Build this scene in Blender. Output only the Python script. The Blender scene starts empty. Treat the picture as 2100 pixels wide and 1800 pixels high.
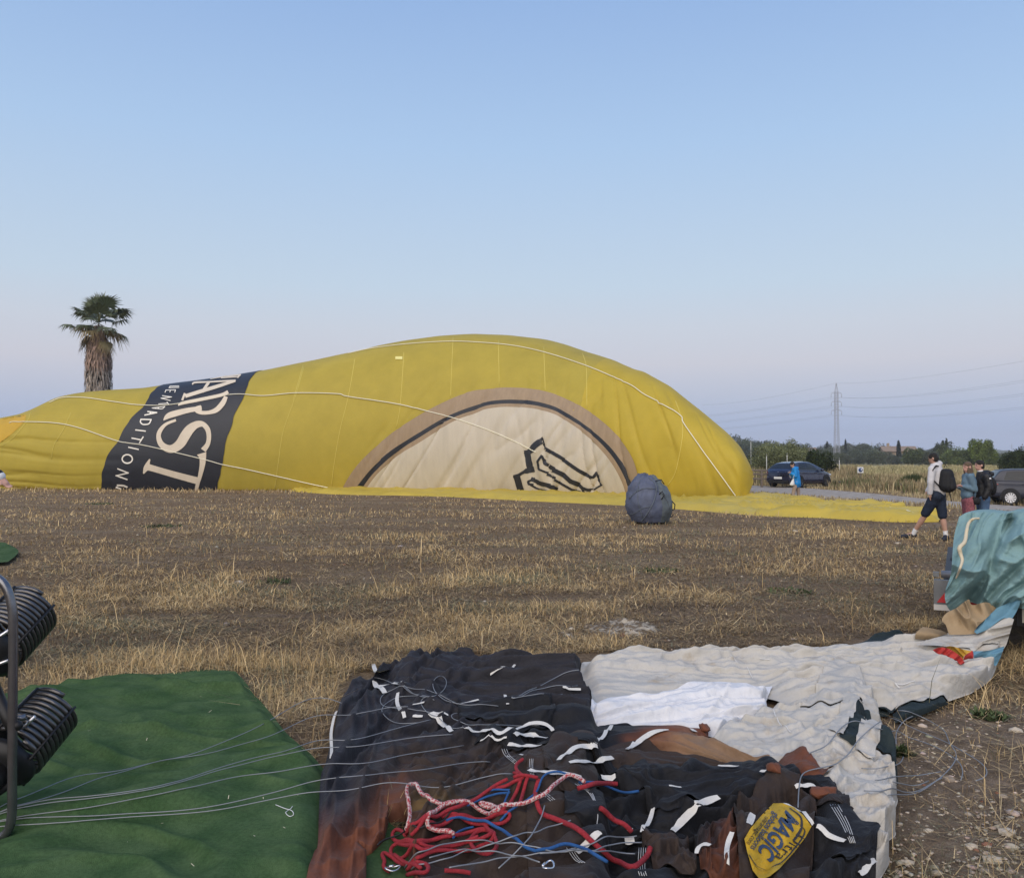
import bpy, bmesh, math, random
import numpy as np
from mathutils import Vector, Matrix, noise as mnoise
from mathutils.bvhtree import BVHTree

sc = bpy.context.scene
COL = sc.collection
R = math.radians

# ---------------------------------------------------------------- camera
CAMH, FPX, CX, CY, PITCH = 1.7, 1800.0, 1050.0, 900.0, math.atan(40 / 1800)
cam = bpy.data.objects.new('camera', bpy.data.cameras.new('camera'))
COL.objects.link(cam)
sc.camera = cam
cam.location = (0, 0, CAMH)
cam.rotation_euler = (R(90) + PITCH, 0, 0)
cam.data.sensor_width = 36
cam.data.lens = 36 * FPX / 2100
cam.data.clip_start = 0.05
cam.data.clip_end = 12000

# ---------------------------------------------------------------- sky, sun, exposure
world = bpy.data.worlds.new('World')
sc.world = world
world.use_nodes = True
wn = world.node_tree
wbg = wn.nodes['Background']
SUN_EL, SUN_ROT = 7.0, 200.0
sky = wn.nodes.new('ShaderNodeTexSky')
sky.sky_type = 'NISHITA'
sky.sun_disc = False
sky.sun_elevation = R(SUN_EL)
sky.sun_rotation = R(SUN_ROT)
sky.ozone_density = 3.0
# the dawn sky: pink belt over a blue-grey band at the horizon, clear blue above
tc = wn.nodes.new('ShaderNodeTexCoord')
sep = wn.nodes.new('ShaderNodeSeparateXYZ')
wn.links.new(tc.outputs['Generated'], sep.inputs[0])
ramp = wn.nodes.new('ShaderNodeValToRGB')
wn.links.new(sep.outputs['Z'], ramp.inputs[0])


def lin(c):
    return tuple((x / 255 / 12.92) if x <= 10 else ((x / 255 + 0.055) / 1.055) ** 2.4 for x in c)


SKY = [(0.0, (160, 178, 218)), (0.037, (170, 186, 222)), (0.070, (191, 197, 218)), (0.105, (208, 207, 218)), (0.145, (206, 212, 224)), (0.19, (197, 214, 231)),
       (0.335, (173, 202, 236)), (0.463, (151, 183, 228)), (0.70, (122, 160, 216)), (1.0, (104, 143, 204))]
el = ramp.color_ramp.elements
while len(el) < len(SKY):
    el.new(0.5)
for e_, (p_, c_) in zip(el, SKY):
    e_.position = p_
    e_.color = (*lin(c_), 1)
ramp.color_ramp.interpolation = 'EASE' if False else 'LINEAR'
vm = wn.nodes.new('ShaderNodeVectorMath')
vm.operation = 'SCALE'
vm.inputs['Scale'].default_value = 9.0
wn.links.new(ramp.outputs[0], vm.inputs[0])
va = wn.nodes.new('ShaderNodeMixRGB')
va.blend_type = 'MIX'
va.inputs[0].default_value = 0.9
wn.links.new(sky.outputs[0], va.inputs[1])
wn.links.new(vm.outputs[0], va.inputs[2])
wn.links.new(va.outputs[0], wbg.inputs['Color'])
wbg.inputs['Strength'].default_value = 0.12

sun = bpy.data.objects.new('sun', bpy.data.lights.new('sun', 'SUN'))
COL.objects.link(sun)
sun.data.energy = 3.0
sun.data.angle = R(75)
sun.data.color = (1.0, 0.86, 0.68)
_az = R(SUN_ROT)
_d = Vector((math.sin(_az) * math.cos(R(40)), math.cos(_az) * math.cos(R(40)), math.sin(R(40))))
sun.rotation_euler = (-_d).to_track_quat('-Z', 'Y').to_euler()

sc.view_settings.view_transform = 'Standard'
sc.view_settings.look = 'None'
sc.view_settings.exposure = 0.0
sc.view_settings.gamma = 1.0
sc.view_settings.use_curve_mapping = False
sc.cycles.max_bounces = 6
sc.cycles.diffuse_bounces = 3
sc.cycles.transparent_max_bounces = 8

# ---------------------------------------------------------------- helpers
SP, CP = math.sin(PITCH), math.cos(PITCH)
rng = np.random.default_rng(7)
random.seed(7)


def ray(px, py):
    a, b = (px - CX) / FPX, -(py - CY) / FPX
    return Vector((a, CP - b * SP, SP + b * CP))


def gp(px, py, z=0.0):
    d = ray(px, py)
    t = (z - CAMH) / d.z
    return Vector((d.x * t, d.y * t, z))


def atY(px, py, Y):
    d = ray(px, py)
    t = Y / d.y
    return Vector((d.x * t, Y, CAMH + d.z * t))


def ss(t, a=0.0, b=1.0):
    t = np.clip((np.asarray(t, float) - a) / (b - a), 0, 1)
    return t * t * (3 - 2 * t)


_PT = rng.random((64, 512, 512)).astype(np.float32)[:1] if False else None


def _hash(ix, iy, seed):
    h = (ix.astype(np.int64) * 374761393 + iy.astype(np.int64) * 668265263 + seed * 2147483647) & 0xFFFFFFFF
    h = ((h ^ (h >> 13)) * 1274126177) & 0xFFFFFFFF
    h = h ^ (h >> 16)
    return (h & 0xFFFF).astype(np.float64) / 65535.0


def vn(x, y, seed=0):
    """value noise in -1..1"""
    x = np.asarray(x, float)
    y = np.asarray(y, float)
    ix, iy = np.floor(x), np.floor(y)
    fx, fy = x - ix, y - iy
    fx = fx * fx * fx * (fx * (fx * 6 - 15) + 10)
    fy = fy * fy * fy * (fy * (fy * 6 - 15) + 10)
    a, b = _hash(ix, iy, seed), _hash(ix + 1, iy, seed)
    c, d = _hash(ix, iy + 1, seed), _hash(ix + 1, iy + 1, seed)
    return ((a + (b - a) * fx) * (1 - fy) + (c + (d - c) * fx) * fy) * 2 - 1


def fbm(x, y, oct=4, seed=0, gain=0.5):
    s, a, n = 0, 1.0, 0
    for k in range(oct):
        s = s + a * vn(np.asarray(x) * 2 ** k + 17.3 * k, np.asarray(y) * 2 ** k - 9.1 * k, seed + k)
        n += a
        a *= gain
    return s / n


def mk(name, V, F, mat=None, parent=None, smooth=True, col=None, uv=None):
    """one mesh object from arrays; F is an (n,3) or (n,4) array or a list of index lists"""
    me = bpy.data.meshes.new(name)
    V = np.asarray(V, dtype=np.float32)
    if isinstance(F, np.ndarray):
        n, k = F.shape
        me.vertices.add(len(V))
        me.vertices.foreach_set('co', V.ravel())
        me.loops.add(n * k)
        me.loops.foreach_set('vertex_index', F.astype(np.int32).ravel())
        me.polygons.add(n)
        me.polygons.foreach_set('loop_start', np.arange(0, n * k, k, dtype=np.int32))
        me.polygons.foreach_set('loop_total', np.full(n, k, dtype=np.int32))
        me.update(calc_edges=True)
    else:
        me.from_pydata([tuple(v) for v in V.tolist()], [], F)
        me.update()
    if smooth:
        me.polygons.foreach_set('use_smooth', np.ones(len(me.polygons), dtype=bool))
    if col is not None:
        a = me.color_attributes.new('Col', 'FLOAT_COLOR', 'POINT')
        c = np.ones((len(V), 4), dtype=np.float32)
        c[:, :col.shape[1]] = col
        a.data.foreach_set('color', c.ravel())
    if uv is not None:
        l = me.uv_layers.new(name='UVMap')
        idx = np.zeros(len(me.loops), dtype=np.int32)
        me.loops.foreach_get('vertex_index', idx)
        l.data.foreach_set('uv', np.asarray(uv, dtype=np.float32)[idx].ravel())
    if mat is not None:
        me.materials.append(mat)
    o = bpy.data.objects.new(name, me)
    COL.objects.link(o)
    if parent is not None:
        o.parent = parent
    return o


def tag(o, label, cat, group=None, kind=None):
    if label:
        o['label'] = label
    if cat:
        o['category'] = cat
    if group:
        o['group'] = group
    if kind:
        o['kind'] = kind
    return o


def struct(o):
    o['kind'] = 'structure'
    return o


def thing(name, label, cat, loc=(0, 0, 0), rz=0.0, group=None):
    o = bpy.data.objects.new(name, None)
    o.empty_display_size = 0.1
    COL.objects.link(o)
    o.location = loc
    o.rotation_euler = (0, 0, rz)
    return tag(o, label, cat, group)


def dup(root, loc, rz=0.0, label=None, scale=None, name=None):
    r = root.copy()
    COL.objects.link(r)
    r.location = loc
    r.rotation_euler = (0, 0, rz)
    if scale is not None:
        r.scale = scale
    if label:
        r['label'] = label
    for ch in root.children:
        c = ch.copy()
        COL.objects.link(c)
        c.parent = r
        for g in ch.children:
            d = g.copy()
            COL.objects.link(d)
            d.parent = c
    return r


class MB:
    """collects simple shapes into one mesh"""
    def __init__(self):
        self.v, self.f, self.c = [], [], []

    def add(self, V, F, col=None):
        n = len(self.v)
        self.v += [tuple(map(float, p)) for p in V]
        self.f += [[i + n for i in f] for f in F]
        self.c += [col or (1, 1, 1)] * len(V)
        return self

    def box(self, c, s, M=None):
        V = [Vector((x * s[0] / 2, y * s[1] / 2, z * s[2] / 2)) for x in (-1, 1) for y in (-1, 1) for z in (-1, 1)]
        if M is not None:
            V = [M @ p for p in V]
        V = [p + Vector(c) for p in V]
        return self.add(V, [(0, 1, 3, 2), (4, 6, 7, 5), (0, 4, 5, 1), (2, 3, 7, 6), (0, 2, 6, 4), (1, 5, 7, 3)])

    def tube(self, pts, r, n=8, cap=True, closed=False):
        V, F = sweep(pts, r, n, closed, cap)
        return self.add(V, F)

    def cyl(self, p0, p1, r0, r1=None, n=12):
        return self.tube([p0, p1], [r0, r0 if r1 is None else r1], n)

    def ell(self, c, r, n=12, m=8, M=None):
        V, F = [], []
        for j in range(m + 1):
            t = math.pi * j / m
            for i in range(n):
                a = 2 * math.pi * i / n
                p = Vector((r[0] * math.sin(t) * math.cos(a), r[1] * math.sin(t) * math.sin(a), r[2] * math.cos(t)))
                if M is not None:
                    p = M @ p
                V.append(p + Vector(c))
        for j in range(m):
            for i in range(n):
                F.append((j * n + i, (j + 1) * n + i, (j + 1) * n + (i + 1) % n, j * n + (i + 1) % n))
        return self.add(V, F)

    def build(self, name, mat, parent=None, smooth=True, usecol=False):
        return mk(name, np.array(self.v), self.f, mat, parent, smooth, np.array(self.c) if usecol else None)


def sweep(pts, r, n=8, closed=False, cap=True):
    P = [Vector(p) for p in pts]
    m = len(P)
    rr = list(r) if hasattr(r, '__len__') else [r] * m
    T = []
    for i in range(m):
        a = P[i - 1] if (i > 0 or closed) else P[i]
        b = P[(i + 1) % m] if (i < m - 1 or closed) else P[i]
        d = b - a
        T.append(d.normalized() if d.length > 1e-9 else Vector((0, 0, 1)))
    u = T[0].orthogonal().normalized()
    V, F = [], []
    for i in range(m):
        u = u - T[i] * u.dot(T[i])
        u = u.normalized() if u.length > 1e-6 else T[i].orthogonal().normalized()
        w = T[i].cross(u)
        for k in range(n):
            a = 2 * math.pi * k / n
            V.append(P[i] + (u * math.cos(a) + w * math.sin(a)) * rr[i])
    for i in range(m if closed else m - 1):
        j = (i + 1) % m
        for k in range(n):
            F.append((i * n + k, i * n + (k + 1) % n, j * n + (k + 1) % n, j * n + k))
    if cap and not closed:
        F.append(tuple(range(n - 1, -1, -1)))
        F.append(tuple((m - 1) * n + k for k in range(n)))
    return V, F


def catmull(P, sub=6, closed=False):
    P = np.asarray(P, float)
    n = len(P)
    out = []
    for i in range(n if closed else n - 1):
        p1, p2 = P[i], P[(i + 1) % n]
        p0 = P[i - 1] if (i > 0 or closed) else 2 * p1 - p2
        p3 = P[(i + 2) % n] if (i + 2 < n or closed) else 2 * p2 - p1
        for k in range(sub):
            t = k / sub
            out.append(0.5 * ((2 * p1) + (p2 - p0) * t + (2 * p0 - 5 * p1 + 4 * p2 - p3) * t * t + (3 * p1 - p0 - 3 * p2 + p3) * t ** 3))
    if not closed:
        out.append(P[-1])
    return np.array(out)


def resample(P, n):
    P = np.asarray(P, float)
    d = np.concatenate([[0], np.cumsum(np.linalg.norm(np.diff(P, axis=0), axis=1))])
    t = np.linspace(0, d[-1], n)
    return np.stack([np.interp(t, d, P[:, k]) for k in range(P.shape[1])], 1)


def gridF(nu, nv, wrap=False):
    i, j = np.meshgrid(np.arange(nu - 1), np.arange(nv if wrap else nv - 1), indexing='ij')
    i, j = i.ravel(), j.ravel()
    k = (j + 1) % nv
    return np.stack([i * nv + j, (i + 1) * nv + j, (i + 1) * nv + k, i * nv + k], 1)


def inpoly(x, y, poly):
    x, y = np.asarray(x, float), np.asarray(y, float)
    r = np.zeros(x.shape, bool)
    n = len(poly)
    for i in range(n):
        x1, y1 = poly[i][0], poly[i][1]
        x2, y2 = poly[(i + 1) % n][0], poly[(i + 1) % n][1]
        if y1 == y2:
            continue
        c = ((y1 > y) != (y2 > y)) & (x < (x2 - x1) * (y - y1) / (y2 - y1) + x1)
        r ^= c
    return r


# ---------------------------------------------------------------- materials
def mat(name, base, rough=0.6, metal=0.0, var=0.0, vscale=8.0, bump=0.0, bscale=40.0, col2=None, attr=False, spec=0.3, sheen=0.0,
        trans=0.0, coat=0.0, stretch=None):
    m = bpy.data.materials.new(name)
    m.use_nodes = True
    nt = m.node_tree
    b = nt.nodes['Principled BSDF']
    L = nt.links.new
    base = (*base[:3], 1)
    b.inputs['Roughness'].default_value = rough
    b.inputs['Metallic'].default_value = metal
    b.inputs['Specular IOR Level'].default_value = spec
    b.inputs['Sheen Weight'].default_value = sheen
    b.inputs['Coat Weight'].default_value = coat
    src = None
    co = nt.nodes.new('ShaderNodeTexCoord')
    vec = co.outputs['Object']
    if stretch:
        mp = nt.nodes.new('ShaderNodeMapping')
        mp.inputs['Scale'].default_value = stretch
        L(vec, mp.inputs[0])
        vec = mp.outputs[0]
    if attr:
        at = nt.nodes.new('ShaderNodeAttribute')
        at.attribute_name = 'Col'
        src = at.outputs['Color']
        if base[:3] != (1, 1, 1):
            mx = nt.nodes.new('ShaderNodeMixRGB')
            mx.blend_type = 'MULTIPLY'
            mx.inputs[0].default_value = 1
            L(src, mx.inputs[1])
            mx.inputs[2].default_value = base
            src = mx.outputs[0]
    if var > 0 or col2 is not None:
        nz = nt.nodes.new('ShaderNodeTexNoise')
        nz.inputs['Scale'].default_value = vscale
        nz.inputs['Detail'].default_value = 6
        nz.inputs['Roughness'].default_value = 0.62
        L(vec, nz.inputs['Vector'])
        rp = nt.nodes.new('ShaderNodeValToRGB')
        rp.color_ramp.elements[0].position = 0.32
        rp.color_ramp.elements[1].position = 0.68
        L(nz.outputs['Fac'], rp.inputs[0])
        if col2 is not None:
            rp.color_ramp.elements[0].color = base
            rp.color_ramp.elements[1].color = (*col2[:3], 1)
        else:
            rp.color_ramp.elements[0].color = tuple(1 - var for _ in range(3)) + (1,)
            rp.color_ramp.elements[1].color = tuple(1 + var * 0.5 for _ in range(3)) + (1,)
        if col2 is not None and src is None:
            src = rp.outputs[0]
        else:
            mx = nt.nodes.new('ShaderNodeMixRGB')
            mx.blend_type = 'MULTIPLY'
            mx.inputs[0].default_value = 1
            if src is not None:
                L(src, mx.inputs[1])
            else:
                mx.inputs[1].default_value = base
            L(rp.outputs[0], mx.inputs[2])
            src = mx.outputs[0]
    if src is not None:
        L(src, b.inputs['Base Color'])
    else:
        b.inputs['Base Color'].default_value = base
    if bump > 0:
        n2 = nt.nodes.new('ShaderNodeTexNoise')
        n2.inputs['Scale'].default_value = bscale
        n2.inputs['Detail'].default_value = 5
        L(vec, n2.inputs['Vector'])
        bp = nt.nodes.new('ShaderNodeBump')
        bp.inputs['Strength'].default_value = bump
        bp.inputs['Distance'].default_value = 0.02
        L(n2.outputs['Fac'], bp.inputs['Height'])
        L(bp.outputs[0], b.inputs['Normal'])
    if trans > 0:
        tr = nt.nodes.new('ShaderNodeBsdfTranslucent')
        ms = nt.nodes.new('ShaderNodeMixShader')
        ms.inputs[0].default_value = trans
        if src is not None:
            L(src, tr.inputs['Color'])
        else:
            tr.inputs['Color'].default_value = base
        L(b.outputs[0], ms.inputs[1])
        L(tr.outputs[0], ms.inputs[2])
        L(ms.outputs[0], nt.nodes['Material Output'].inputs['Surface'])
    return m
# ================================================================ SETTING: ground, road, hills
def gz(x, y):
    x = np.asarray(x, float)
    y = np.asarray(y, float)
    return -0.22 * np.exp(-((x - 22) ** 2 / 40 + (y - 36) ** 2 / 60))


ROADL = [(-60, 74), (-20, 66), (2, 60), (11.5, 45.5), (13.6, 40), (15.2, 34), (16.8, 28.5), (18.6, 22), (20.2, 16), (22, 8), (23.5, -2)]
ROADR = [(-60, 80), (-18, 72), (6, 66.5), (15.6, 53.5), (17.6, 46), (19.0, 39), (20.4, 33), (22.2, 26), (24, 18), (26, 8), (27.5, -2)]
_rl, _rr = resample(catmull(ROADL, 8), 160), resample(catmull(ROADR, 8), 160)
ROADPOLY = np.concatenate([_rl, _rr[::-1]])


def mat_ground():
    m = bpy.data.materials.new('dry_ground')
    m.use_nodes = True
    nt = m.node_tree
    N, L = nt.nodes.new, nt.links.new
    b = nt.nodes['Principled BSDF']
    b.inputs['Roughness'].default_value = 0.95
    b.inputs['Specular IOR Level'].default_value = 0.1
    co = N('ShaderNodeTexCoord').outputs['Object']

    def noise(scale, detail=6, rough=0.6, vec=co, dist=0.0):
        n = N('ShaderNodeTexNoise')
        n.inputs['Scale'].default_value = scale
        n.inputs['Detail'].default_value = detail
        n.inputs['Roughness'].default_value = rough
        n.inputs['Distortion'].default_value = dist
        L(vec, n.inputs['Vector'])
        return n.outputs['Fac']

    def rampn(f, stops):
        r = N('ShaderNodeValToRGB')
        e = r.color_ramp.elements
        while len(e) < len(stops):
            e.new(0.5)
        for a, (p, c) in zip(e, stops):
            a.position = p
            a.color = (*c, 1)
        L(f, r.inputs[0])
        return r.outputs[0]

    def mix(f, a, c, t='MIX', k=None):
        x = N('ShaderNodeMixRGB')
        x.blend_type = t
        if k is not None:
            x.inputs[0].default_value = k
        else:
            L(f, x.inputs[0])
        for s, q in ((1, a), (2, c)):
            if isinstance(q, tuple):
                x.inputs[s].default_value = (*q, 1)
            else:
                L(q, x.inputs[s])
        return x.outputs[0]
    mp = N('ShaderNodeMapping')
    mp.inputs['Scale'].default_value = (0.45, 1.0, 1.0)
    L(co, mp.inputs[0])
    wide = noise(0.55, 8, 0.68, mp.outputs[0], 0.4)
    fine = noise(26, 6, 0.75)
    mid = noise(5.0, 8, 0.7, mp.outputs[0], 0.6)
    soil = rampn(fine, [(0.3, (0.12, 0.085, 0.058)), (0.5, (0.26, 0.19, 0.13)), (0.72, (0.42, 0.32, 0.22))])
    thatch = rampn(fine, [(0.28, (0.085, 0.060, 0.036)), (0.5, (0.26, 0.185, 0.10)), (0.7, (0.44, 0.325, 0.18))])
    c = mix(rampn(mid, [(0.4, (0, 0, 0)), (0.62, (1, 1, 1))]), soil, thatch)
    c = mix(rampn(wide, [(0.45, (0, 0, 0)), (0.62, (1, 1, 1))]), mix(None, c, (0.80, 0.75, 0.71), 'MULTIPLY', 1.0), c)
    # bare stony earth to the right of the sheets, pale dry field far away
    at = N('ShaderNodeAttribute')
    at.attribute_name = 'Col'
    sp = N('ShaderNodeSeparateColor')
    L(at.outputs['Color'], sp.inputs[0])
    bare = rampn(noise(9, 8, 0.7), [(0.3, (0.15, 0.108, 0.075)), (0.55, (0.28, 0.21, 0.15)), (0.75, (0.42, 0.335, 0.25))])
    c = mix(sp.outputs[0], c, bare)
    far = rampn(noise(0.12, 6, 0.7), [(0.35, (0.20, 0.175, 0.085)), (0.6, (0.36, 0.31, 0.17))])
    c = mix(sp.outputs[1], c, far)
    L(c, b.inputs['Base Color'])
    bp = N('ShaderNodeBump')
    bp.inputs['Strength'].default_value = 0.9
    bp.inputs['Distance'].default_value = 0.04
    L(fine, bp.inputs['Height'])
    b2 = N('ShaderNodeBump')
    b2.inputs['Strength'].default_value = 0.8
    b2.inputs['Distance'].default_value = 0.12
    L(mid, b2.inputs['Height'])
    L(b2.outputs[0], bp.inputs['Normal'])
    L(bp.outputs[0], b.inputs['Normal'])
    return m


def build_ground():
    na, nr = 420, 190
    th = np.linspace(0, 2 * math.pi, na, endpoint=False)
    rr = np.concatenate([[0.0], np.geomspace(0.6, 2500, nr - 1)])
    A, D = np.meshgrid(th, rr, indexing='ij')
    X, Y = D * np.sin(A), D * np.cos(A)
    Z = gz(X, Y) + 0.022 * fbm(X * 1.7, Y * 1.7, 4, 3) * np.clip(1.5 - D / 60, 0, 1)
    inr = inpoly(X, Y, ROADPOLY)
    Z = np.where(inr, Z - 0.05, Z)
    Z = Z + np.clip((D - 320) / 900, 0, 1) ** 1.3 * 9 * (0.6 + 0.6 * fbm(X / 400, Y / 400, 3, 8))
    px = CX + FPX * X / np.maximum(Y, 0.5)
    py = 940 + FPX * CAMH / np.maximum(Y, 0.3)
    nz_ = fbm(X * 0.9, Y * 0.9, 4, 21)
    bare = ss(px, 1400, 1780) * ss(py, 1360, 1480) * ss(nz_ + 0.42, 0.1, 0.5)
    bare = np.maximum(bare, 0.75 * np.exp(-((X - 1.0) ** 2 / 1.3 + (Y - 9.2) ** 2 / 2.2)))
    bare = np.maximum(bare, 0.6 * ss(nz_, 0.18, 0.5) * ss(px, 1000, 1500))
    bare = np.where(Y < 0.5, 0.5, bare)
    far = ss(D, 48, 70) * (1 - 0.35 * ss(D, 300, 700))
    col = np.stack([bare, far, 0 * far], -1)
    mk('ground', np.stack([X, Y, Z], -1).reshape(-1, 3), _polar(na, nr), mat_ground(), col=col.reshape(-1, 3))
    o = bpy.data.objects['ground']
    struct(o)
    # gravel track
    n, k = 160, 14
    t = np.linspace(0, 1, k)[None, :, None]
    P = _rl[:, None] * (1 - t) + _rr[:, None] * t
    edge = 0.5 * fbm(P[..., 0] * 0.8, P[..., 1] * 0.8, 4, 5)[..., None] * (np.abs(t - 0.5) > 0.45)
    P = P + edge
    hz = gz(P[..., 0], P[..., 1]) + 0.035 - 0.05 * np.exp(-((t[..., 0] - 0.25) / 0.1) ** 2) - 0.05 * np.exp(-((t[..., 0] - 0.75) / 0.1) ** 2)
    hz = hz - 0.09 * (np.abs(t[..., 0] - 0.5) > 0.49)
    V = np.concatenate([P, hz[..., None]], -1).reshape(-1, 3)
    rm = mat('gravel_track', (0.23, 0.195, 0.165), 0.95, var=0.35, vscale=3.5, bump=0.6, bscale=18, col2=(0.40, 0.36, 0.32))
    struct(mk('gravel_road', V, gridF(n, k), rm))
    # far wooded hills
    hm = mat('hillside', (0.045, 0.062, 0.040), 0.95, vscale=0.02, col2=(0.085, 0.10, 0.058), bump=0.5, bscale=0.05)
    for nm, d0, hgt, sd, a0, a1, dep in (('hills', 1300, 20, 4, 6, 34, 240), ('mountain', 1100, 68, 9, -38, -28.9, 260)):
        ths = np.radians(np.linspace(a0, a1, 240))
        ds = np.linspace(0, 1, 24)
        A, S = np.meshgrid(ths, ds, indexing='ij')
        D = d0 + S * dep * 2
        X, Y = D * np.sin(A), D * np.cos(A)
        prof = 0.72 + 0.38 * fbm(np.degrees(A) * 0.55, S * 0.8, 4, sd)
        if nm == 'mountain':
            prof = prof * ss(-np.degrees(A), 29.0, 34.5)
        Z = hgt * prof * np.sin(np.clip(S, 0, 1) * math.pi) ** 0.7 + 5 * fbm(X / 14, Y / 14, 2, 3) * (S > 0.1) * (nm == 'hills') * 0.5 - 2
        struct(mk(nm, np.stack([X, Y, Z], -1).reshape(-1, 3), gridF(240, 24), hm))


def _polar(na, nr):
    i, j = np.meshgrid(np.arange(na), np.arange(nr - 1), indexing='ij')
    i, j = i.ravel(), j.ravel()
    k = (i + 1) % na
    return np.stack([i * nr + j, i * nr + j + 1, k * nr + j + 1, k * nr + j], 1)


build_ground()
# ================================================================ thin morning haze over the fields
hz_m = bpy.data.materials.new('haze_air')
hz_m.use_nodes = True
hn = hz_m.node_tree
for n_ in list(hn.nodes):
    if n_.type == 'BSDF_PRINCIPLED':
        hn.nodes.remove(n_)
pv_ = hn.nodes.new('ShaderNodeVolumePrincipled')
pv_.inputs['Color'].default_value = (.93, .95, 1.0, 1)
pv_.inputs['Density'].default_value = 0.00035
pv_.inputs['Anisotropy'].default_value = 0.0
hn.links.new(pv_.outputs[0], hn.nodes['Material Output'].inputs['Volume'])
hzo = MB().box((0, 0, 33), (5400, 5400, 74)).build('haze', hz_m, None, False)
tag(hzo, 'thin morning haze over the fields', None, None, 'stuff')
# ================================================================ the inflating yellow balloon
BS = [  # pixel column of the front ground contact, distance, width, height, centre height share, lower edge
    (-190, 49.6, 3.0, 2.3, .42, 0), (-110, 49.4, 4.6, 3.3, .36, 0), (0, 49, 6.2, 3.9, .33, 0), (110, 48.4, 7.0, 4.7, .30, 0), (210, 48, 7.4, 5.2, .30, 0), (330, 47.4, 7.8, 5.4, .30, 0), (440, 47, 8.2, 5.9, .30, 0),
    (580, 46.6, 8.8, 6.5, .30, 0), (700, 46, 9.4, 7.1, .30, 0), (800, 45.3, 9.8, 7.6, .30, 0), (900, 44.4, 10, 7.9, .30, 0), (1000, 43.3, 10, 8.0, .30, 0), (1100, 41.9, 9.8, 7.9, .30, 0), (1200, 40.3, 9.2, 7.4, .31, 0),
    (1290, 38.7, 8.4, 6.6, .32, 0), (1370, 37.3, 7.4, 5.6, .34, 0), (1440, 36.2, 6.4, 4.5, .36, 0), (1485, 35.6, 5.4, 3.3, .38, 0), (1512, 35.2, 4.4, 2.5, .42, 0.0), (1527, 35.3, 3.2, 2.0, .50, .12), (1536, 35.5, 2.1, 1.62, .60, .32), (1541, 35.8, 1.1, 1.30, .74, .62), (1543, 36.2, 0.1, 1.05, .97, .98)]
NS, NT = 620, 210
_SIL = [(-200, 905), (0, 859), (54, 849), (91, 834), (135, 812), (176, 804), (223, 800), (304, 795.5), (338, 790), (405, 781), (473, 771), (527, 763), (574, 753), (642, 739), (700, 726), (725, 721), (779, 709), (836, 699), (904, 690), (972, 686), (1039, 687),
        (1107, 695.5), (1174, 714), (1242, 736), (1300, 758), (1318, 762), (1376, 792), (1434, 838), (1492, 887), (1521, 919), (1536, 948), (1541, 962), (1543, 973)]


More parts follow.
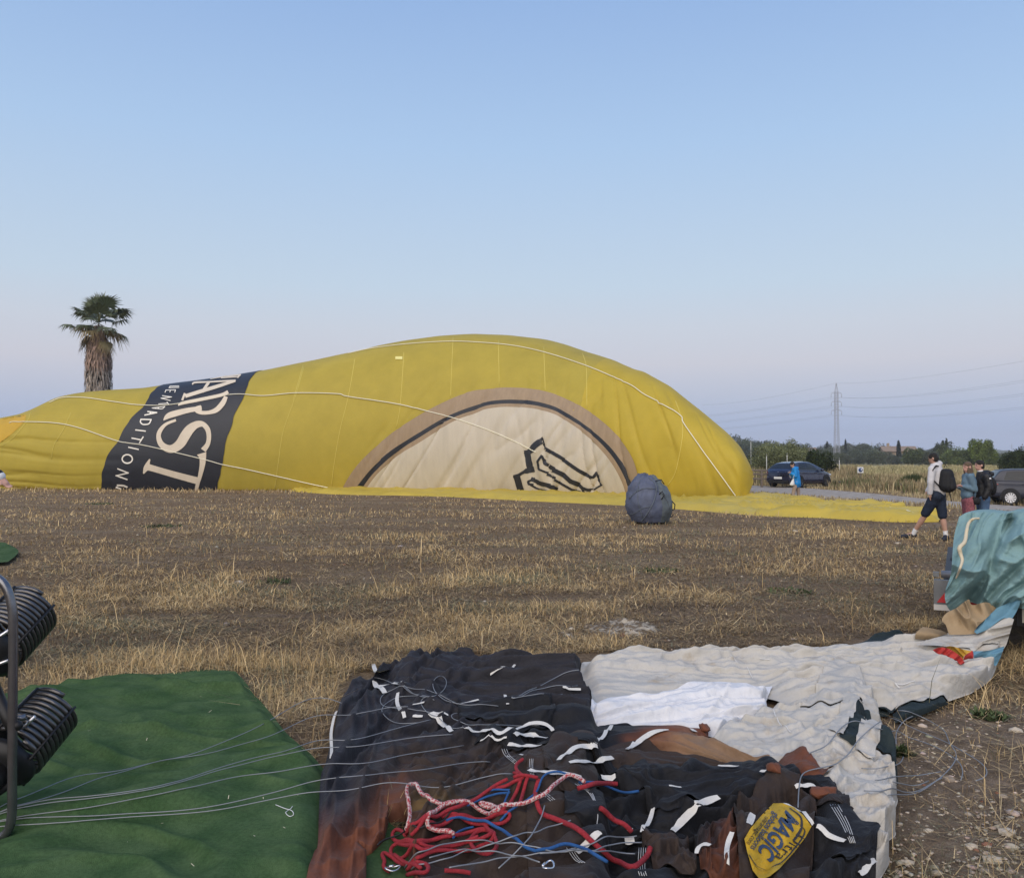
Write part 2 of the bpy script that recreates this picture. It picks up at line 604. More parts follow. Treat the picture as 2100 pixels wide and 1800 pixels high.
def build_balloon_surface():
    st = np.array(BS, float)
    cat_ = catmull(st, 20)
    dd = np.concatenate([[0], np.cumsum(np.hypot(np.diff(cat_[:, 0]) / 1800 * 42, np.diff(cat_[:, 1])) + np.abs(np.diff(cat_[:, 3])) * .5)])
    tt = np.linspace(0, dd[-1], NS)
    px, Y, W, H, C, ZL = [np.interp(tt, dd, cat_[:, k]) for k in range(6)]
    ZL = np.maximum(ZL, 0)
    X = (px - CX) / FPX * Y * 1.0
    F = np.stack([X, Y], 1)
    for _ in range(12):
        F[1:-1] = (F[:-2] + 2 * F[1:-1] + F[2:]) / 4
    T = np.gradient(F, axis=0)
    for _ in range(120):
        T[1:-1] = (T[:-2] + T[1:-1] + T[2:]) / 3
    T /= np.linalg.norm(T, axis=1)[:, None]
    Nn = np.stack([-T[:, 1], T[:, 0]], 1)
    vd = F / np.linalg.norm(F, axis=1)[:, None]
    wv = ss(px, 1050, 1400)[:, None]
    Nn = Nn * (1 - wv) + vd * wv
    Nn /= np.linalg.norm(Nn, axis=1)[:, None]
    th0 = 0.48
    th = np.linspace(-th0, math.pi + th0, NT)
    for it in range(14):
        zc = C * H
        zlo = np.minimum(ZL, zc)
        s_, c_ = np.sin(th)[None], np.cos(th)[None]
        up = np.sign(s_) * np.abs(s_) ** 0.92
        Z = np.where(s_ > 0, zc[:, None] + up * (H - zc)[:, None], zc[:, None] + s_ / math.sin(th0) * (zc - zlo)[:, None])
        off = (math.cos(th0) - np.sign(c_) * np.abs(c_) ** 0.94) * W[:, None] / 2
        P = np.stack([F[:, None, 0] + Nn[:, None, 0] * off, F[:, None, 1] + Nn[:, None, 1] * off, Z], -1)
        # fit height to the silhouette
        dz = P[..., 2] - CAMH
        cy, cz = P[..., 1] * CP + dz * SP, -P[..., 1] * SP + dz * CP
        U, Vv = CX + FPX * P[..., 0] / cy, CY - FPX * cz / cy
        j = np.argmin(Vv, 1)
        u, v = U[np.arange(NS), j], Vv[np.arange(NS), j]
        tgt = np.interp(u, [a for a, b in _SIL], [b for a, b in _SIL])
        D = P[np.arange(NS), j, 1]
        corr = (v - tgt) / FPX * D
        w = np.clip((np.arange(NS) / NS - 0.0) * 20, 0, 1) * ss(NS - np.arange(NS), 6, 28)
        H = H + np.clip(corr, -1, 1) * 0.6 * w
        for _ in range(8):
            H[1:-1] = (H[:-2] + 2 * H[1:-1] + H[2:]) / 4
    # soft bulges between tapes, creases
    sa = (tt / tt[-1])[:, None] * np.ones((1, NT))
    ta = np.linspace(0, 1, NT)[None] * np.ones((NS, 1))
    nrm = np.cross(np.gradient(P, axis=0), np.gradient(P, axis=1))
    nrm /= np.linalg.norm(nrm, axis=2)[..., None] + 1e-9
    if nrm[NS // 2, NT // 4, 1] > 0:
        nrm = -nrm
    d = 0.10 * fbm(sa * 9, ta * 5, 3, 31) * np.sin(np.clip(ta, 0, 1) * math.pi)
    # wrinkles: right-hand folds fan up from the ground, left ones run along
    wr = np.abs(vn(sa * 62 + ta * 9 + 1.2 * vn(sa * 8, ta * 3, 4), ta * 2.2, 12))
    d += -0.13 * (1 - wr) ** 4 * ss(sa, .56, .70) * (1 - ss(sa, .93, .985)) * (1 - ss(ta, .26, .40)) * (0.35 + 0.65 * ss(vn(sa * 10, ta * 3, 77), -.2, .5))
    wl = np.abs(vn(ta * 42 + sa * 16 + vn(sa * 12, ta * 5, 6), sa * 5, 15))
    d += -0.12 * (1 - wl) ** 4 * (1 - ss(sa, .10, .30)) * (1 - ss(ta, .16, .34))
    we = np.abs(vn(sa * 90 - ta * 30, ta * 4, 51))
    d += -0.09 * (1 - we) ** 4 * ss(sa, .45, .56) * (1 - ss(sa, .74, .80)) * (1 - ss(ta, .2, .3))
    d += 0.06 * np.abs(vn(sa * 150, ta * 3, 61)) * (1 - ss(ta, 0.0, .07))
    P = P + nrm * d[..., None]
    P[..., 2] = np.maximum(P[..., 2], 0.02)
    return P, sa, ta


BP, BSA, BTA = build_balloon_surface()
BF = gridF(NS, NT)
_bt = np.concatenate([BF[:, :3], BF[:, [0, 2, 3]]])
BBVH = BVHTree.FromPolygons([tuple(p) for p in BP.reshape(-1, 3)], [tuple(f) for f in _bt.tolist()])
CAMV = Vector((0, 0, CAMH))


def bhit(px, py, off=0.02):
    h = BBVH.ray_cast(CAMV, ray(px, py))
    if h[0] is None:
        return None
    n = h[1]
    if n.dot(h[0] - CAMV) > 0:
        n = -n
    return h[0] + n * off


def bnear(px, py, off=0.02):
    for k in range(24):
        p = bhit(px, py + k * 0.7, off)
        if p is not None:
            return p
    for k in range(12):
        p = bhit(px, py - k * 0.7, off)
        if p is not None:
            return p
    return None


yellow = mat('balloon_nylon', (0.64, 0.505, 0.085), 0.5, trans=0.40, var=0.10, vscale=0.7, spec=0.25, bump=0.12, bscale=3)
yellow2 = mat('balloon_nylon_lower', (0.70, 0.53, 0.07), 0.5, trans=0.40, var=0.08, vscale=0.9, spec=0.25, bump=0.15, bscale=4)
orange = mat('balloon_mouth_nylon', (0.74, 0.48, 0.06), 0.55, trans=0.35, var=0.08, vscale=1.0)
brown_n = mat('balloon_brown_nylon', (0.33, 0.24, 0.155), 0.55, var=0.12, vscale=2, bump=0.2, bscale=9, stretch=(3, 3, .4))
cream_n = mat('balloon_cream_nylon', (0.62, 0.555, 0.455), 0.55, trans=0.12, var=0.10, vscale=0.8, bump=0.25, bscale=6, stretch=(3, 3, .5))
black_n = mat('balloon_black_nylon', (0.020, 0.022, 0.030), 0.5, var=0.15, vscale=1.5, bump=0.2, bscale=6, spec=0.4)
tape_w = mat('load_tape', (0.80, 0.76, 0.60), 0.6)
tape_y = mat('seam_thread', (0.72, 0.60, 0.14), 0.6)
letter_m = mat('lettering_cream', (0.66, 0.57, 0.45), 0.55, var=0.08, vscale=2)
letter_w = mat('lettering_white', (0.78, 0.74, 0.66), 0.55)

balloon = thing('hot_air_balloon', 'huge half inflated yellow balloon lying on its side with a black lettered band', 'balloon')
# two tones of panel: the creased right end is a brighter yellow
_fs = BSA.ravel()[BF[:, 0]]


def bsub(name, mask, m):
    f = BF[mask]
    u, inv = np.unique(f.ravel(), return_inverse=True)
    return mk(name, BP.reshape(-1, 3)[u], inv.reshape(f.shape), m, balloon)


_h = bnear(1203, 780)
_i = int(np.argmin(np.sum((BP.reshape(-1, 3) - np.array(_h)) ** 2, 1)))
SSEAM = BSA.ravel()[_i]
bsub('envelope_body', _fs <= SSEAM, yellow)
bsub('envelope_crown', _fs > SSEAM, yellow2)['label'] = 'brighter yellow creased crown end'


def bcurve(name, pts, r, m, sub=8, flat=False):
    c = catmull(pts, sub)
    P = [bnear(a, b, .012 if m is tape_y else .055) for a, b in c]
    P = [p for p in P if p is not None]
    V, F = sweep(P, r, 6)
    return mk(name, np.array(V), F, m, balloon)


Z1 = lambda L: [(a * .33784, 560 + b * .33784) for a, b in L]
Z2 = lambda L: [(600 + a * .33784, 660 + b * .33784) for a, b in L]
Z3 = lambda L: [(1000 + a * .28958, 760 + b * .28958) for a, b in L]
for pts, r in ((Z1([(60, 912), (100, 905), (320, 910), (480, 940), (720, 1020), (900, 1050), (1240, 1130), (1350, 1160), (1500, 1190), (1700, 1235), (1900, 1280), (2000, 1300)]) + [(690, 1001)], .035),
               (Z1([(300, 790), (380, 760), (520, 760), (700, 785), (850, 803), (1050, 800), (1400, 740), (1600, 747), (1800, 730), (2050, 735)]) + Z2([(340, 455), (640, 500), (850, 550), (1000, 590), (1250, 680), (1440, 770), (1480, 790)]), .035),
               (Z2([(340, 195), (480, 165), (700, 138), (950, 123), (1150, 130), (1350, 150), (1550, 195), (1780, 270), (1950, 340), (2060, 390)]) + Z3([(1100, 165), (1200, 220), (1365, 320), (1390, 375), (1500, 530), (1640, 720), (1750, 870), (1760, 905)]), .030)):
    bcurve('load_tape', pts, r * .66, tape_w)
for pts in (Z2([(65, 262), (40, 350), (0, 490)]), Z2([(385, 188), (340, 450), (290, 650), (255, 850), (235, 1003)]), Z2([(680, 130), (655, 500), (630, 640)]), Z2([(975, 92), (966, 300), (960, 460)]),
            Z2([(1250, 112), (1255, 400)]), Z2([(1525, 152), (1535, 420)]), Z2([(1760, 192), (1783, 280), (1787, 515)]), Z1([(1845, 570), (1790, 760), (1720, 960), (1690, 1150), (1668, 1312)]),
            Z1([(430, 850), (385, 950), (330, 1040), (310, 1130)]), Z1([(185, 850), (165, 900), (80, 1000), (10, 1050)]), Z3([(1330, 215), (1368, 320), (1382, 420), (1370, 540), (1330, 720), (1275, 815)])):
    bcurve('panel_seam', pts, 0.014, tape_y, 6)


def bpoly(name, poly, m, off, step=7.0):
    """a flat printed shape: polygon in view of the cloth, laid on the cloth surface"""
    bm = bmesh.new()
    vs = [bm.verts.new((x, y, 0)) for x, y in poly]
    try:
        f = bm.faces.new(vs)
    except ValueError:
        bm.free()
        return None
    bmesh.ops.triangulate(bm, faces=[f], ngon_method='EAR_CLIP')
    for _ in range(7):
        es = [e for e in bm.edges if e.calc_length() > step]
        if not es:
            break
        bmesh.ops.subdivide_edges(bm, edges=es, cuts=1, use_grid_fill=False)
        bmesh.ops.triangulate(bm, faces=[q for q in bm.faces if len(q.verts) > 3])
    bad = []
    for v in bm.verts:
        p = bnear(v.co.x, v.co.y, off)
        if p is None:
            bad.append(v)
        else:
            v.co = p
    bmesh.ops.delete(bm, geom=bad, context='VERTS')
    V = np.array([v.co[:] for v in bm.verts])
    bm.verts.index_update()
    F = [[v.index for v in q.verts] for q in bm.faces]
    bm.free()
    return mk(name, V, F, m, balloon)


def ring(name, A, B, m, off, n=120, k=9):
    A, B = resample(catmull(A, 6), n), resample(catmull(B, 6), n)
    V = []
    for i in range(n):
        for j in range(k):
            q = A[i] + (B[i] - A[i]) * j / (k - 1)
            V.append(bnear(q[0], q[1], off))
    return mk(name, np.array(V), gridF(n, k), m, balloon)


EO = Z2([(300, 1015), (350, 930), (430, 830), (550, 720), (640, 650), (800, 550), (960, 470), (1090, 422)]) + Z3([(0, 133), (130, 122), (300, 130), (450, 160), (600, 222), (720, 290), (850, 390), (940, 485), (1010, 585), (1050, 675), (1070, 770), (1072, 890)])
K1 = Z2([(375, 1018), (480, 890), (600, 780), (750, 685), (900, 595), (1000, 548), (1100, 512)]) + Z3([(0, 222), (130, 208), (300, 214), (450, 247), (560, 300), (680, 377), (800, 472), (890, 562), (960, 662), (1000, 750), (1020, 820), (1024, 890)])
K2 = Z2([(415, 1018), (500, 910), (620, 800), (765, 705), (910, 617), (1005, 570), (1105, 536)]) + Z3([(0, 248), (130, 235), (300, 242), (450, 275), (560, 330), (680, 407), (780, 490), (870, 585), (935, 680), (980, 775), (1000, 840), (1002, 892)])
C1 = Z2([(440, 1020), (520, 918), (640, 812), (780, 727), (920, 637), (1010, 590), (1110, 556)]) + Z3([(0, 272), (130, 258), (300, 266), (450, 300), (560, 356), (660, 425), (760, 513), (850, 612), (915, 708), (962, 805), (982, 870), (986, 897)])
ring('emblem_border', EO, K1, brown_n, .042)
ring('emblem_black_ring', K1, K2, black_n, .045)
ring('emblem_inner_border', K2, C1, brown_n, .042)
ring('emblem_field', C1, [(748, 1005), (790, 1005.5), (850, 1006.5), (900, 1007.5), (980, 1010), (1060, 1012.5), (1130, 1015), (1200, 1017.5), (1250, 1019.5), (1286, 1020.5)], cream_n, .042, 200, 90)

# black band: found on the surface from its two edges, carried over the top and down the far side
Z5 = lambda L: [(190 + a * .16892, 750 + b * .16892) for a, b in L]


def st_of(px, py):
    h = bnear(px, py, 0.0)
    i = int(np.argmin(np.sum((BP.reshape(-1, 3) - np.array(h)) ** 2, 1)))
    return BSA.ravel()[i], BTA.ravel()[i]


le = np.array([st_of(*q) for q in catmull(Z5([(110, 1480), (112, 1400), (120, 1280), (180, 1110), (230, 1010), (325, 920), (350, 830), (440, 680), (540, 570), (640, 480), (700, 360), (775, 275)]), 4)])
re_ = np.array([st_of(*q) for q in catmull(Z5([(1505, 1510), (1540, 1350), (1580, 1170), (1620, 900), (1680, 760), (1740, 560), (1850, 360), (1900, 200), (1975, 85)]), 4)])
le, re_ = le[np.argsort(le[:, 1])], re_[np.argsort(re_[:, 1])]
nb = 130
tv = np.linspace(0.0, 0.86, nb)
sl, sr = np.interp(tv, le[:, 1], le[:, 0]), np.interp(tv, re_[:, 1], re_[:, 0])
for _ in range(2):
    sl[1:-1] = (sl[:-2] + 2 * sl[1:-1] + sl[2:]) / 4
    sr[1:-1] = (sr[:-2] + 2 * sr[1:-1] + sr[2:]) / 4


def bsurf(s, t):
    fs = np.interp(s, BSA[:, 0], np.arange(NS))
    ft = np.clip(t, 0, 1) * (NT - 1)
    i, j = np.clip(fs.astype(int), 0, NS - 2), np.clip(ft.astype(int), 0, NT - 2)
    a, b = (fs - i)[..., None], (ft - j)[..., None]
    return (BP[i, j] * (1 - a) + BP[i + 1, j] * a) * (1 - b) + (BP[i, j + 1] * (1 - a) + BP[i + 1, j + 1] * a) * b


kb = 48
S_ = sl[:, None] + (sr - sl)[:, None] * np.linspace(0, 1, kb)[None]
T_ = tv[:, None] * np.ones((1, kb))
BPt = bsurf(S_, T_)
nn = np.cross(np.gradient(BPt, axis=0), np.gradient(BPt, axis=1))
nn /= np.linalg.norm(nn, axis=2)[..., None] + 1e-9
ctr = BPt.mean((0, 1))
ctr[2] = 2
if (nn * (BPt - ctr)).sum(-1).mean() < 0:
    nn = -nn
mk('black_band', (BPt + nn * .03).reshape(-1, 3), gridF(nb, kb), black_n, balloon)


def stroke(pts, wid, sub=5, smooth=True):
    """outline polygon of a pen stroke of changing width, in picture units"""
    P = np.array([(p[0], p[1], p[2] if len(p) > 2 else wid) for p in pts], float)
    if smooth and len(P) > 2:
        P = catmull(P, sub)
    T = np.gradient(P[:, :2], axis=0)
    T /= np.linalg.norm(T, axis=1)[:, None] + 1e-9
    Nn = np.stack([-T[:, 1], T[:, 0]], 1)
    A, B = P[:, :2] + Nn * P[:, 2:] / 2, P[:, :2] - Nn * P[:, 2:] / 2
    return A, B


def bstroke(V, F, pts, wid, conv, off, smooth=True, k=3):
    if not smooth:
        q = np.array([(p[0], p[1], p[2] if len(p) > 2 else wid) for p in pts], float)
        for a_, b_ in ((0, 1), (-1, -2)):
            e = q[a_, :2] - q[b_, :2]
            q[a_, :2] += e / (np.linalg.norm(e) + 1e-9) * q[a_, 2] * .38
        out_ = [q[0]]
        for k_ in range(len(q) - 1):
            out_ += [q[k_] + (q[k_ + 1] - q[k_]) * t_ for t_ in (.08, .5, .92, 1.0)]
        pts = [tuple(v_) for v_ in out_]
    A, B = stroke(pts, wid, 6, smooth)
    L = np.linalg.norm(np.diff((A + B) / 2, axis=0), axis=1).sum()
    n = max(4, int(L / 14))
    A, B = resample(A, n), resample(B, n)
    b0 = len(V)
    ok = True
    pts_ = []
    for i in range(n):
        for j in range(k):
            q = conv([tuple(A[i] + (B[i] - A[i]) * j / (k - 1))])[0]
            p = bnear(q[0], q[1], off)
            if p is None:
                return
            pts_.append(tuple(p))
    V += pts_
    F += [tuple(b0 + x for x in f) for f in gridF(n, k).tolist()]


def bletter(name, strokes, m, conv, off, smooth=True):
    V, F = [], []
    for s in strokes:
        bstroke(V, F, s[0], s[1], conv, off, s[2] if len(s) > 2 else smooth)
    if V:
        return mk(name, np.array(V), F, m, balloon)


# big letters, reading down the band
bletter('letter_t', [([(702, 1132, 16), (672, 1200, 50), (650, 1250, 56), (624, 1306, 14)], 40), ([(655, 1225, 100), (720, 1238, 74), (1000, 1318, 76), (1280, 1392, 84)], 74), ([(1330, 1062, 120), (1342, 1110, 84), (1338, 1200, 66), (1310, 1330, 50), (1280, 1430, 44), (1262, 1508, 44)], 60)], letter_m, Z5, .058)
bletter('letter_s', [([(1018, 664, 30), (900, 712, 36), (830, 785, 50), (808, 860, 56), (835, 945, 70), (905, 1000, 85), (985, 1005, 100), (1070, 945, 115), (1130, 850, 120), (1190, 770, 110), (1270, 715, 80), (1340, 710, 60), (1400, 770, 60), (1418, 860, 55), (1403, 950, 55), (1350, 1026, 70)], 50)], letter_m, Z5, .058)
bletter('letter_r', [([(1045, 488, 16), (1095, 462, 36), (1300, 420, 40), (1560, 365, 40), (1650, 325, 40)], 40), ([(1625, 380, 45), (1585, 460, 62), (1510, 540, 60), (1420, 572, 45), (1330, 575, 45), (1272, 552, 50), (1262, 522, 40), (1320, 490, 12)], 45),
                     ([(1330, 520, 50), (1150, 550, 62), (1000, 588, 72), (930, 612, 66), (890, 642, 40), (868, 668, 6)], 50)], letter_m, Z5, .058)
bletter('letter_a', [([(1215, 240, 14), (1240, 215, 22), (1400, 207, 20), (1600, 196, 20), (1740, 190, 24)], 22), ([(1735, 192, 30), (1500, 265, 42), (1300, 325, 44), (1130, 378, 44)], 40), ([(1410, 215), (1342, 318)], 34, False), ([(1122, 352), (1096, 418)], 26, False)], letter_m, Z5, .058)
bletter('letter_w', [([(1430, 172, 8), (1600, 142, 14), (1800, 122, 20)], 14), ([(1560, 160, 10), (1700, 148, 14), (1780, 148, 10)], 12), ([(1795, 118), (1765, 152)], 18, False)], letter_m, Z5, .058)
# small letters of the second line
SL = [('letter_n', [[(312, 1248), (440, 1297)], [(440, 1297), (292, 1330)], [(292, 1330), (425, 1376)]]), ('letter_i', [[(445, 990), (562, 1015)]]),
      ('letter_t', [[(577, 935), (620, 866)], [(485, 880), (600, 902)]]), ('letter_i', [[(530, 782), (647, 796)]]), ('letter_d', [[(592, 654), (718, 658)], [(594, 654), (586, 688), (614, 714), (655, 716), (695, 704), (716, 658)]]),
      ('letter_a', [[(676, 562), (784, 574)], [(784, 574), (640, 604)], [(718, 568), (697, 590)]]), ('letter_r', [[(728, 520), (884, 501)], [(880, 502), (858, 526), (815, 530), (800, 512)], [(812, 528), (742, 522)]]),
      ('letter_t', [[(908, 448), (932, 478)], [(808, 470), (918, 463)]]), ('letter_n', [[(852, 372), (965, 388)], [(965, 388), (836, 402)], [(836, 402), (948, 430)]]),
      ('letter_e', [[(892, 305), (1012, 302)], [(894, 305), (884, 332)], [(950, 304), (942, 328)], [(1010, 302), (1002, 330)]]), ('letter_i', [[(930, 276), (1052, 272)]]), ('letter_l', [[(944, 258), (1050, 255)], [(944, 258), (938, 268)]])]
for nm, ss_ in SL:
    bletter(nm, [(s, 15 if s[0][1] > 540 else 9, len(s) > 3) for s in ss_], letter_w, Z5, .055)
bletter('letter_o', [([(428 + 62 * math.cos(a), 1130 + 52 * math.sin(a)) for a in np.linspace(0, 2 * math.pi, 26)], 17)], letter_w, Z5, .055)
bletter('letter_y', [([(300, 1445), (380, 1450), (430, 1470)], 22), ([(290, 1470), (350, 1490)], 18)], letter_w, Z5, .055)
# black crest outline on the cream field
Z6 = lambda L: [(1000 + a * .12548, 880 + b * .12548) for a, b in L]
CR = [([(905, 135, 10), (880, 195, 75), (800, 252, 80), (735, 318, 74)], 75, False), ([(722, 345), (640, 402)], 72, False), ([(650, 380), (700, 650)], 86, False), ([(735, 655, 80), (640, 680, 70), (600, 695, 40), (450, 785, 44)], 60, False), ([(485, 770), (555, 1015)], 86, False),
      ([(540, 1012), (800, 1030)], 22, False), ([(905, 145), (952, 318)], 26, False), ([(950, 318), (1245, 485)], 46, False), ([(1252, 505), (1490, 668), (1690, 782)], 46, False), ([(1680, 782), (1740, 780), (1790, 705)], 34, False), ([(1785, 705), (1855, 905)], 28, False),
      ([(1858, 905), (1785, 958)], 20, False), ([(892, 435), (825, 525), (850, 655), (985, 708)], 26, False), ([(990, 738), (1105, 790)], 34, False), ([(1115, 828), (1260, 912), (1380, 980), (1515, 1017)], 32, False),
      ([(892, 435, 20), (950, 560, 50), (1082, 640, 55)], 50, False), ([(1098, 672), (1245, 740), (1360, 845), (1482, 890)], 60, False), ([(1490, 890, 45), (1560, 958, 45), (1640, 984, 38), (1772, 970, 18)], 40, False), ([(1555, 965), (1612, 1095)], 28, False),
      ([(775, 805), (668, 850), (682, 892), (740, 900)], 28, False), ([(735, 818), (880, 882), (1005, 915)], 55, False), ([(1010, 925), (1135, 972)], 50, False), ([(690, 892), (800, 960), (960, 1000), (1060, 1030)], 24, False), ([(1150, 1025), (1280, 1082), (1450, 1105), (1610, 1098)], 22, False),
      ([(235, 1048), (480, 1036), (850, 1072)], 13, False)]
bletter('crest_outline', [([(p[0], p[1], p[2] * 1.2) if len(p) > 2 else p for p in c_[0]], c_[1] * 1.25, False) for c_ in CR], black_n, Z6, .060)
bpoly('maker_tag', Z2([(625, 212), (668, 212), (668, 230), (625, 229)]), mat('tag_yellow', (0.75, 0.68, 0.25), 0.6), .03)
# orange-yellow panel at the mouth end
bpoly('mouth_panel', [(-40, 872), (0, 860), (30, 854.5), (54, 850), (52, 862), (44, 872), (22, 892), (8, 902), (-10, 915), (-60, 930), (-80, 900)], orange, .02, 9)
# ================================================================ cloth: a small simulation for crumpled sheets
HX0, HX1, HY0, HY1, HC = -3.2, 6.4, 3.0, 9.4, 0.012
HNX, HNY = int((HX1 - HX0) / HC), int((HY1 - HY0) / HC)
HM = np.zeros((HNX, HNY))


def hm_at(x, y):
    fx = np.clip((np.asarray(x) - HX0) / HC - .5, 0, HNX - 1.001)
    fy = np.clip((np.asarray(y) - HY0) / HC - .5, 0, HNY - 1.001)
    i, j = fx.astype(int), fy.astype(int)
    a, b = fx - i, fy - j
    return (HM[i, j] * (1 - a) + HM[i + 1, j] * a) * (1 - b) + (HM[i, j + 1] * (1 - a) + HM[i + 1, j + 1] * a) * b


def hm_add(P):
    """raise the height map by a cloth grid"""
    nu, nv = P.shape[:2]
    k = int(math.ceil(max(np.abs(np.diff(P[..., :2], axis=0)).max(), np.abs(np.diff(P[..., :2], axis=1)).max()) / HC)) + 1
    k = min(k, 6)
    for a in np.arange(k) / k:
        for b in np.arange(k) / k:
            Q = (P[:-1, :-1] * (1 - a) + P[1:, :-1] * a) * (1 - b) + (P[:-1, 1:] * (1 - a) + P[1:, 1:] * a) * b
            i = np.clip(((Q[..., 0] - HX0) / HC).astype(int), 0, HNX - 1)
            j = np.clip(((Q[..., 1] - HY0) / HC).astype(int), 0, HNY - 1)
            np.maximum.at(HM, (i.ravel(), j.ravel()), Q[..., 2].ravel())


HMS = None


def hm_smooth(r=3):
    global HMS
    A = HM.copy()
    for ax in (0, 1):
        for _ in range(2):
            k = 2 * r + 1
            pad = [(0, 0), (0, 0)]
            pad[ax] = (r + 1, r)
            c = np.cumsum(np.pad(A, pad, mode='edge'), axis=ax)
            A = (np.take(c, range(k, c.shape[ax]), axis=ax) - np.take(c, range(0, c.shape[ax] - k), axis=ax)) / k
    HMS = np.maximum(A, HM * .6 + A * .4)


def hm_lo(x, y):
    """like hm_at on the softened map"""
    M = HM if HMS is None else HMS
    fx = np.clip((np.asarray(x) - HX0) / HC - .5, 0, HNX - 1.001)
    fy = np.clip((np.asarray(y) - HY0) / HC - .5, 0, HNY - 1.001)
    i, j = fx.astype(int), fy.astype(int)
    a, b = fx - i, fy - j
    return (M[i, j] * (1 - a) + M[i + 1, j] * a) * (1 - b) + (M[i, j + 1] * (1 - a) + M[i + 1, j + 1] * a) * b


def hp(px, py, off=0.0):
    """point on the cloths seen at a pixel"""
    d = ray(px, py)
    t = 1.0
    lo = None
    zz = np.linspace(0.55, -0.01, 160)
    t = (zz - CAMH) / d.z
    H_ = hm_lo(d.x * t, d.y * t)
    k = np.nonzero(H_ >= zz)[0]
    if len(k) == 0:
        return gp(px, py, off)
    k = k[0]
    z = float(zz[k])
    t = (z - CAMH) / d.z
    return Vector((d.x * t, d.y * t, z + off))


def coons(left, top, right, bottom, nu, nv, px=True, z0=0.0):
    """grid from four edges: left/right run near to far, bottom/top run left to right"""
    E = []
    for c, n in ((left, nv), (right, nv), (bottom, nu), (top, nu)):
        c = catmull(c, 6)
        if px:
            c = np.array([gp(a, b, z0)[:2] for a, b in c])
        E.append(resample(c, n))
    Lf, Rt, Bt, Tp = E
    u = np.linspace(0, 1, nu)[:, None, None]
    v = np.linspace(0, 1, nv)[None, :, None]
    P = (1 - u) * Lf[None] + u * Rt[None] + (1 - v) * Bt[:, None] + v * Tp[:, None]
    P = P - ((1 - u) * (1 - v) * (Lf[0] + Bt[0]) / 2 + u * (1 - v) * (Rt[0] + Bt[-1]) / 2 + (1 - u) * v * (Lf[-1] + Tp[0]) / 2 + u * v * (Rt[-1] + Tp[-1]) / 2)
    return np.concatenate([P, np.zeros((nu, nv, 1))], 2)


def upsample(P, nu, nv):
    a = np.linspace(0, P.shape[0] - 1, nu)
    b = np.linspace(0, P.shape[1] - 1, nv)
    i, j = np.clip(a.astype(int), 0, P.shape[0] - 2), np.clip(b.astype(int), 0, P.shape[1] - 2)
    fa, fb = (a - i)[:, None, None], (b - j)[None, :, None]
    Q = P[i] * (1 - fa) + P[i + 1] * fa
    return Q[:, j] * (1 - fb) + Q[:, j + 1] * fb


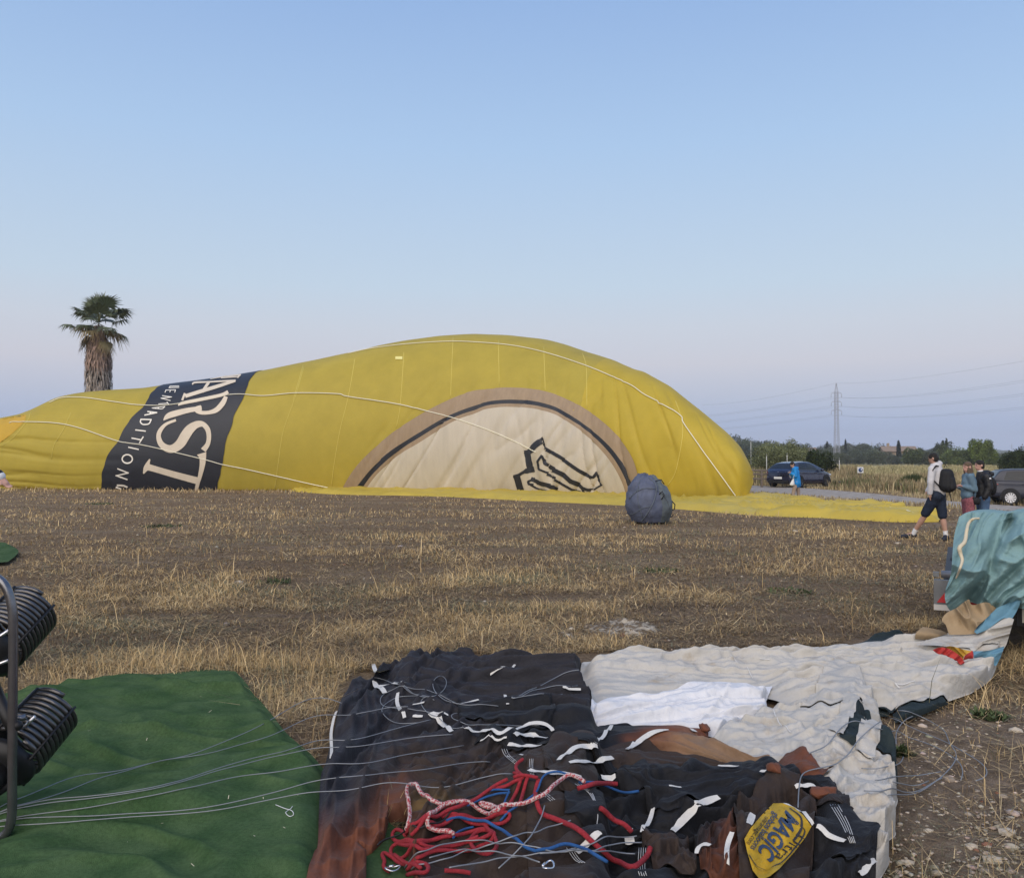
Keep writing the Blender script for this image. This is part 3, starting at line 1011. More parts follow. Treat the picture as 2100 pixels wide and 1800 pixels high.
def drape(P0, su, sv, seed=1, levels=((3, 160), (1, 60)), amp=0.02, wl=0.35, grav=0.0016, bend=0.25, base=None, off=0.006, hmax=0.16, aniso=(1, 1), pin=True, flat=None):
    """P0: flat target grid (nu,nv,3) at full resolution; su, sv: how much longer the cloth is than the ground it lies on"""
    nu0, nv0 = P0.shape[:2]
    base = base or hm_at
    P = None
    su = np.broadcast_to(np.asarray(su, float), (nu0, nv0))
    sv = np.broadcast_to(np.asarray(sv, float), (nu0, nv0))
    for lev, iters in levels:
        nu, nv = max(4, nu0 // lev), max(4, nv0 // lev)
        G = upsample(P0, nu, nv)
        SU, SV = upsample(su[..., None], nu, nv)[..., 0], upsample(sv[..., None], nu, nv)[..., 0]
        if P is None:
            P = G.copy()
            x, y = G[..., 0] / wl * aniso[0], G[..., 1] / wl * aniso[1]
            P[..., 2] = base(G[..., 0], G[..., 1]) + off + amp * (1 + fbm(x, y, 4, seed, .6)) + amp * 0.6 * np.abs(vn(x * 2.3, y * 2.3, seed + 9))
        else:
            P = upsample(P, nu, nv)
            P[..., 2] += 0.004 * fbm(G[..., 0] * 30, G[..., 1] * 30, 2, seed + 5)
        ru = np.linalg.norm(np.diff(G, axis=0), axis=2) * (1 + (SU[1:] + SU[:-1]) / 2)
        rv = np.linalg.norm(np.diff(G, axis=1), axis=2) * (1 + (SV[:, 1:] + SV[:, :-1]) / 2)
        rd = np.sqrt(((ru[:, 1:] + ru[:, :-1]) / 2) ** 2 + ((rv[1:] + rv[:-1]) / 2) ** 2)
        ru2, rv2 = ru[1:] + ru[:-1], rv[:, 1:] + rv[:, :-1]
        prev = P.copy()
        eu = (slice(None), )

        def con(A, B, rest, k):
            d = B - A
            L = np.sqrt((d * d).sum(-1)) + 1e-9
            c = (0.5 * k * (L - rest) / L)[..., None] * d
            A += c
            B -= c
        for it in range(iters):
            vel = (P - prev) * 0.92
            prev = P.copy()
            P += vel
            P[..., 2] -= grav
            for rep in range(2):
                for s in (0, 1):
                    n = (nu - s) // 2
                    if n > 0:
                        con(P[s:s + 2 * n:2], P[s + 1:s + 2 * n:2][:n], ru[s:s + 2 * n:2][:n], 1.0) if (s + 2 * n) <= nu else None
                for s in (0, 1):
                    n = (nv - s) // 2
                    if n > 0:
                        con(P[:, s:s + 2 * n:2], P[:, s + 1:s + 2 * n:2][:, :n], rv[:, s:s + 2 * n:2][:, :n], 1.0)
                # shear (Jacobi, averaged)
                d = P[1:, 1:] - P[:-1, :-1]
                L = np.sqrt((d * d).sum(-1)) + 1e-9
                c = (0.12 * (L - rd) / L)[..., None] * d
                P[:-1, :-1] += c
                P[1:, 1:] -= c
                d = P[1:, :-1] - P[:-1, 1:]
                L = np.sqrt((d * d).sum(-1)) + 1e-9
                c = (0.12 * (L - rd) / L)[..., None] * d
                P[:-1, 1:] += c
                P[1:, :-1] -= c
            # bending
            m = (P[2:] + P[:-2]) / 2 - P[1:-1]
            P[1:-1] += bend * m * 0.5
            m = (P[:, 2:] + P[:, :-2]) / 2 - P[:, 1:-1]
            P[:, 1:-1] += bend * m * 0.5
            if pin:
                for sl_ in ((0, slice(None)), (-1, slice(None)), (slice(None), 0), (slice(None), -1)):
                    P[sl_][..., :2] += 0.5 * (G[sl_][..., :2] - P[sl_][..., :2])
            P[..., :2] += 0.02 * (G[..., :2] - P[..., :2])
            b = base(P[..., 0], P[..., 1]) + off
            hit = P[..., 2] < b
            P[..., 2] = np.where(hit, b, P[..., 2])
            over = P[..., 2] - b - hmax
            P[..., 2] -= np.where(over > 0, over * 0.5, 0)
            prev[hit] = prev[hit] * 0.3 + P[hit] * 0.7
    return P


def smoothg(P, n=1):
    for _ in range(n):
        P[1:-1, 1:-1] = (P[1:-1, 1:-1] * 2 + P[2:, 1:-1] + P[:-2, 1:-1] + P[1:-1, 2:] + P[1:-1, :-2]) / 6
    return P


def cloth_obj(name, P, m, parent=None, keep=None, thick=0.0025, col=None, edge=True, snap=None):
    nu, nv = P.shape[:2]
    F = gridF(nu, nv)
    V = P.reshape(-1, 3).copy()
    if keep is not None:
        k = keep.ravel()
        F = F[k[F].any(1)]
        if snap is not None:
            # pull the cut edge onto the outline so that it runs clean
            for i in np.unique(F[~k[F]]):
                p = V[i, :2]
                best, bq = 1e9, p
                for a, b in zip(snap, snap[1:] + snap[:1]):
                    a, b = np.array(a), np.array(b)
                    t = np.clip(np.dot(p - a, b - a) / max(1e-9, np.dot(b - a, b - a)), 0, 1)
                    q = a + (b - a) * t
                    d = np.hypot(*(q - p))
                    if d < best:
                        best, bq = d, q
                if best < .05:
                    V[i, :2] = bq
                    V[i, 2] = min(V[i, 2], .035)
    u, inv = np.unique(F.ravel(), return_inverse=True)
    return mk(name, V[u], inv.reshape(F.shape), m, parent, col=None if col is None else col.reshape(-1, 3)[u])


def proj(P):
    dz = P[..., 2] - CAMH
    cy, cz = P[..., 1] * CP + dz * SP, -P[..., 1] * SP + dz * CP
    return CX + FPX * P[..., 0] / cy, CY - FPX * cz / cy


def fabric(name, base, rough=0.8, var=0.12, vscale=5, stains=None, sheen=0.0, attr=False, trans=0.0):
    m = mat(name, base, rough, var=var, vscale=vscale, bump=0.0, sheen=sheen, attr=attr, spec=0.2, trans=trans)
    nt = m.node_tree
    b = nt.nodes['Principled BSDF']
    co = nt.nodes.new('ShaderNodeTexCoord')
    hts = None
    for sc_, st, ds in ((14, .45, .020), (45, .4, .009), (900, .18, .0015)):
        n2 = nt.nodes.new('ShaderNodeTexNoise')
        n2.inputs['Scale'].default_value = sc_
        n2.inputs['Detail'].default_value = 3
        n2.inputs['Distortion'].default_value = 0.8
        nt.links.new(co.outputs['Object'], n2.inputs['Vector'])
        bp = nt.nodes.new('ShaderNodeBump')
        bp.inputs['Strength'].default_value = st
        bp.inputs['Distance'].default_value = ds
        nt.links.new(n2.outputs['Fac'], bp.inputs['Height'])
        if hts is not None:
            nt.links.new(hts, bp.inputs['Normal'])
        hts = bp.outputs[0]
    nt.links.new(hts, b.inputs['Normal'])
    if stains:
        src = b.inputs['Base Color'].links[0].from_socket if b.inputs['Base Color'].links else None
        nz = nt.nodes.new('ShaderNodeTexNoise')
        nz.inputs['Scale'].default_value = stains[1]
        nz.inputs['Detail'].default_value = 7
        nz.inputs['Roughness'].default_value = .7
        nt.links.new(co.outputs['Object'], nz.inputs['Vector'])
        rp = nt.nodes.new('ShaderNodeValToRGB')
        rp.color_ramp.elements[0].position, rp.color_ramp.elements[1].position = stains[2], stains[3]
        nt.links.new(nz.outputs['Fac'], rp.inputs[0])
        mx = nt.nodes.new('ShaderNodeMixRGB')
        nt.links.new(rp.outputs[0], mx.inputs[0])
        nt.links.new(src, mx.inputs[1])
        mx.inputs[2].default_value = (*stains[0], 1)
        nt.links.new(mx.outputs[0], b.inputs['Base Color'])
    return m


def ridge(x, y, ang, wa, wl, seed, p=2.0, warp=0.5):
    """soft-crested cloth folds running along direction ang: wa across, wl along"""
    c, s = np.cos(ang), np.sin(ang)
    l, a = (x * c + y * s) / wl, (-x * s + y * c) / wa
    a = a + warp * vn(l * 1.3 + 5.1, a * 0.45, seed + 3) + 0.25 * warp * vn(l * 3.1, a * 1.1, seed + 4)
    n = vn(a, l, seed)
    r = 1 - np.abs(n) * 1.6
    return np.clip(r, 0, 1) ** p


def crumple(x, y, wl, seed, dirs=((0.2, 1.0), (1.3, .7), (2.4, .7), (-.5, .6))):
    h = 0
    wx, wy = x + 0.35 * wl * vn(x / wl, y / wl, seed + 40), y + 0.35 * wl * vn(x / wl + 9, y / wl, seed + 41)
    for k, (a, w) in enumerate(dirs):
        h = h + w * ridge(wx, wy, a, wl, wl * 4.2, seed + 11 * k, 1.35, .35)
        h = h + 0.38 * w * ridge(wx, wy, a + .35, wl * .42, wl * 2.2, seed + 11 * k + 5, 1.3, .35)
    return h / 1.75


def sheet(P0, h, lean=None, off=0.01, base=None, relax=2):
    """lay a cloth of fold height h over what is already on the ground; lean tips the crests over"""
    P = P0.copy()
    b = (base or hm_at)(P[..., 0], P[..., 1])
    if lean is not None:
        P[..., 0] += lean[0] * h
        P[..., 1] += lean[1] * h
        b = np.maximum(b, (base or hm_at)(P[..., 0], P[..., 1]))
    for _ in range(relax):
        c = b.copy()
        c[1:-1, 1:-1] = np.maximum(b[1:-1, 1:-1], (b[2:, 1:-1] + b[:-2, 1:-1] + b[1:-1, 2:] + b[1:-1, :-2]) / 4)
        b = c
    lo, hi = b + off, h + off + 0.016
    k = 0.03
    P[..., 2] = (lo + hi + np.sqrt((lo - hi) ** 2 + k * k)) / 2 - k / 2 * np.clip(1 - np.abs(lo - hi) / .02, 0, 1) * 0
    P[..., 2] = np.maximum(P[..., 2], lo) - 0.0
    return P
ZA = lambda L: [(1100 + a[0] * .3861, 1280 + a[1] * .3861, *a[2:]) for a in L]
Z8 = lambda L: [(600 + a[0] * .33784, 1300 + a[1] * .33784, *a[2:]) for a in L]
Z7 = lambda L: [(1700 + a[0] * .25907, 1020 + a[1] * .25907, *a[2:]) for a in L]
ZM = lambda L: [(a[0] * .4054, 1080 + a[1] * .4054, *a[2:]) for a in L]
ZR = lambda L: [(1780 + a[0] * .2139, 1420 + a[1] * .2139, *a[2:]) for a in L]


def uvgrid(nu, nv):
    return np.meshgrid(np.linspace(0, 1, nu), np.linspace(0, 1, nv), indexing='ij')


def edgefall(nu, nv, wu=.04, wv=.04, sides='lrtb'):
    U, Vv = uvgrid(nu, nv)
    e = np.ones((nu, nv))
    if 'l' in sides:
        e *= ss(U, 0, wu)
    if 'r' in sides:
        e *= ss(1 - U, 0, wu)
    if 'b' in sides:
        e *= ss(Vv, 0, wv)
    if 't' in sides:
        e *= ss(1 - Vv, 0, wv)
    return e


HM[:] = 0.016
# ---------------------------------------------------------------- green matting
MAT_L = [(-330, 1910), (-260, 1600), (-150, 1480), (0, 1455), (150, 1416)]
MAT_T = [(150, 1416), (225, 1396), (300, 1395), (360, 1390), (420, 1384), (482, 1387)]
MAT_R = [(900, 1910), (860, 1770), (780, 1690), (700, 1625), (660, 1588), (636, 1560), (590, 1520), (560, 1482), (536, 1452), (520, 1436), (505, 1412), (482, 1387)]
MAT_B = [(-330, 1910), (0, 1912), (400, 1912), (900, 1910)]


def green_mat_material(name='green_matting'):
    m = mat(name, (0.064, 0.118, 0.048), 0.95, var=.25, vscale=60, bump=.5, bscale=260, spec=.05, col2=None)
    nt = m.node_tree
    b = nt.nodes['Principled BSDF']
    src = b.inputs['Base Color'].links[0].from_socket
    co = nt.nodes.new('ShaderNodeTexCoord')
    nz = nt.nodes.new('ShaderNodeTexNoise')
    nz.inputs['Scale'].default_value = 5
    nz.inputs['Detail'].default_value = 8
    nt.links.new(co.outputs['Object'], nz.inputs['Vector'])
    rp = nt.nodes.new('ShaderNodeValToRGB')
    rp.color_ramp.elements[0].position, rp.color_ramp.elements[1].position = .35, .7
    rp.color_ramp.elements[0].color = (.75, .8, .8, 1)
    rp.color_ramp.elements[1].color = (1.35, 1.2, 1.3, 1)
    nt.links.new(nz.outputs['Fac'], rp.inputs[0])
    mx = nt.nodes.new('ShaderNodeMixRGB')
    mx.blend_type = 'MULTIPLY'
    mx.inputs[0].default_value = 1
    nt.links.new(src, mx.inputs[1])
    nt.links.new(rp.outputs[0], mx.inputs[2])
    nt.links.new(mx.outputs[0], b.inputs['Base Color'])
    return m


turf_m = green_mat_material()
G = coons(MAT_L, MAT_T, MAT_R, MAT_B, 210, 240)
x, y = G[..., 0], G[..., 1]
_ma, _mb = proj(G)
h = 1.25 * (1 - .92 * ss(_ma, 610, 690)) * (.055 * ridge(x, y, .12, .30, 1.3, 5, 1.1, .7) + .040 * ridge(x, y, -.35, .22, .9, 8, 1.2, .7) + .022 * ridge(x, y, .5, .22, .8, 18, 1.5, .7) + .030 * np.abs(fbm(x / .6, y / .6, 3, 2)) + .005 * crumple(x, y, .16, 4))
GP = smoothg(sheet(G, h * edgefall(210, 240, .05, .05, 'lrt'), (0, -.35), .012), 2)
gm = cloth_obj('green_mat', GP, turf_m)
tag(gm, 'wrinkled dark green matting spread flat on the grass under the thin grey cables', 'mat')
hm_add(GP)
G = coons([(-150, 1166), (-150, 1117)], [(-150, 1117), (-40, 1116), (10, 1119)], [(16, 1160), (33, 1146), (36, 1134), (10, 1119)], [(-150, 1166), (-60, 1166), (16, 1160)], 40, 30)
x, y = G[..., 0], G[..., 1]
o = cloth_obj('green_mat', sheet(G, .05 * ridge(x, y, .3, .6, 1.5, 3) * edgefall(40, 30, .1, .1) + .02, None, .02, base=lambda a, b: 0 * a + .02), turf_m)
tag(o, 'small green mat edge lying in the grass beyond the burner frame', 'mat')

# ---------------------------------------------------------------- the deflated envelope on the ground
env = thing('deflated_envelope', 'deflated balloon envelope spread on the ground, black skirt with cream and white panels', 'balloon envelope')
F_dark = fabric('skirt_cloth', (1, 1, 1), .72, .18, 6, attr=True, sheen=.03)
F_cream = fabric('cream_cloth', (0.475, 0.45, 0.41), .8, .10, 4, ((.30, .225, .14), 3.5, .56, .78))
F_white = fabric('white_cloth', (0.66, 0.655, 0.67), .75, .04, 4, ((.58, .53, .52), 5, .6, .8))
F_green = fabric('dark_green_cloth', (0.022, 0.033, 0.036), .75, .2, 6)
F_teal = fabric('teal_cloth', (0.195, 0.315, 0.325), .92, .10, 3)
F_blue = fabric('blue_cloth', (0.12, 0.25, 0.34), .7, .10, 3)
F_tan = fabric('tan_cloth', (0.33, 0.24, 0.145), .75, .12, 4)
F_red = fabric('red_cloth', (0.42, 0.045, 0.04), .7, .12, 4)
F_gold = fabric('gold_cloth', (0.50, 0.30, 0.05), .7, .12, 4)
F_tape = mat('white_webbing', (0.68, 0.65, 0.60), .75, var=.1, vscale=60, bump=.3, bscale=700)
CHAR, BROWN, RUST, OCHRE, TANC = [np.array(c) for c in ((.026, .025, .031), (.042, .029, .024), (.155, .056, .031), (.20, .125, .048), (.235, .145, .085))]
NAVY = np.array((.0125, .0130, .0165))


def mixc(a, b, t):
    return a + (b - a) * t[..., None]


NU, NV = 190, 330
DL = [(605, 1910), (640, 1775), (651, 1739), (654, 1670), (657, 1604), (669, 1543), (683, 1489), (701, 1418), (735, 1384)]
DT = [(735, 1384), (762, 1387), (803, 1375), (843, 1362), (904, 1356), (958, 1349), (1005, 1360), (1073, 1363), (1127, 1365), (1196, 1350)]
DR = [(1250, 1910), (1240, 1700), (1225, 1580), (1220, 1500), (1214, 1462), (1219, 1430), (1210, 1411), (1194, 1395), (1188, 1374), (1196, 1350)]
DB = [(605, 1910), (800, 1912), (1000, 1912), (1250, 1910)]
G = coons(DL, DT, DR, DB, NU, NV, z0=.085)
x, y = G[..., 0], G[..., 1]
U, V = uvgrid(NU, NV)
px0, py0 = proj(G)
# folds: pleats fanning from the right edge, depth-wise folds at the left, slack swags below
rt, lf = ss(px0, 850, 1050) * (1 - ss(py0, 1500, 1600)), 1 - ss(px0, 740, 880)
md = np.clip(1 - rt - lf, 0, 1)
h = rt * (.05 * ridge(x, y, .1, .35, 2.5, 50, 1.2) + .10 * ridge(x, y, .10, .125, 1.6, 51, 1.2, .5) + .055 * ridge(x, y, .2, .065, .9, 55, 1.2) + .03 * ridge(x, y, .0, .04, .6, 57, 1.2))
h = h + lf * (.085 * ridge(x, y, 1.45, .085, 2.0, 61, 1.2, .5) + .04 * ridge(x, y, 1.7, .05, 1.0, 63, 1.3) + .05 * ridge(x, y, .9, .2, .9, 65, 1.2))
h = h + md * (.06 * ridge(x, y, .4, .35, 1.2, 70, 1.2) + .085 * ridge(x, y, .5, .13, .9, 71, 1.1, .7) + .07 * ridge(x, y, 1.25, .085, .7, 73, 1.2, .7) + .04 * ridge(x, y, -.3, .05, .4, 75, 1.2))
h = h + .007 * crumple(x, y, .13, 77)
h = h + .03
P = smoothg(sheet(G, h * edgefall(NU, NV, .03, .02, 'lrt'), (.05, -.45), .012), 2)
qx, qy = proj(P)
nz = fbm(x * 3, y * 3, 4, 81)
br = ss(qy + 60 * nz, 1470, 1600) * ss(qx + 50 * nz, 690, 790)
orl = ss((qy - (1712 - .55 * (np.clip(qx, 600, 900) - 684) + 42 * nz)) / 62, -1.3, 0.5) * (1 - ss(qx + 30 * nz, 800, 880))
spots = ss(nz, .05, .4) * ss(qy, 1600, 1660) * ss(qx, 820, 860) * (1 - ss(qx, 900, 960)) * .7
col = mixc(mixc(mixc(np.broadcast_to(CHAR, G.shape), BROWN, br), RUST, orl), OCHRE, spots)
notch = [(749, 1920), (752, 1753), (734, 1738), (762, 1742), (789, 1715), (799, 1668), (816, 1665), (833, 1661), (838, 1700), (835, 1740), (848, 1790), (856, 1920)]
ngp = [tuple(gp(a, b, .06)[:2]) for a, b in notch]
keep = ~inpoly(G[..., 0], G[..., 1], ngp)
cloth_obj('skirt_panel', P, F_dark, env, keep, col=col, snap=ngp)['label'] = 'charcoal skirt cloth fading to rust brown at its near edge'
Q = P.copy()
Q[~keep] = 0
hm_add(np.where(keep[..., None], P, np.concatenate([P[..., :2], np.zeros((NU, NV, 1))], 2)))


def add_sheet(name, m, L, T, Rr, B, nu, nv, hf, lean=(.05, -.4), off=.008, ef=(.04, .04), sides='lrtb', colf=None, sm=2, label=None, keepf=None, z0=.075):
    G = coons(L, T, Rr, B, nu, nv, z0=z0)
    x, y = G[..., 0], G[..., 1]
    U, V = uvgrid(nu, nv)
    a, b = proj(G)
    h = hf(x, y, U, V, a, b)
    P = smoothg(sheet(G, h * edgefall(nu, nv, ef[0], ef[1], sides), lean, off), sm)
    col = colf(x, y, U, V, a, b) if colf else None
    keep = keepf(a, b) if keepf else None
    o = cloth_obj(name, P, m, env, keep, col=col)
    if label:
        o['label'] = label
    hm_add(P)
    return P


# dark lining showing behind and beside the cream cloth
add_sheet('lining', F_green, [(1700, 1334), (1735, 1330)], [(1735, 1330), (1780, 1308), (1806, 1300), (1830, 1296), (1870, 1308)], [(1915, 1330), (1890, 1318), (1870, 1308)], [(1700, 1334), (1800, 1340), (1915, 1330)], 60, 40,
          lambda x, y, U, V, a, b: .07 * ridge(x, y, .5, .25, 1, 3) + .03 + .02 * crumple(x, y, .15, 5), ef=(.1, .1))
add_sheet('lining', F_green, [(1835, 1470), (1830, 1452)], [(1830, 1452), (1870, 1436), (1935, 1420)], [(1945, 1432), (1935, 1420)], [(1835, 1470), (1880, 1458), (1945, 1432)], 60, 24,
          lambda x, y, U, V, a, b: .03 + .03 * crumple(x, y, .15, 5), ef=(.1, .1))
# long cream run towards the trailer
add_sheet('cream_panel', F_cream, [(1222, 1470), (1214, 1440), (1206, 1412), (1190, 1380), (1196, 1348)], [(1196, 1348), (1330, 1339), (1450, 1338), (1560, 1332), (1640, 1330), (1718, 1328), (1800, 1322), (1850, 1309), (1920, 1304), (1998, 1300), (2040, 1292)],
          [(1990, 1412), (2030, 1385), (2046, 1350), (2058, 1318), (2040, 1292)], [(1222, 1470), (1330, 1450), (1420, 1428), (1560, 1420), (1640, 1440), (1760, 1452), (1840, 1450), (1920, 1434), (1990, 1412)], 330, 150,
          lambda x, y, U, V, a, b: (.07 * ridge(x, y, .12, .16, 1.5, 101, 1.1, .6) + .05 * ridge(x, y, -.15, .09, .9, 103, 1.2, .6) + .04 * crumple(x, y, .13, 105) + .014 * crumple(x, y, .06, 107) + .02) * (1 + .15 * U) * (1 - .65 * ss(b, 1385, 1420) * (1 - ss(a, 1560, 1620))), lean=(.05, -.5), ef=(.03, .16), sm=2)
# white inset
add_sheet('white_panel', F_white, [(1224, 1496), (1212, 1470), (1213, 1442)], [(1213, 1442), (1255, 1432), (1332, 1422), (1409, 1406), (1486, 1399), (1584, 1410)], [(1466, 1500), (1520, 1470), (1576, 1452), (1570, 1430), (1584, 1410)],
          [(1224, 1496), (1270, 1493), (1380, 1488), (1420, 1490), (1466, 1500)], 200, 130,
          lambda x, y, U, V, a, b: .06 * ridge(x, y, .18, .11, 1.4, 111, 1.1, .5) + .045 * ridge(x, y, .4, .07, .7, 113, 1.3) + .03 * np.exp(-((a - 1462) / 40) ** 2) * ridge(x, y, 1.0, .09, .8, 117, 1.5) + .02 * crumple(x, y, .12, 115), ef=(.03, .12))
# near cream cloth, crumpled towards the right
add_sheet('cream_panel', F_cream, [(1700, 1840), (1660, 1700), (1560, 1600), (1440, 1540), (1420, 1520)], [(1420, 1520), (1470, 1500), (1517, 1476), (1580, 1452), (1640, 1438), (1720, 1442), (1756, 1462), (1770, 1490)],
          [(1800, 1790), (1818, 1755), (1808, 1722), (1832, 1700), (1822, 1668), (1838, 1630), (1826, 1604), (1838, 1585), (1806, 1570), (1782, 1545), (1752, 1530), (1770, 1490)], [(1700, 1840), (1760, 1820), (1815, 1770)], 200, 220,
          lambda x, y, U, V, a, b: (.055 * crumple(x, y, .16, 121) + .03 * crumple(x, y, .07, 123)) * (.45 + .75 * ss(a, 1560, 1720)) + .06 * ridge(x, y, -.5, .13, 1.3, 125, 1.3, .5) + .02 * crumple(x, y, .08, 127) + .02, lean=(-.05, -.4), ef=(.16, .05))
# bunched cream lump over the join
add_sheet('cream_panel', F_cream, [(1640, 1480), (1668, 1440), (1690, 1400)], [(1690, 1400), (1720, 1378), (1752, 1392)], [(1812, 1478), (1800, 1452), (1775, 1425), (1752, 1392)], [(1640, 1480), (1710, 1492), (1812, 1478)], 90, 110,
          lambda x, y, U, V, a, b: .10 * np.sin(np.clip(U, 0, 1) * math.pi) * np.sin(np.clip(V, 0, 1) * math.pi) + .06 * ridge(x, y, .9, .18, .8, 131) + .035 * crumple(x, y, .12, 133), ef=(.08, .08))

add_sheet('lining', F_green, [(1722, 1584), (1728, 1550), (1742, 1512), (1762, 1480)], [(1762, 1480), (1784, 1484), (1796, 1492)], [(1842, 1600), (1836, 1562), (1822, 1525), (1806, 1500), (1796, 1492)], [(1722, 1584), (1780, 1588), (1842, 1600)], 70, 80,
          lambda x, y, U, V, a, b: .07 * ridge(x, y, 1.2, .12, .8, 3) + .03 * crumple(x, y, .10, 5) + .02, ef=(.06, .06), z0=.06)
for L_, T_, R_, B_ in (([(1752, 1590), (1768, 1545), (1782, 1505)], [(1782, 1505), (1800, 1512)], [(1790, 1600), (1806, 1560), (1800, 1512)], [(1752, 1590), (1790, 1600)]), ([(1700, 1560), (1716, 1515), (1740, 1470)], [(1740, 1470), (1770, 1476)], [(1730, 1575), (1744, 1530), (1770, 1476)], [(1700, 1560), (1730, 1575)])):
    add_sheet('cream_panel', F_cream, L_, T_, R_, B_, 30, 70, lambda x, y, U, V, a, b: .06 * np.sin(U * math.pi) + .04 * crumple(x, y, .08, 7) + .03, ef=(.15, .06), z0=.08)
# base of black skirt cloth under the petals
dk = lambda c0, c1, s0, s1, sd, k=30: (lambda x, y, U, V, a, b: mixc(np.broadcast_to(c0, x.shape + (3,)), c1, ss(a + k * fbm(x * 4, y * 4, 3, sd), s0, s1)))
add_sheet('skirt_panel', F_dark, [(1085, 1910), (1080, 1700), (1085, 1600), (1100, 1560)], [(1100, 1560), (1250, 1560), (1400, 1590), (1560, 1600), (1660, 1640)], [(1760, 1910), (1800, 1778), (1790, 1755), (1740, 1725), (1690, 1680), (1660, 1640)],
          [(1085, 1910), (1300, 1912), (1500, 1912), (1760, 1910)], 210, 170,
          lambda x, y, U, V, a, b: .09 * ridge(x, y, .5, .12, 1.0, 141, 1.2, .7) + .07 * ridge(x, y, 1.1, .07, .7, 143, 1.2, .7) + .04 * ridge(x, y, -.2, .045, .5, 147, 1.2, .7) + .015 * crumple(x, y, .12, 145) + .02, ef=(.03, .03),
          colf=lambda x, y, U, V, a, b: mixc(np.broadcast_to(NAVY, x.shape + (3,)), BROWN, (1 - ss(a + 40 * fbm(x * 3, y * 3, 3, 9), 1150, 1230)) * .9))


def petal(name, top, bot, H, cols, sd, nu=170, nv=60, fold=.06, label=None):
    """one tapering lobe of the skirt: top and bottom outlines run from the gathered end to the tip"""
    L, Rr = [bot[0], top[0]], [bot[-1], top[-1]]
    add_sheet(name, F_dark, L, top, Rr, bot, nu, nv,
              lambda x, y, U, V, a, b: H * np.sin(np.clip(V, 0, 1) * math.pi) ** .7 * np.clip(np.sin((.10 + .82 * U) * math.pi), 0, 1) ** .5 * (1 + .25 * fbm(U * 4, V * 2, 3, sd)) + fold * 1.25 * np.clip(1 - 1.7 * np.abs(vn(V * 4.2 + 1.1 * vn(U * 3, V * 2, sd + 7) + .8 * U, U * 2.2, sd)), 0, 1) ** 1.2 + .40 * fold * np.clip(1 - 1.7 * np.abs(vn(V * 10 - 1.6 * U + vn(U * 5, V * 3, sd + 8), U * 4, sd + 2)), 0, 1) ** 1.2 + .3 * fold * ridge(x, y, .35, .08, .6, sd + 2, 1.4) + .01,
              lean=(.0, -.35), off=.01, ef=(.03, .10), colf=cols, label=label)


def lobe_col(x0, x1, x2, c0=NAVY, c1=RUST, c2=TANC, sd=5):
    def f(x, y, U, V, a, b):
        n = 34 * fbm(x * 4, y * 6, 4, sd) - 70 * (V - .5)
        return mixc(mixc(np.broadcast_to(c0, x.shape + (3,)), c1, ss(a + n, x0, x1)), c2, ss(a + n, x1 - 30, x2))
    return f


petal('skirt_petal', ZA([(-40, 590), (100, 590), (200, 560), (420, 543), (700, 545), (840, 543), (912, 552)]), ZA([(-40, 650), (200, 660), (450, 640), (700, 600), (850, 590), (900, 580), (914, 572)]), .05, lobe_col(1290, 1390, 1600, NAVY, RUST * .8, RUST), 11, 130, 36, .012)
petal('skirt_petal', ZA([(-60, 620), (60, 590), (180, 562), (420, 556), (700, 566), (850, 585), (980, 655), (1120, 722), (1240, 768)]), ZA([(-60, 700), (100, 745), (260, 765), (600, 715), (900, 745), (1120, 800), (1235, 800)]), .085, lobe_col(1270, 1340, 1470, NAVY, RUST, TANC), 21, 200, 64, .04, 'black skirt lobe bleached to tan at the tip')
petal('skirt_petal', ZA([(80, 790), (250, 760), (400, 720), (600, 698), (800, 720), (960, 760), (1200, 815), (1330, 782), (1400, 780), (1500, 870), (1590, 885)]), ZA([(80, 830), (300, 850), (640, 890), (800, 860), (1000, 870), (1250, 915), (1400, 935), (1500, 935), (1560, 905)]), .08, lobe_col(1480, 1620, 1900, BROWN, RUST * .9, RUST), 31, 210, 60, .04, 'dark brown skirt lobe rusty at the tip')
petal('skirt_petal', ZA([(380, 860), (560, 830), (620, 855), (850, 838), (1100, 835), (1300, 870), (1420, 930), (1560, 950), (1640, 1060), (1690, 1160)]), ZA([(380, 950), (520, 1000), (640, 1090), (740, 1118), (900, 1060), (1120, 1045), (1300, 985), (1450, 1060), (1560, 1130), (1680, 1176)]), .11, lobe_col(1640, 1760, 1900, NAVY, BROWN, RUST), 41, 220, 90, .06)
petal('skirt_petal', ZA([(-330, 700), (-180, 690), (-20, 745), (120, 775), (300, 820), (430, 850)]), ZA([(-330, 735), (-180, 760), (-80, 800), (60, 830), (240, 840), (420, 880)]), .07, lobe_col(1500, 1600, 1900), 51, 110, 44, .04)
petal('skirt_petal', Z8([(1000, 545), (1080, 545), (1300, 560), (1420, 540), (1560, 540), (1590, 600)]), Z8([(1010, 640), (1080, 655), (1250, 665), (1400, 705), (1520, 690), (1600, 640)]), .07, lobe_col(1500, 1600, 1900), 61, 90, 44, .05)
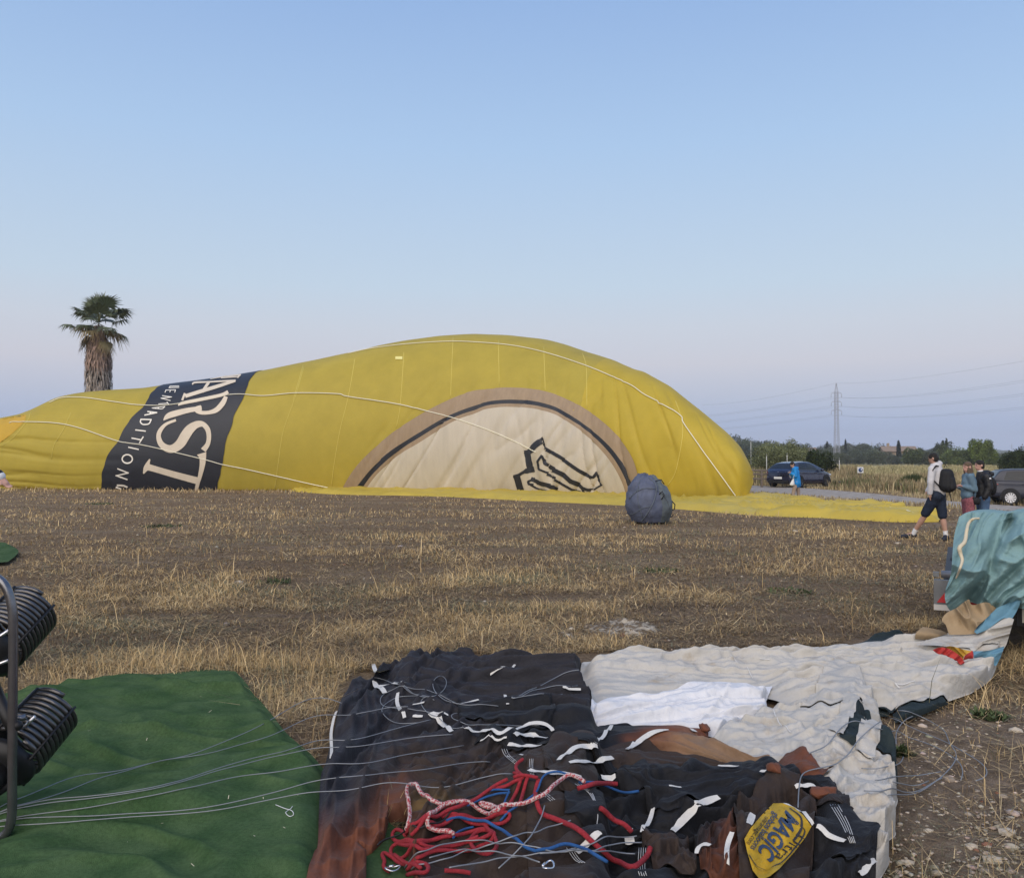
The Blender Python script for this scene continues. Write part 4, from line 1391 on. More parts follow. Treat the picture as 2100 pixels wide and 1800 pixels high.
# rolled cuff lump among the ropes, folds at the bottom
petal('skirt_petal', ZA([(30, 870), (90, 830), (180, 828), (260, 870), (320, 950), (335, 1030)]), ZA([(40, 960), (60, 1010), (120, 1080), (200, 1120), (290, 1120), (330, 1060)]), .17, lobe_col(1500, 1600, 1900, BROWN * .8), 71, 90, 60, .05)
petal('skirt_petal', ZA([(150, 1130), (260, 1105), (340, 1120), (500, 1110), (590, 1130)]), ZA([(150, 1240), (260, 1262), (340, 1250), (480, 1230), (600, 1200)]), .10, lobe_col(1500, 1600, 1900), 81, 90, 50, .05)
petal('skirt_petal', ZA([(560, 1180), (650, 1190), (760, 1190), (800, 1230), (840, 1300), (850, 1390)]), ZA([(560, 1250), (600, 1330), (640, 1400), (700, 1420), (780, 1430), (840, 1420)]), .11, lobe_col(1500, 1600, 1900, BROWN), 91, 70, 50, .05)
petal('skirt_petal', ZA([(840, 1180), (900, 1160), (1010, 1120), (1070, 1095), (1130, 1110)]), ZA([(840, 1300), (870, 1400), (940, 1480), (1060, 1500), (1150, 1500)]), .13, lobe_col(1410, 1500, 2000, NAVY, RUST * .7, RUST), 95, 110, 80, .09, 'rust streaked lobe beside the yellow maker patch')
petal('skirt_petal', ZA([(1480, 1150), (1560, 1155), (1680, 1180), (1760, 1215), (1818, 1250)]), ZA([(1470, 1400), (1600, 1430), (1700, 1400), (1760, 1340), (1815, 1262)]), .10, lobe_col(1900, 1950, 2000), 97, 100, 70, .05)
# flap that carries the maker's patch
FL_L = ZA([(1090, 1560), (1060, 1300), (1050, 1180), (1065, 1090)])
FL_T = ZA([(1065, 1090), (1160, 1030), (1250, 965), (1330, 962), (1400, 985)])
FL_R = ZA([(1445, 1560), (1470, 1300), (1490, 1180), (1488, 1090), (1450, 1030), (1400, 985)])
FL_B = ZA([(1090, 1560), (1300, 1570), (1445, 1560)])
flapP = add_sheet('skirt_flap', F_dark, FL_L, FL_T, FL_R, FL_B, 120, 120, lambda x, y, U, V, a, b: .15 * np.sin(np.clip(U, 0, 1) * math.pi) ** .6 * np.sin(np.clip(.12 + .8 * V, 0, 1) * math.pi) ** .6 + .006 * ridge(x, y, .9, .2, .8, 7), lean=(0, -.3), off=.016,
                  ef=(.05, .06), colf=lambda x, y, U, V, a, b: np.broadcast_to(BROWN * .85, x.shape + (3,)))
hm_smooth()
# small tip ties
for pts, c in ((ZA([(1225, 770), (1250, 752), (1290, 758), (1300, 790), (1270, 798), (1235, 796)]), RUST), (ZA([(870, 545), (905, 538), (914, 560), (900, 580), (865, 572)]), RUST), (ZA([(1500, 865), (1590, 880), (1588, 905), (1530, 935), (1450, 940), (1500, 900)]), RUST)):
    cx_, cy_ = np.mean(pts, 0)
    c0 = hp(cx_, cy_)
    rx = (max(p[0] for p in pts) - min(p[0] for p in pts)) / 2 / FPX * c0.y
    mbk = MB().ell(c0 + Vector((0, 0, .012)), (rx, .05, .022), 16, 10)
    V_ = np.array(mbk.v)
    V_ += (0.018 * np.stack([fbm(V_[:, 0] * 40, V_[:, 2] * 40 + V_[:, 1] * 30, 3, k) for k in (1, 2, 3)], 1))
    mk('tie_tab', V_, mbk.f, F_dark, env, col=np.broadcast_to(c, V_.shape))

# a small yellow maker's tag standing at the far corner
_p = gp(775, 1388, .03)
mbt = MB()
_c = [hp(a, b, .03) for a, b in ((752, 1388), (800, 1392))]
mk('maker_tab', np.array([gp(763, 1392, .02), gp(806, 1390, .02), gp(797, 1392, .115), gp(766, 1394, .13), gp(785, 1391, .02) + Vector((0, -.05, 0)), gp(783, 1393, .125) + Vector((0, -.05, 0))]) + np.array((0, -.04, .075)), [(0, 4, 5, 3), (4, 1, 2, 5)], mat('tab_gold', (.42, .32, .08), .7, var=.2, vscale=30), env)


def strap(pts, wpx, name='tape', m=None, off=.010, parent=env, th=.003):
    """a webbing strip lying on the cloth; wpx is its width in pixels of the photograph"""
    c = resample(catmull(pts, 6), max(5, int(sum(math.dist(pts[i][:2], pts[i + 1][:2]) for i in range(len(pts) - 1)) / 5)))
    C_ = np.array([hp(a, b, off) for a, b in c[:, :2]])
    for _ in range(10):
        C_[1:-1] = (C_[:-2] + 2 * C_[1:-1] + C_[2:]) / 4
    C_[:, 2] = np.maximum(C_[:, 2], hm_lo(C_[:, 0], C_[:, 1]) + off * .8)
    T = np.gradient(C_, axis=0)
    T /= np.linalg.norm(T, axis=1)[:, None] + 1e-9
    S = np.stack([T[:, 1], -T[:, 0], 0 * T[:, 0]], 1)
    S /= np.linalg.norm(S, axis=1)[:, None] + 1e-9
    rows = []
    n = len(C_)
    for i in range(n):
        f = min(1, .82 + 1.2 * min(i, n - 1 - i) / n)
        w = wpx / FPX * C_[i, 1] * .5 * f
        # the strip is seen foreshortened on level ground: keep its apparent width
        w *= 1 + abs(S[i, 1]) * .5
        for k in (-1, -.33, .33, 1):
            q = C_[i] + S[i] * w * k
            q[2] = min(max(q[2] - .6 * w, float(hm_lo(q[0], q[1])) + off * .9), C_[i, 2] + .35 * w)
            rows.append(q)
    V_ = np.array(rows)
    return mk(name, V_, gridF(n, 4), m or F_tape, parent)


for P_, w_ in ((ZA([(400, 545), (370, 590), (315, 640)]), 8), (ZA([(700, 568), (640, 575), (560, 620), (485, 672)]), 8.5), (ZA([(325, 668), (250, 655), (180, 680), (118, 735)]), 10), (ZA([(405, 718), (330, 740), (175, 750)]), 9), (ZA([(-40, 785), (0, 795), (120, 805), (240, 825)]), 10),
               (ZA([(345, 825), (420, 830)]), 9), (ZA([(965, 762), (1075, 765)]), 5), (ZA([(705, 875), (770, 878)]), 5), (ZA([(970, 932), (880, 960), (790, 1040), (725, 1110)]), 11), (ZA([(620, 990), (600, 1060), (560, 1115)]), 8), (ZA([(340, 1120), (280, 1170), (215, 1235)]), 10),
               (ZA([(1480, 868), (1420, 868), (1375, 885)]), 7), (ZA([(1040, 1120), (1010, 1200), (1015, 1310)]), 9), (ZA([(1310, 970), (1400, 1000), (1470, 1090)]), 8), (ZA([(1150, 1020), (1130, 1075)]), 11), (ZA([(1490, 1095), (1560, 1140), (1640, 1170)]), 9), (ZA([(1800, 1270), (1720, 1345)]), 9),
               (ZA([(820, 572), (850, 578)]), 8), (ZA([(470, 1165), (520, 1165)]), 11), (ZA([(478, 1120), (505, 1097)]), 8), (ZA([(1190, 790), (1220, 795)]), 8), (ZA([(850, 1240), (860, 1180), (925, 1190)]), 8),
               (Z8([(265, 480), (240, 560), (230, 640), (240, 700), (232, 770)]), 5.5), (Z8([(490, 190), (500, 230), (520, 260)]), 8), (Z8([(495, 300), (520, 340), (560, 370)]), 10), (Z8([(520, 330), (580, 305), (680, 310)]), 6), (Z8([(640, 370), (620, 410), (650, 460), (680, 525)]), 7),
               (Z8([(730, 440), (800, 425)]), 4), (Z8([(730, 512), (790, 515)]), 5), (Z8([(835, 490), (890, 530), (965, 610)]), 10), (Z8([(850, 490), (945, 505)]), 4), (Z8([(1200, 255), (1350, 205)]), 5), (Z8([(1005, 433), (1130, 408)]), 3.5), (Z8([(1290, 378), (1300, 420), (1306, 445)]), 7),
               (Z8([(1035, 575), (1110, 600), (1190, 600), (1290, 615), (1390, 565), (1480, 555), (1560, 560), (1580, 600)]), 8), (Z8([(1350, 630), (1460, 620), (1550, 640)]), 9), (Z8([(1310, 680), (1400, 690), (1505, 690)]), 8), (Z8([(1640, 345), (1750, 345)]), 5), (Z8([(1300, 757), (1400, 750)]), 4),
               (Z8([(1140, 662), (1300, 660)]), 4), (Z8([(2030, 715), (2075, 670)]), 8)):
    strap(P_, w_, off=.014)
# pale seam tapes across the cream cloth
for P_, w_ in ((ZA([(1030, 165), (1070, 215)]), 3), (ZA([(1120, 230), (1150, 290)]), 3), (ZA([(1185, 188), (1240, 188)]), 3), (ZA([(1260, 455), (1280, 520), (1350, 575)]), 4), (ZA([(2010, 305), (1960, 330), (1910, 320)]), 3), (Z7([(520, 1475), (560, 1510)]), 4), (Z7([(1280, 1170), (1360, 1165)]), 5)):
    strap(P_, w_ * .5, 'seam_tape', off=.004)
# stitched lines at the cuffs
F_stitch = mat('stitch_thread', (.5, .5, .5), .7)
for P_ in [ZA([(1560 + k, 960), (1620 + k * .9, 1060), (1668 + k * .6, 1165)]) for k in (0, 14, 28, 42)] + [Z8([(1440 + k, 760), (1438 + k, 820), (1450 + k, 880)]) for k in (0, 10, 20)] + [Z8([(1270 + k, 700), (1290 + k, 740), (1350 + k, 790)]) for k in (0, 14, 28)] + \
        [ZA([(205 + k, 850), (280 + k * .6, 900), (325, 1000), (320, 1080)]) for k in (0, 14, 28)] + [ZA([(20 + k, 895), (80 + k, 945)]) for k in (0, 15, 30)] + [ZA([(160 + k, 1190), (200 + k, 1250), (230 + k, 1270)]) for k in (0, 14, 28)] + [ZA([(545 + k, 1190), (540 + k, 1300), (550 + k, 1340)]) for k in (0, 12, 24, 36)]:
    c = resample(catmull(P_, 5), 14)
    V_, Fc = sweep([hp(a, b, .004) for a, b in c], .0016, 4)
    mk('stitching', np.array(V_), Fc, F_stitch, env)

hm_smooth(1)
# ---------------------------------------------------------------- maker's patch with its print, laid on the flap
def on_flap(px, py, off):
    return hp(px, py, off)


def flap_poly(name, poly, m, off, step=6.0, parent=env):
    bm = bmesh.new()
    f = bm.faces.new([bm.verts.new((a, b, 0)) for a, b in poly])
    bmesh.ops.triangulate(bm, faces=[f], ngon_method='EAR_CLIP')
    for _ in range(6):
        es = [e for e in bm.edges if e.calc_length() > step]
        if not es:
            break
        bmesh.ops.subdivide_edges(bm, edges=es, cuts=1)
        bmesh.ops.triangulate(bm, faces=[q for q in bm.faces if len(q.verts) > 3])
    for v in bm.verts:
        v.co = on_flap(v.co.x, v.co.y, off)
    bm.verts.index_update()
    V_ = np.array([v.co[:] for v in bm.verts])
    Fc = [[v.index for v in q.verts] for q in bm.faces]
    bm.free()
    return mk(name, V_, Fc, m, parent)


PATCH = ZA([(1258, 968), (1310, 968), (1370, 990), (1420, 1035), (1462, 1092), (1430, 1150), (1370, 1230), (1290, 1320), (1240, 1360), (1190, 1380), (1150, 1330), (1120, 1230), (1105, 1160), (1140, 1100), (1190, 1040), (1250, 1000)])
F_patch = mat('patch_yellow', (0.50, 0.315, 0.022), .65, var=.1, vscale=20, bump=.2, bscale=300)
F_pnavy = mat('patch_navy', (0.035, 0.06, 0.12), .7)
F_pdark = mat('patch_dark', (0.03, 0.03, 0.035), .7)
flap_poly('maker_patch', PATCH, F_patch, .016)


def patch_text(body, org, ux, uy, m, name, off=.021, shear=0.0, bold=0.0, step=3.0):
    """lettering of the patch: org is the start of the base line, ux and uy the advance and up vectors (per unit), in picture units"""
    cu = bpy.data.curves.new(name, 'FONT')
    cu.body = body
    cu.size = 1
    cu.shear = shear
    cu.offset = bold
    cu.resolution_u = 3
    ob = bpy.data.objects.new(name, cu)
    COL.objects.link(ob)
    dg = bpy.context.evaluated_depsgraph_get()
    me = bpy.data.meshes.new_from_object(ob.evaluated_get(dg))
    bpy.data.objects.remove(ob)
    bm = bmesh.new()
    bm.from_mesh(me)
    w = max((v.co.x for v in bm.verts), default=1)
    for v in bm.verts:
        a, b = v.co.x / w, v.co.y
        v.co = (org[0] + ux[0] * a + uy[0] * b, org[1] + ux[1] * a + uy[1] * b, 0)
    bmesh.ops.triangulate(bm, faces=bm.faces[:])
    for _ in range(4):
        es = [e for e in bm.edges if e.calc_length() > step]
        if not es:
            break
        bmesh.ops.subdivide_edges(bm, edges=es, cuts=1)
        bmesh.ops.triangulate(bm, faces=[q for q in bm.faces if len(q.verts) > 3])
    for v in bm.verts:
        v.co = on_flap(v.co.x, v.co.y, off)
    bm.verts.index_update()
    V_ = np.array([v.co[:] for v in bm.verts])
    Fc = [[v.index for v in q.verts] for q in bm.faces]
    bm.free()
    return mk(name, V_, Fc, m, env)


_za = lambda a, b: (1100 + a * .3861, 1280 + b * .3861)


def line_text(body, p0, p1, up, m, name, **k):
    a, b = _za(*p0), _za(*p1)
    return patch_text(body, a, (b[0] - a[0], b[1] - a[1]), (up[0] * .3861, up[1] * .3861), m, name, **k)


line_text('MAGIC', (1330, 1010), (1170, 1235), (105, 85), F_pnavy, 'patch_word', bold=.03, shear=.18)
line_text('Ultra', (1395, 1135), (1262, 1262), (62, 40), F_pdark, 'patch_word')
line_text('globos\u00b7balloons', (1262, 1020), (1135, 1215), (44, 30), F_pnavy, 'patch_word', bold=.012)
line_text('ultramagic.com', (1218, 1042), (1116, 1188), (34, 24), F_pdark, 'patch_word')
for P_ in (ZA([(1345, 1000), (1395, 1035), (1418, 1085), (1400, 1130), (1365, 1175)]), ZA([(1415, 1105), (1440, 1120), (1380, 1205), (1300, 1295), (1215, 1330)]), ZA([(1130, 1250), (1160, 1310), (1215, 1330)])):
    c = resample(catmull(P_, 6), 26)
    strap([tuple(q) for q in c], 2.2 if P_[0][0] > 1640 or len(P_) != 5 else 4, 'patch_line', F_pdark, .021)
# ---------------------------------------------------------------- yellow cloth lying flat in front of the balloon
def flat_yellow(name, L, T, Rr, B, nu, nv, amp, sd, m=None):
    G = coons(L, T, Rr, B, nu, nv)
    x, y = G[..., 0], G[..., 1]
    U, V = uvgrid(nu, nv)
    e = ss(U, 0, .02) * ss(1 - U, 0, .02) * ss(V, 0, .06)
    h = amp * (ridge(x, y, -.62, .8, 5, sd, 1.4) + .5 * ridge(x, y, -.3, .35, 2, sd + 3, 1.5) + .05 * crumple(x, y, 1.6, sd + 5))
    P = G.copy()
    P[..., 2] = gz(x, y) + .05 + h * e
    P[:, 0, 2] -= .05
    return mk(name, P.reshape(-1, 3), gridF(nu, nv), m or yellow3, balloon)


yellow3 = mat('balloon_nylon_flat', (0.50, 0.37, 0.055), 0.55, var=.10, vscale=1.2, bump=.3, bscale=5)
flat_yellow('ground_cloth', [(596, 1008), (596, 1004)], [(596, 1004), (700, 1003), (900, 1006), (1100, 1010), (1290, 1018), (1450, 1027), (1520, 1030)], [(1545, 1056), (1530, 1040), (1520, 1030)], [(596, 1008), (700, 1014), (900, 1018), (1100, 1028), (1290, 1037), (1400, 1045), (1545, 1056)], 260, 24, .16, 3)
flat_yellow('ground_cloth', [(1440, 1048), (1480, 1036), (1505, 1026)], [(1505, 1026), (1560, 1022), (1620, 1024), (1690, 1037), (1760, 1040), (1820, 1040), (1870, 1050), (1930, 1060)], [(1925, 1070), (1940, 1066), (1930, 1060)], [(1440, 1048), (1560, 1058), (1680, 1062), (1780, 1068), (1860, 1071), (1925, 1070)], 260, 50, .20, 13)
for a, b, r in ((1728, 1058, .10), (1816, 1040, .12), (1840, 1043, .13), (1868, 1050, .10), (1772, 1061, .05)):
    p = gp(a, b)
    mbx = MB().ell((p.x, p.y, .09), (r * 2.2, r * 1.5, r), 18, 12)
    V_ = np.array(mbx.v)
    V_[:, 2] += .06 * fbm(V_[:, 0] * 5, V_[:, 1] * 5, 3, 4)
    V_[:, 0] += .05 * fbm(V_[:, 2] * 9, V_[:, 0] * 9, 3, 8)
    mk('cloth_bunch', V_, mbx.f, yellow3, balloon)
for pts in ([(1810, 1038), (1830, 1042), (1856, 1046), (1872, 1052)],):
    V_, F_ = sweep([gp(a, b, .22) for a, b in catmull(pts, 6)], .03, 6)
    mk('load_tape', np.array(V_), F_, tape_w if pts[0][0] == 1810 else brown_n, balloon)
# ---------------------------------------------------------------- the pile of cloth hanging over the trailer's tail
def hang(name, m, L, T, Rr, B, nu, nv, Yf, parent, label=None, roof=None):
    def crv(c, n):
        return resample(catmull(c, 6), n)
    Lf, Rt, Bt, Tp = crv(L, nv), crv(Rr, nv), crv(B, nu), crv(T, nu)
    u = np.linspace(0, 1, nu)[:, None, None]
    v = np.linspace(0, 1, nv)[None, :, None]
    P = (1 - u) * Lf[None] + u * Rt[None] + (1 - v) * Bt[:, None] + v * Tp[:, None]
    P = P - ((1 - u) * (1 - v) * (Lf[0] + Bt[0]) / 2 + u * (1 - v) * (Rt[0] + Bt[-1]) / 2 + (1 - u) * v * (Lf[-1] + Tp[0]) / 2 + u * v * (Rt[-1] + Tp[-1]) / 2)
    a, b = P[..., 0], P[..., 1]
    U, V = uvgrid(nu, nv)
    Y = Yf(a, b, U, V)
    dx, dz = (a - CX) / FPX, -(b - CY) / FPX
    ry, rz = CP - dz * SP, SP + dz * CP
    t = Y / ry
    Q = np.stack([dx * t, Y, CAMH + rz * t], -1)
    Q[..., 2] = np.maximum(Q[..., 2], hm_at(Q[..., 0], Q[..., 1]) + .01)
    if roof:
        n = 14
        top = Q[:, -1:]
        k = np.linspace(0, 1, n + 1)[1:][None, :, None]
        R_ = np.concatenate([top] * n, 1)
        R_[..., 0:1] += k * roof[0]
        R_[..., 1:2] += k * roof[1]
        R_[..., 2] += -roof[2] * k[..., 0] ** 2 + .03 * fbm(R_[..., 0] * 6, R_[..., 1] * 6, 3, 8) * k[..., 0]
        Q = np.concatenate([Q, R_], 1)
    o = cloth_obj(name, smoothg(Q, 1), m, parent)
    if label:
        o['label'] = label
    return Q


def pdist(a, b, poly):
    """distance in picture units to a polyline"""
    d = np.full(a.shape, 1e9)
    for (x1, y1), (x2, y2) in zip(poly[:-1], poly[1:]):
        dx, dy = x2 - x1, y2 - y1
        t = np.clip(((a - x1) * dx + (b - y1) * dy) / (dx * dx + dy * dy), 0, 1)
        d = np.minimum(d, np.hypot(a - x1 - t * dx, b - y1 - t * dy))
    return d


CREASE = [Z7([(1420, 190), (1350, 330), (1280, 480), (1270, 580), (1200, 720), (1125, 805)]), Z7([(1600, 480), (1500, 560), (1370, 680), (1230, 820)]), Z7([(1600, 640), (1480, 720), (1380, 830), (1330, 870)]), Z7([(1120, 170), (1100, 300), (1045, 420), (1000, 640)])]
_gd = [[gp(a, b, .5)[:2] for a, b in c] for c in CREASE]


def yteal(a, b, U, V):
    Y = 7.56 + .25 * V ** 2 - .20 * np.sin(np.clip(V, 0, 1) * math.pi) - .42 * U
    for k, c in enumerate(CREASE):
        w = (15, 10, 9, 8)[k]
        Y = Y + (.20, .11, .09, .05)[k] * np.exp(-(pdist(a, b, c) / w) ** 2)
    n = np.abs(vn((a + .55 * b) / 46, (b - .5 * a) / 120, 5))
    Y = Y - .11 * np.clip(1 - 1.7 * n, 0, 1) ** 1.5
    n = np.abs(vn((a + .8 * b) / 24 + 1.3 * vn(a / 60, b / 60, 3), (b - .8 * a) / 90, 15))
    Y = Y - .05 * np.clip(1 - 1.7 * n, 0, 1) ** 1.5 - .014 * crumple(a / 200, b / 200, .10, 9)
    return Y


hang('teal_panel', F_teal, [(1952, 1257), (1940, 1238), (1938, 1212), (1950, 1175), (1956, 1103), (1967, 1059)], [(1967, 1059), (1985, 1050), (2024, 1049), (2062, 1052), (2086, 1046), (2110, 1050), (2240, 1056)], [(2240, 1330), (2240, 1200), (2240, 1056)],
     Z7([(975, 915), (1040, 860), (1110, 812), (1135, 805), (1250, 830), (1330, 872), (1420, 850), (1480, 800)]) + [(2130, 1230), (2240, 1250)], 150, 130, yteal, env, 'stack of folded teal cloth hanging over the trailer end', roof=(.85, 1.3, .1))
hang('teal_panel', F_blue, Z7([(1170, 1078), (1160, 1040), (1330, 872)]), Z7([(1330, 872), (1420, 830), (1500, 770), (1560, 700)]), Z7([(1440, 975), (1500, 870), (1560, 700)]), Z7([(1170, 1078), (1260, 1040), (1380, 955), (1440, 975)]), 60, 50,
     lambda a, b, U, V: 7.16 + .12 * V - .05 * np.clip(1 - 1.7 * np.abs(vn((a + b) / 20, (b - a) / 80, 7)), 0, 1), env)
hang('tan_panel', F_tan, Z7([(950, 1085), (925, 1010), (893, 965), (940, 905), (975, 905)]), Z7([(975, 905), (1040, 865), (1105, 805), (1135, 850), (1250, 828), (1330, 880)]), Z7([(1190, 1075), (1165, 1035), (1240, 960), (1330, 880)]), Z7([(950, 1085), (1060, 1085), (1190, 1075)]), 90, 70,
     lambda a, b, U, V: 7.18 + .16 * V - .10 * np.clip(1 - 1.6 * np.abs(vn((a - .45 * (b - 1260)) / 22, b / 120, 17)), 0, 1) ** 1.3, env)
hang('tan_panel', F_tan, Z7([(682, 1120), (690, 1070), (740, 1022)]), Z7([(740, 1022), (800, 1030), (900, 1055), (945, 1080)]), Z7([(830, 1120), (880, 1095), (945, 1080)]), Z7([(682, 1120), (760, 1122), (830, 1120)]), 50, 30,
     lambda a, b, U, V: 7.35 + .1 * V - .06 * np.sin(V * math.pi), env)
# cream rising in the fold of the pile, with the striped red and gold piece
hang('cream_panel', F_cream, Z7([(690, 1165), (800, 1120), (900, 1095)]), Z7([(900, 1095), (1020, 1090), (1160, 1080), (1260, 1040), (1400, 950), (1465, 962)]), Z7([(1330, 1240), (1395, 1180), (1430, 1080), (1465, 962)]), Z7([(690, 1165), (900, 1175), (1130, 1215), (1330, 1240)]), 130, 60,
     lambda a, b, U, V: 7.02 + .2 * V - .09 * np.clip(1 - 1.6 * np.abs(vn((b + .25 * a) / 16, a / 130, 27)), 0, 1) - .02 * crumple(a / 200, b / 200, .1, 9), env)
hang('blue_panel', F_blue, Z7([(1140, 1260), (1130, 1215)]), Z7([(1130, 1215), (1260, 1210), (1390, 1175)]), Z7([(1325, 1330), (1360, 1260), (1390, 1175)]), Z7([(1140, 1260), (1230, 1320), (1325, 1330)]), 50, 30,
     lambda a, b, U, V: 6.86 - .05 * np.clip(1 - 1.6 * np.abs(vn((b + .3 * a) / 9, a / 90, 37)), 0, 1), env)
hang('red_panel', F_red, Z7([(1040, 1400), (1010, 1320), (940, 1260), (860, 1235), (820, 1205)]), Z7([(820, 1205), (880, 1185), (960, 1200), (1060, 1280), (1075, 1385)]), Z7([(1060, 1410), (1075, 1385)]), Z7([(1040, 1400), (1060, 1410)]), 50, 40,
     lambda a, b, U, V: 6.62 - .05 * np.clip(1 - 1.6 * np.abs(vn((a + b) / 14, (b - a) / 60, 47)), 0, 1), env)
hang('gold_panel', F_gold, Z7([(1010, 1265), (950, 1220), (925, 1180)]), Z7([(925, 1180), (970, 1175), (1060, 1200), (1130, 1215)]), Z7([(1060, 1290), (1075, 1250), (1130, 1215)]), Z7([(1010, 1265), (1060, 1290)]), 40, 30,
     lambda a, b, U, V: 6.66 - .05 * np.clip(1 - 1.6 * np.abs(vn((a - b) / 12, (b + a) / 60, 57)), 0, 1), env)
hang('red_panel', F_red, Z7([(1060, 1290), (1075, 1250)]), Z7([(1075, 1250), (1130, 1210), (1145, 1235)]), Z7([(1140, 1290), (1145, 1235)]), Z7([(1060, 1290), (1110, 1275), (1140, 1290)]), 24, 20,
     lambda a, b, U, V: 6.68 - .03 * np.sin(V * 3), env)
hang('lining', F_green, Z7([(390, 1720), (370, 1660)]), Z7([(370, 1660), (440, 1655), (500, 1690), (560, 1730)]), Z7([(440, 1776), (500, 1750), (560, 1730)]), Z7([(390, 1720), (410, 1760), (440, 1776)]), 40, 30,
     lambda a, b, U, V: 5.78 - .05 * np.clip(1 - 1.6 * np.abs(vn((a - b) / 9, (b + a) / 40, 57)), 0, 1), env)
# white cord tied on the teal cloth
_tape = Z7([(1190, 165), (1140, 170), (1105, 205), (1090, 265), (1075, 350), (1035, 395), (1040, 440), (1055, 500), (1030, 580), (1005, 640)])
_c = resample(catmull(_tape, 6), 40)
_Y = yteal(_c[:, 0], _c[:, 1], np.full(40, .2), np.linspace(1, .2, 40)) - .10
V_, Fc = sweep([atY(a, b, Y) for (a, b), Y in zip(_c, _Y)], list(np.interp(np.arange(40), [0, 6, 22, 39], [.010, .013, .018, .006])), 6)
mk('cord', np.array(V_), Fc, mat('cord_cream', (.60, .52, .37), .7), env)

# ---------------------------------------------------------------- trailer under the pile
TR = thing('trailer', 'low trailer end with a red triangle tail light under the teal cloth', 'trailer', (4.02, 7.86, 0), R(-27))
t_grey = mat('trailer_paint', (.20, .20, .20), .5, var=.2, vscale=9, metal=.3)
t_dark = mat('trailer_dark', (.03, .03, .032), .6, var=.2, vscale=9)
t_alu = mat('trailer_rail', (.30, .29, .30), .4, metal=.7, var=.15, vscale=12)
t_red = mat('reflector_red', (.50, .03, .03), .3, coat=.4)
t_red2 = mat('lens_red', (.30, .02, .02), .35, coat=.4)
t_white = mat('plate_white', (.72, .66, .55), .5)
MB().box((1.0, 1.7, .56), (2.3, 3.2, .10)).box((1.0, .03, .42), (2.2, .06, .16)).build('chassis', t_dark, TR, False)
MB().box((-.02, 1.8, .60), (.04, 3.0, .07)).build('side_panel', t_grey, TR, False)
MB().box((2.1, 1.8, .60), (.04, 3.0, .07)).build('side_panel', t_grey, TR, False)
MB().cyl((-.17, -.05, .665), (1.3, -.05, .665), .035, n=14).build('rail', t_alu, TR)
MB().box((-.21, -.06, .665), (.05, .05, .04)).build('bracket', t_grey, TR, False)
MB().box((.02, -.05, .49), (.50, .09, .25)).build('light_housing', t_grey, TR, False)
MB().box((.02, -.10, .375), (.50, .012, .05)).build('light_trim', mat('lens_white', (.6, .55, .5), .4), TR, False)
mk('triangle_reflector', np.array([(-.205, -.112, .42), (.04, -.112, .42), (-.075, -.112, .60), (-.205, -.100, .42), (.04, -.100, .42), (-.075, -.100, .60)]), [(0, 1, 2), (3, 5, 4), (0, 3, 4, 1), (1, 4, 5, 2), (2, 5, 3, 0)], t_red, TR, False)
MB().box((.10, -.10, .51), (.3, .012, .19)).build('tail_lens', t_red2, TR, False)
for xs in (-.02, 2.12):
    wh = MB().cyl((xs - .09, 1.8, .32), (xs + .09, 1.8, .32), .32, n=24).build('wheel', t_dark, TR)
    MB().cyl((xs - .095, 1.8, .32), (xs + .095, 1.8, .32), .17, n=18).build('rim', t_alu, wh)
# number plate on the rear beam
PL = MB().box((.71, -.16, .36), (.52, .014, .115)).build('number_plate', t_white, TR, False)
MB().box((.71, -.14, .36), (.60, .03, .18)).build('plate_holder', t_dark, TR, False)


def text_mesh(body, size, name, m, parent, M, ext=.002, bold=0.0):
    cu = bpy.data.curves.new(name, 'FONT')
    cu.body = body
    cu.size = size
    cu.extrude = ext
    cu.offset = bold
    cu.align_x = 'CENTER'
    cu.align_y = 'CENTER'
    ob = bpy.data.objects.new(name, cu)
    COL.objects.link(ob)
    me = bpy.data.meshes.new_from_object(ob.evaluated_get(bpy.context.evaluated_depsgraph_get()))
    bpy.data.objects.remove(ob)
    me.transform(M)
    me.materials.clear()
    me.materials.append(m)
    o = bpy.data.objects.new(name, me)
    COL.objects.link(o)
    o.parent = parent
    return o


text_mesh('0', .115, 'plate_character', t_dark, PL, Matrix.Translation((.525, -.170, .36)) @ Matrix.Rotation(R(90), 4, 'X'))
# ---------------------------------------------------------------- cables, ropes and cords
hm_smooth(2)
m_cable = mat('steel_cable', (.25, .26, .28), .5, metal=.4, spec=.5)
m_red = mat('red_rope', (.50, .042, .058), .85, var=.25, vscale=90, bump=.8, bscale=420)
m_blue = mat('blue_rope', (.030, .12, .34), .75, var=.2, vscale=90, bump=.6, bscale=420)
m_blackc = mat('black_cord', (.02, .02, .022), .6)


def braid_material():
    m = mat('braided_rope', (.4, .04, .05), .85, bump=.4, bscale=500)
    nt = m.node_tree
    b = nt.nodes['Principled BSDF']
    at = nt.nodes.new('ShaderNodeAttribute')
    at.attribute_name = 'Col'
    nt.links.new(at.outputs['Color'], b.inputs['Base Color'])
    return m


m_braid = braid_material()


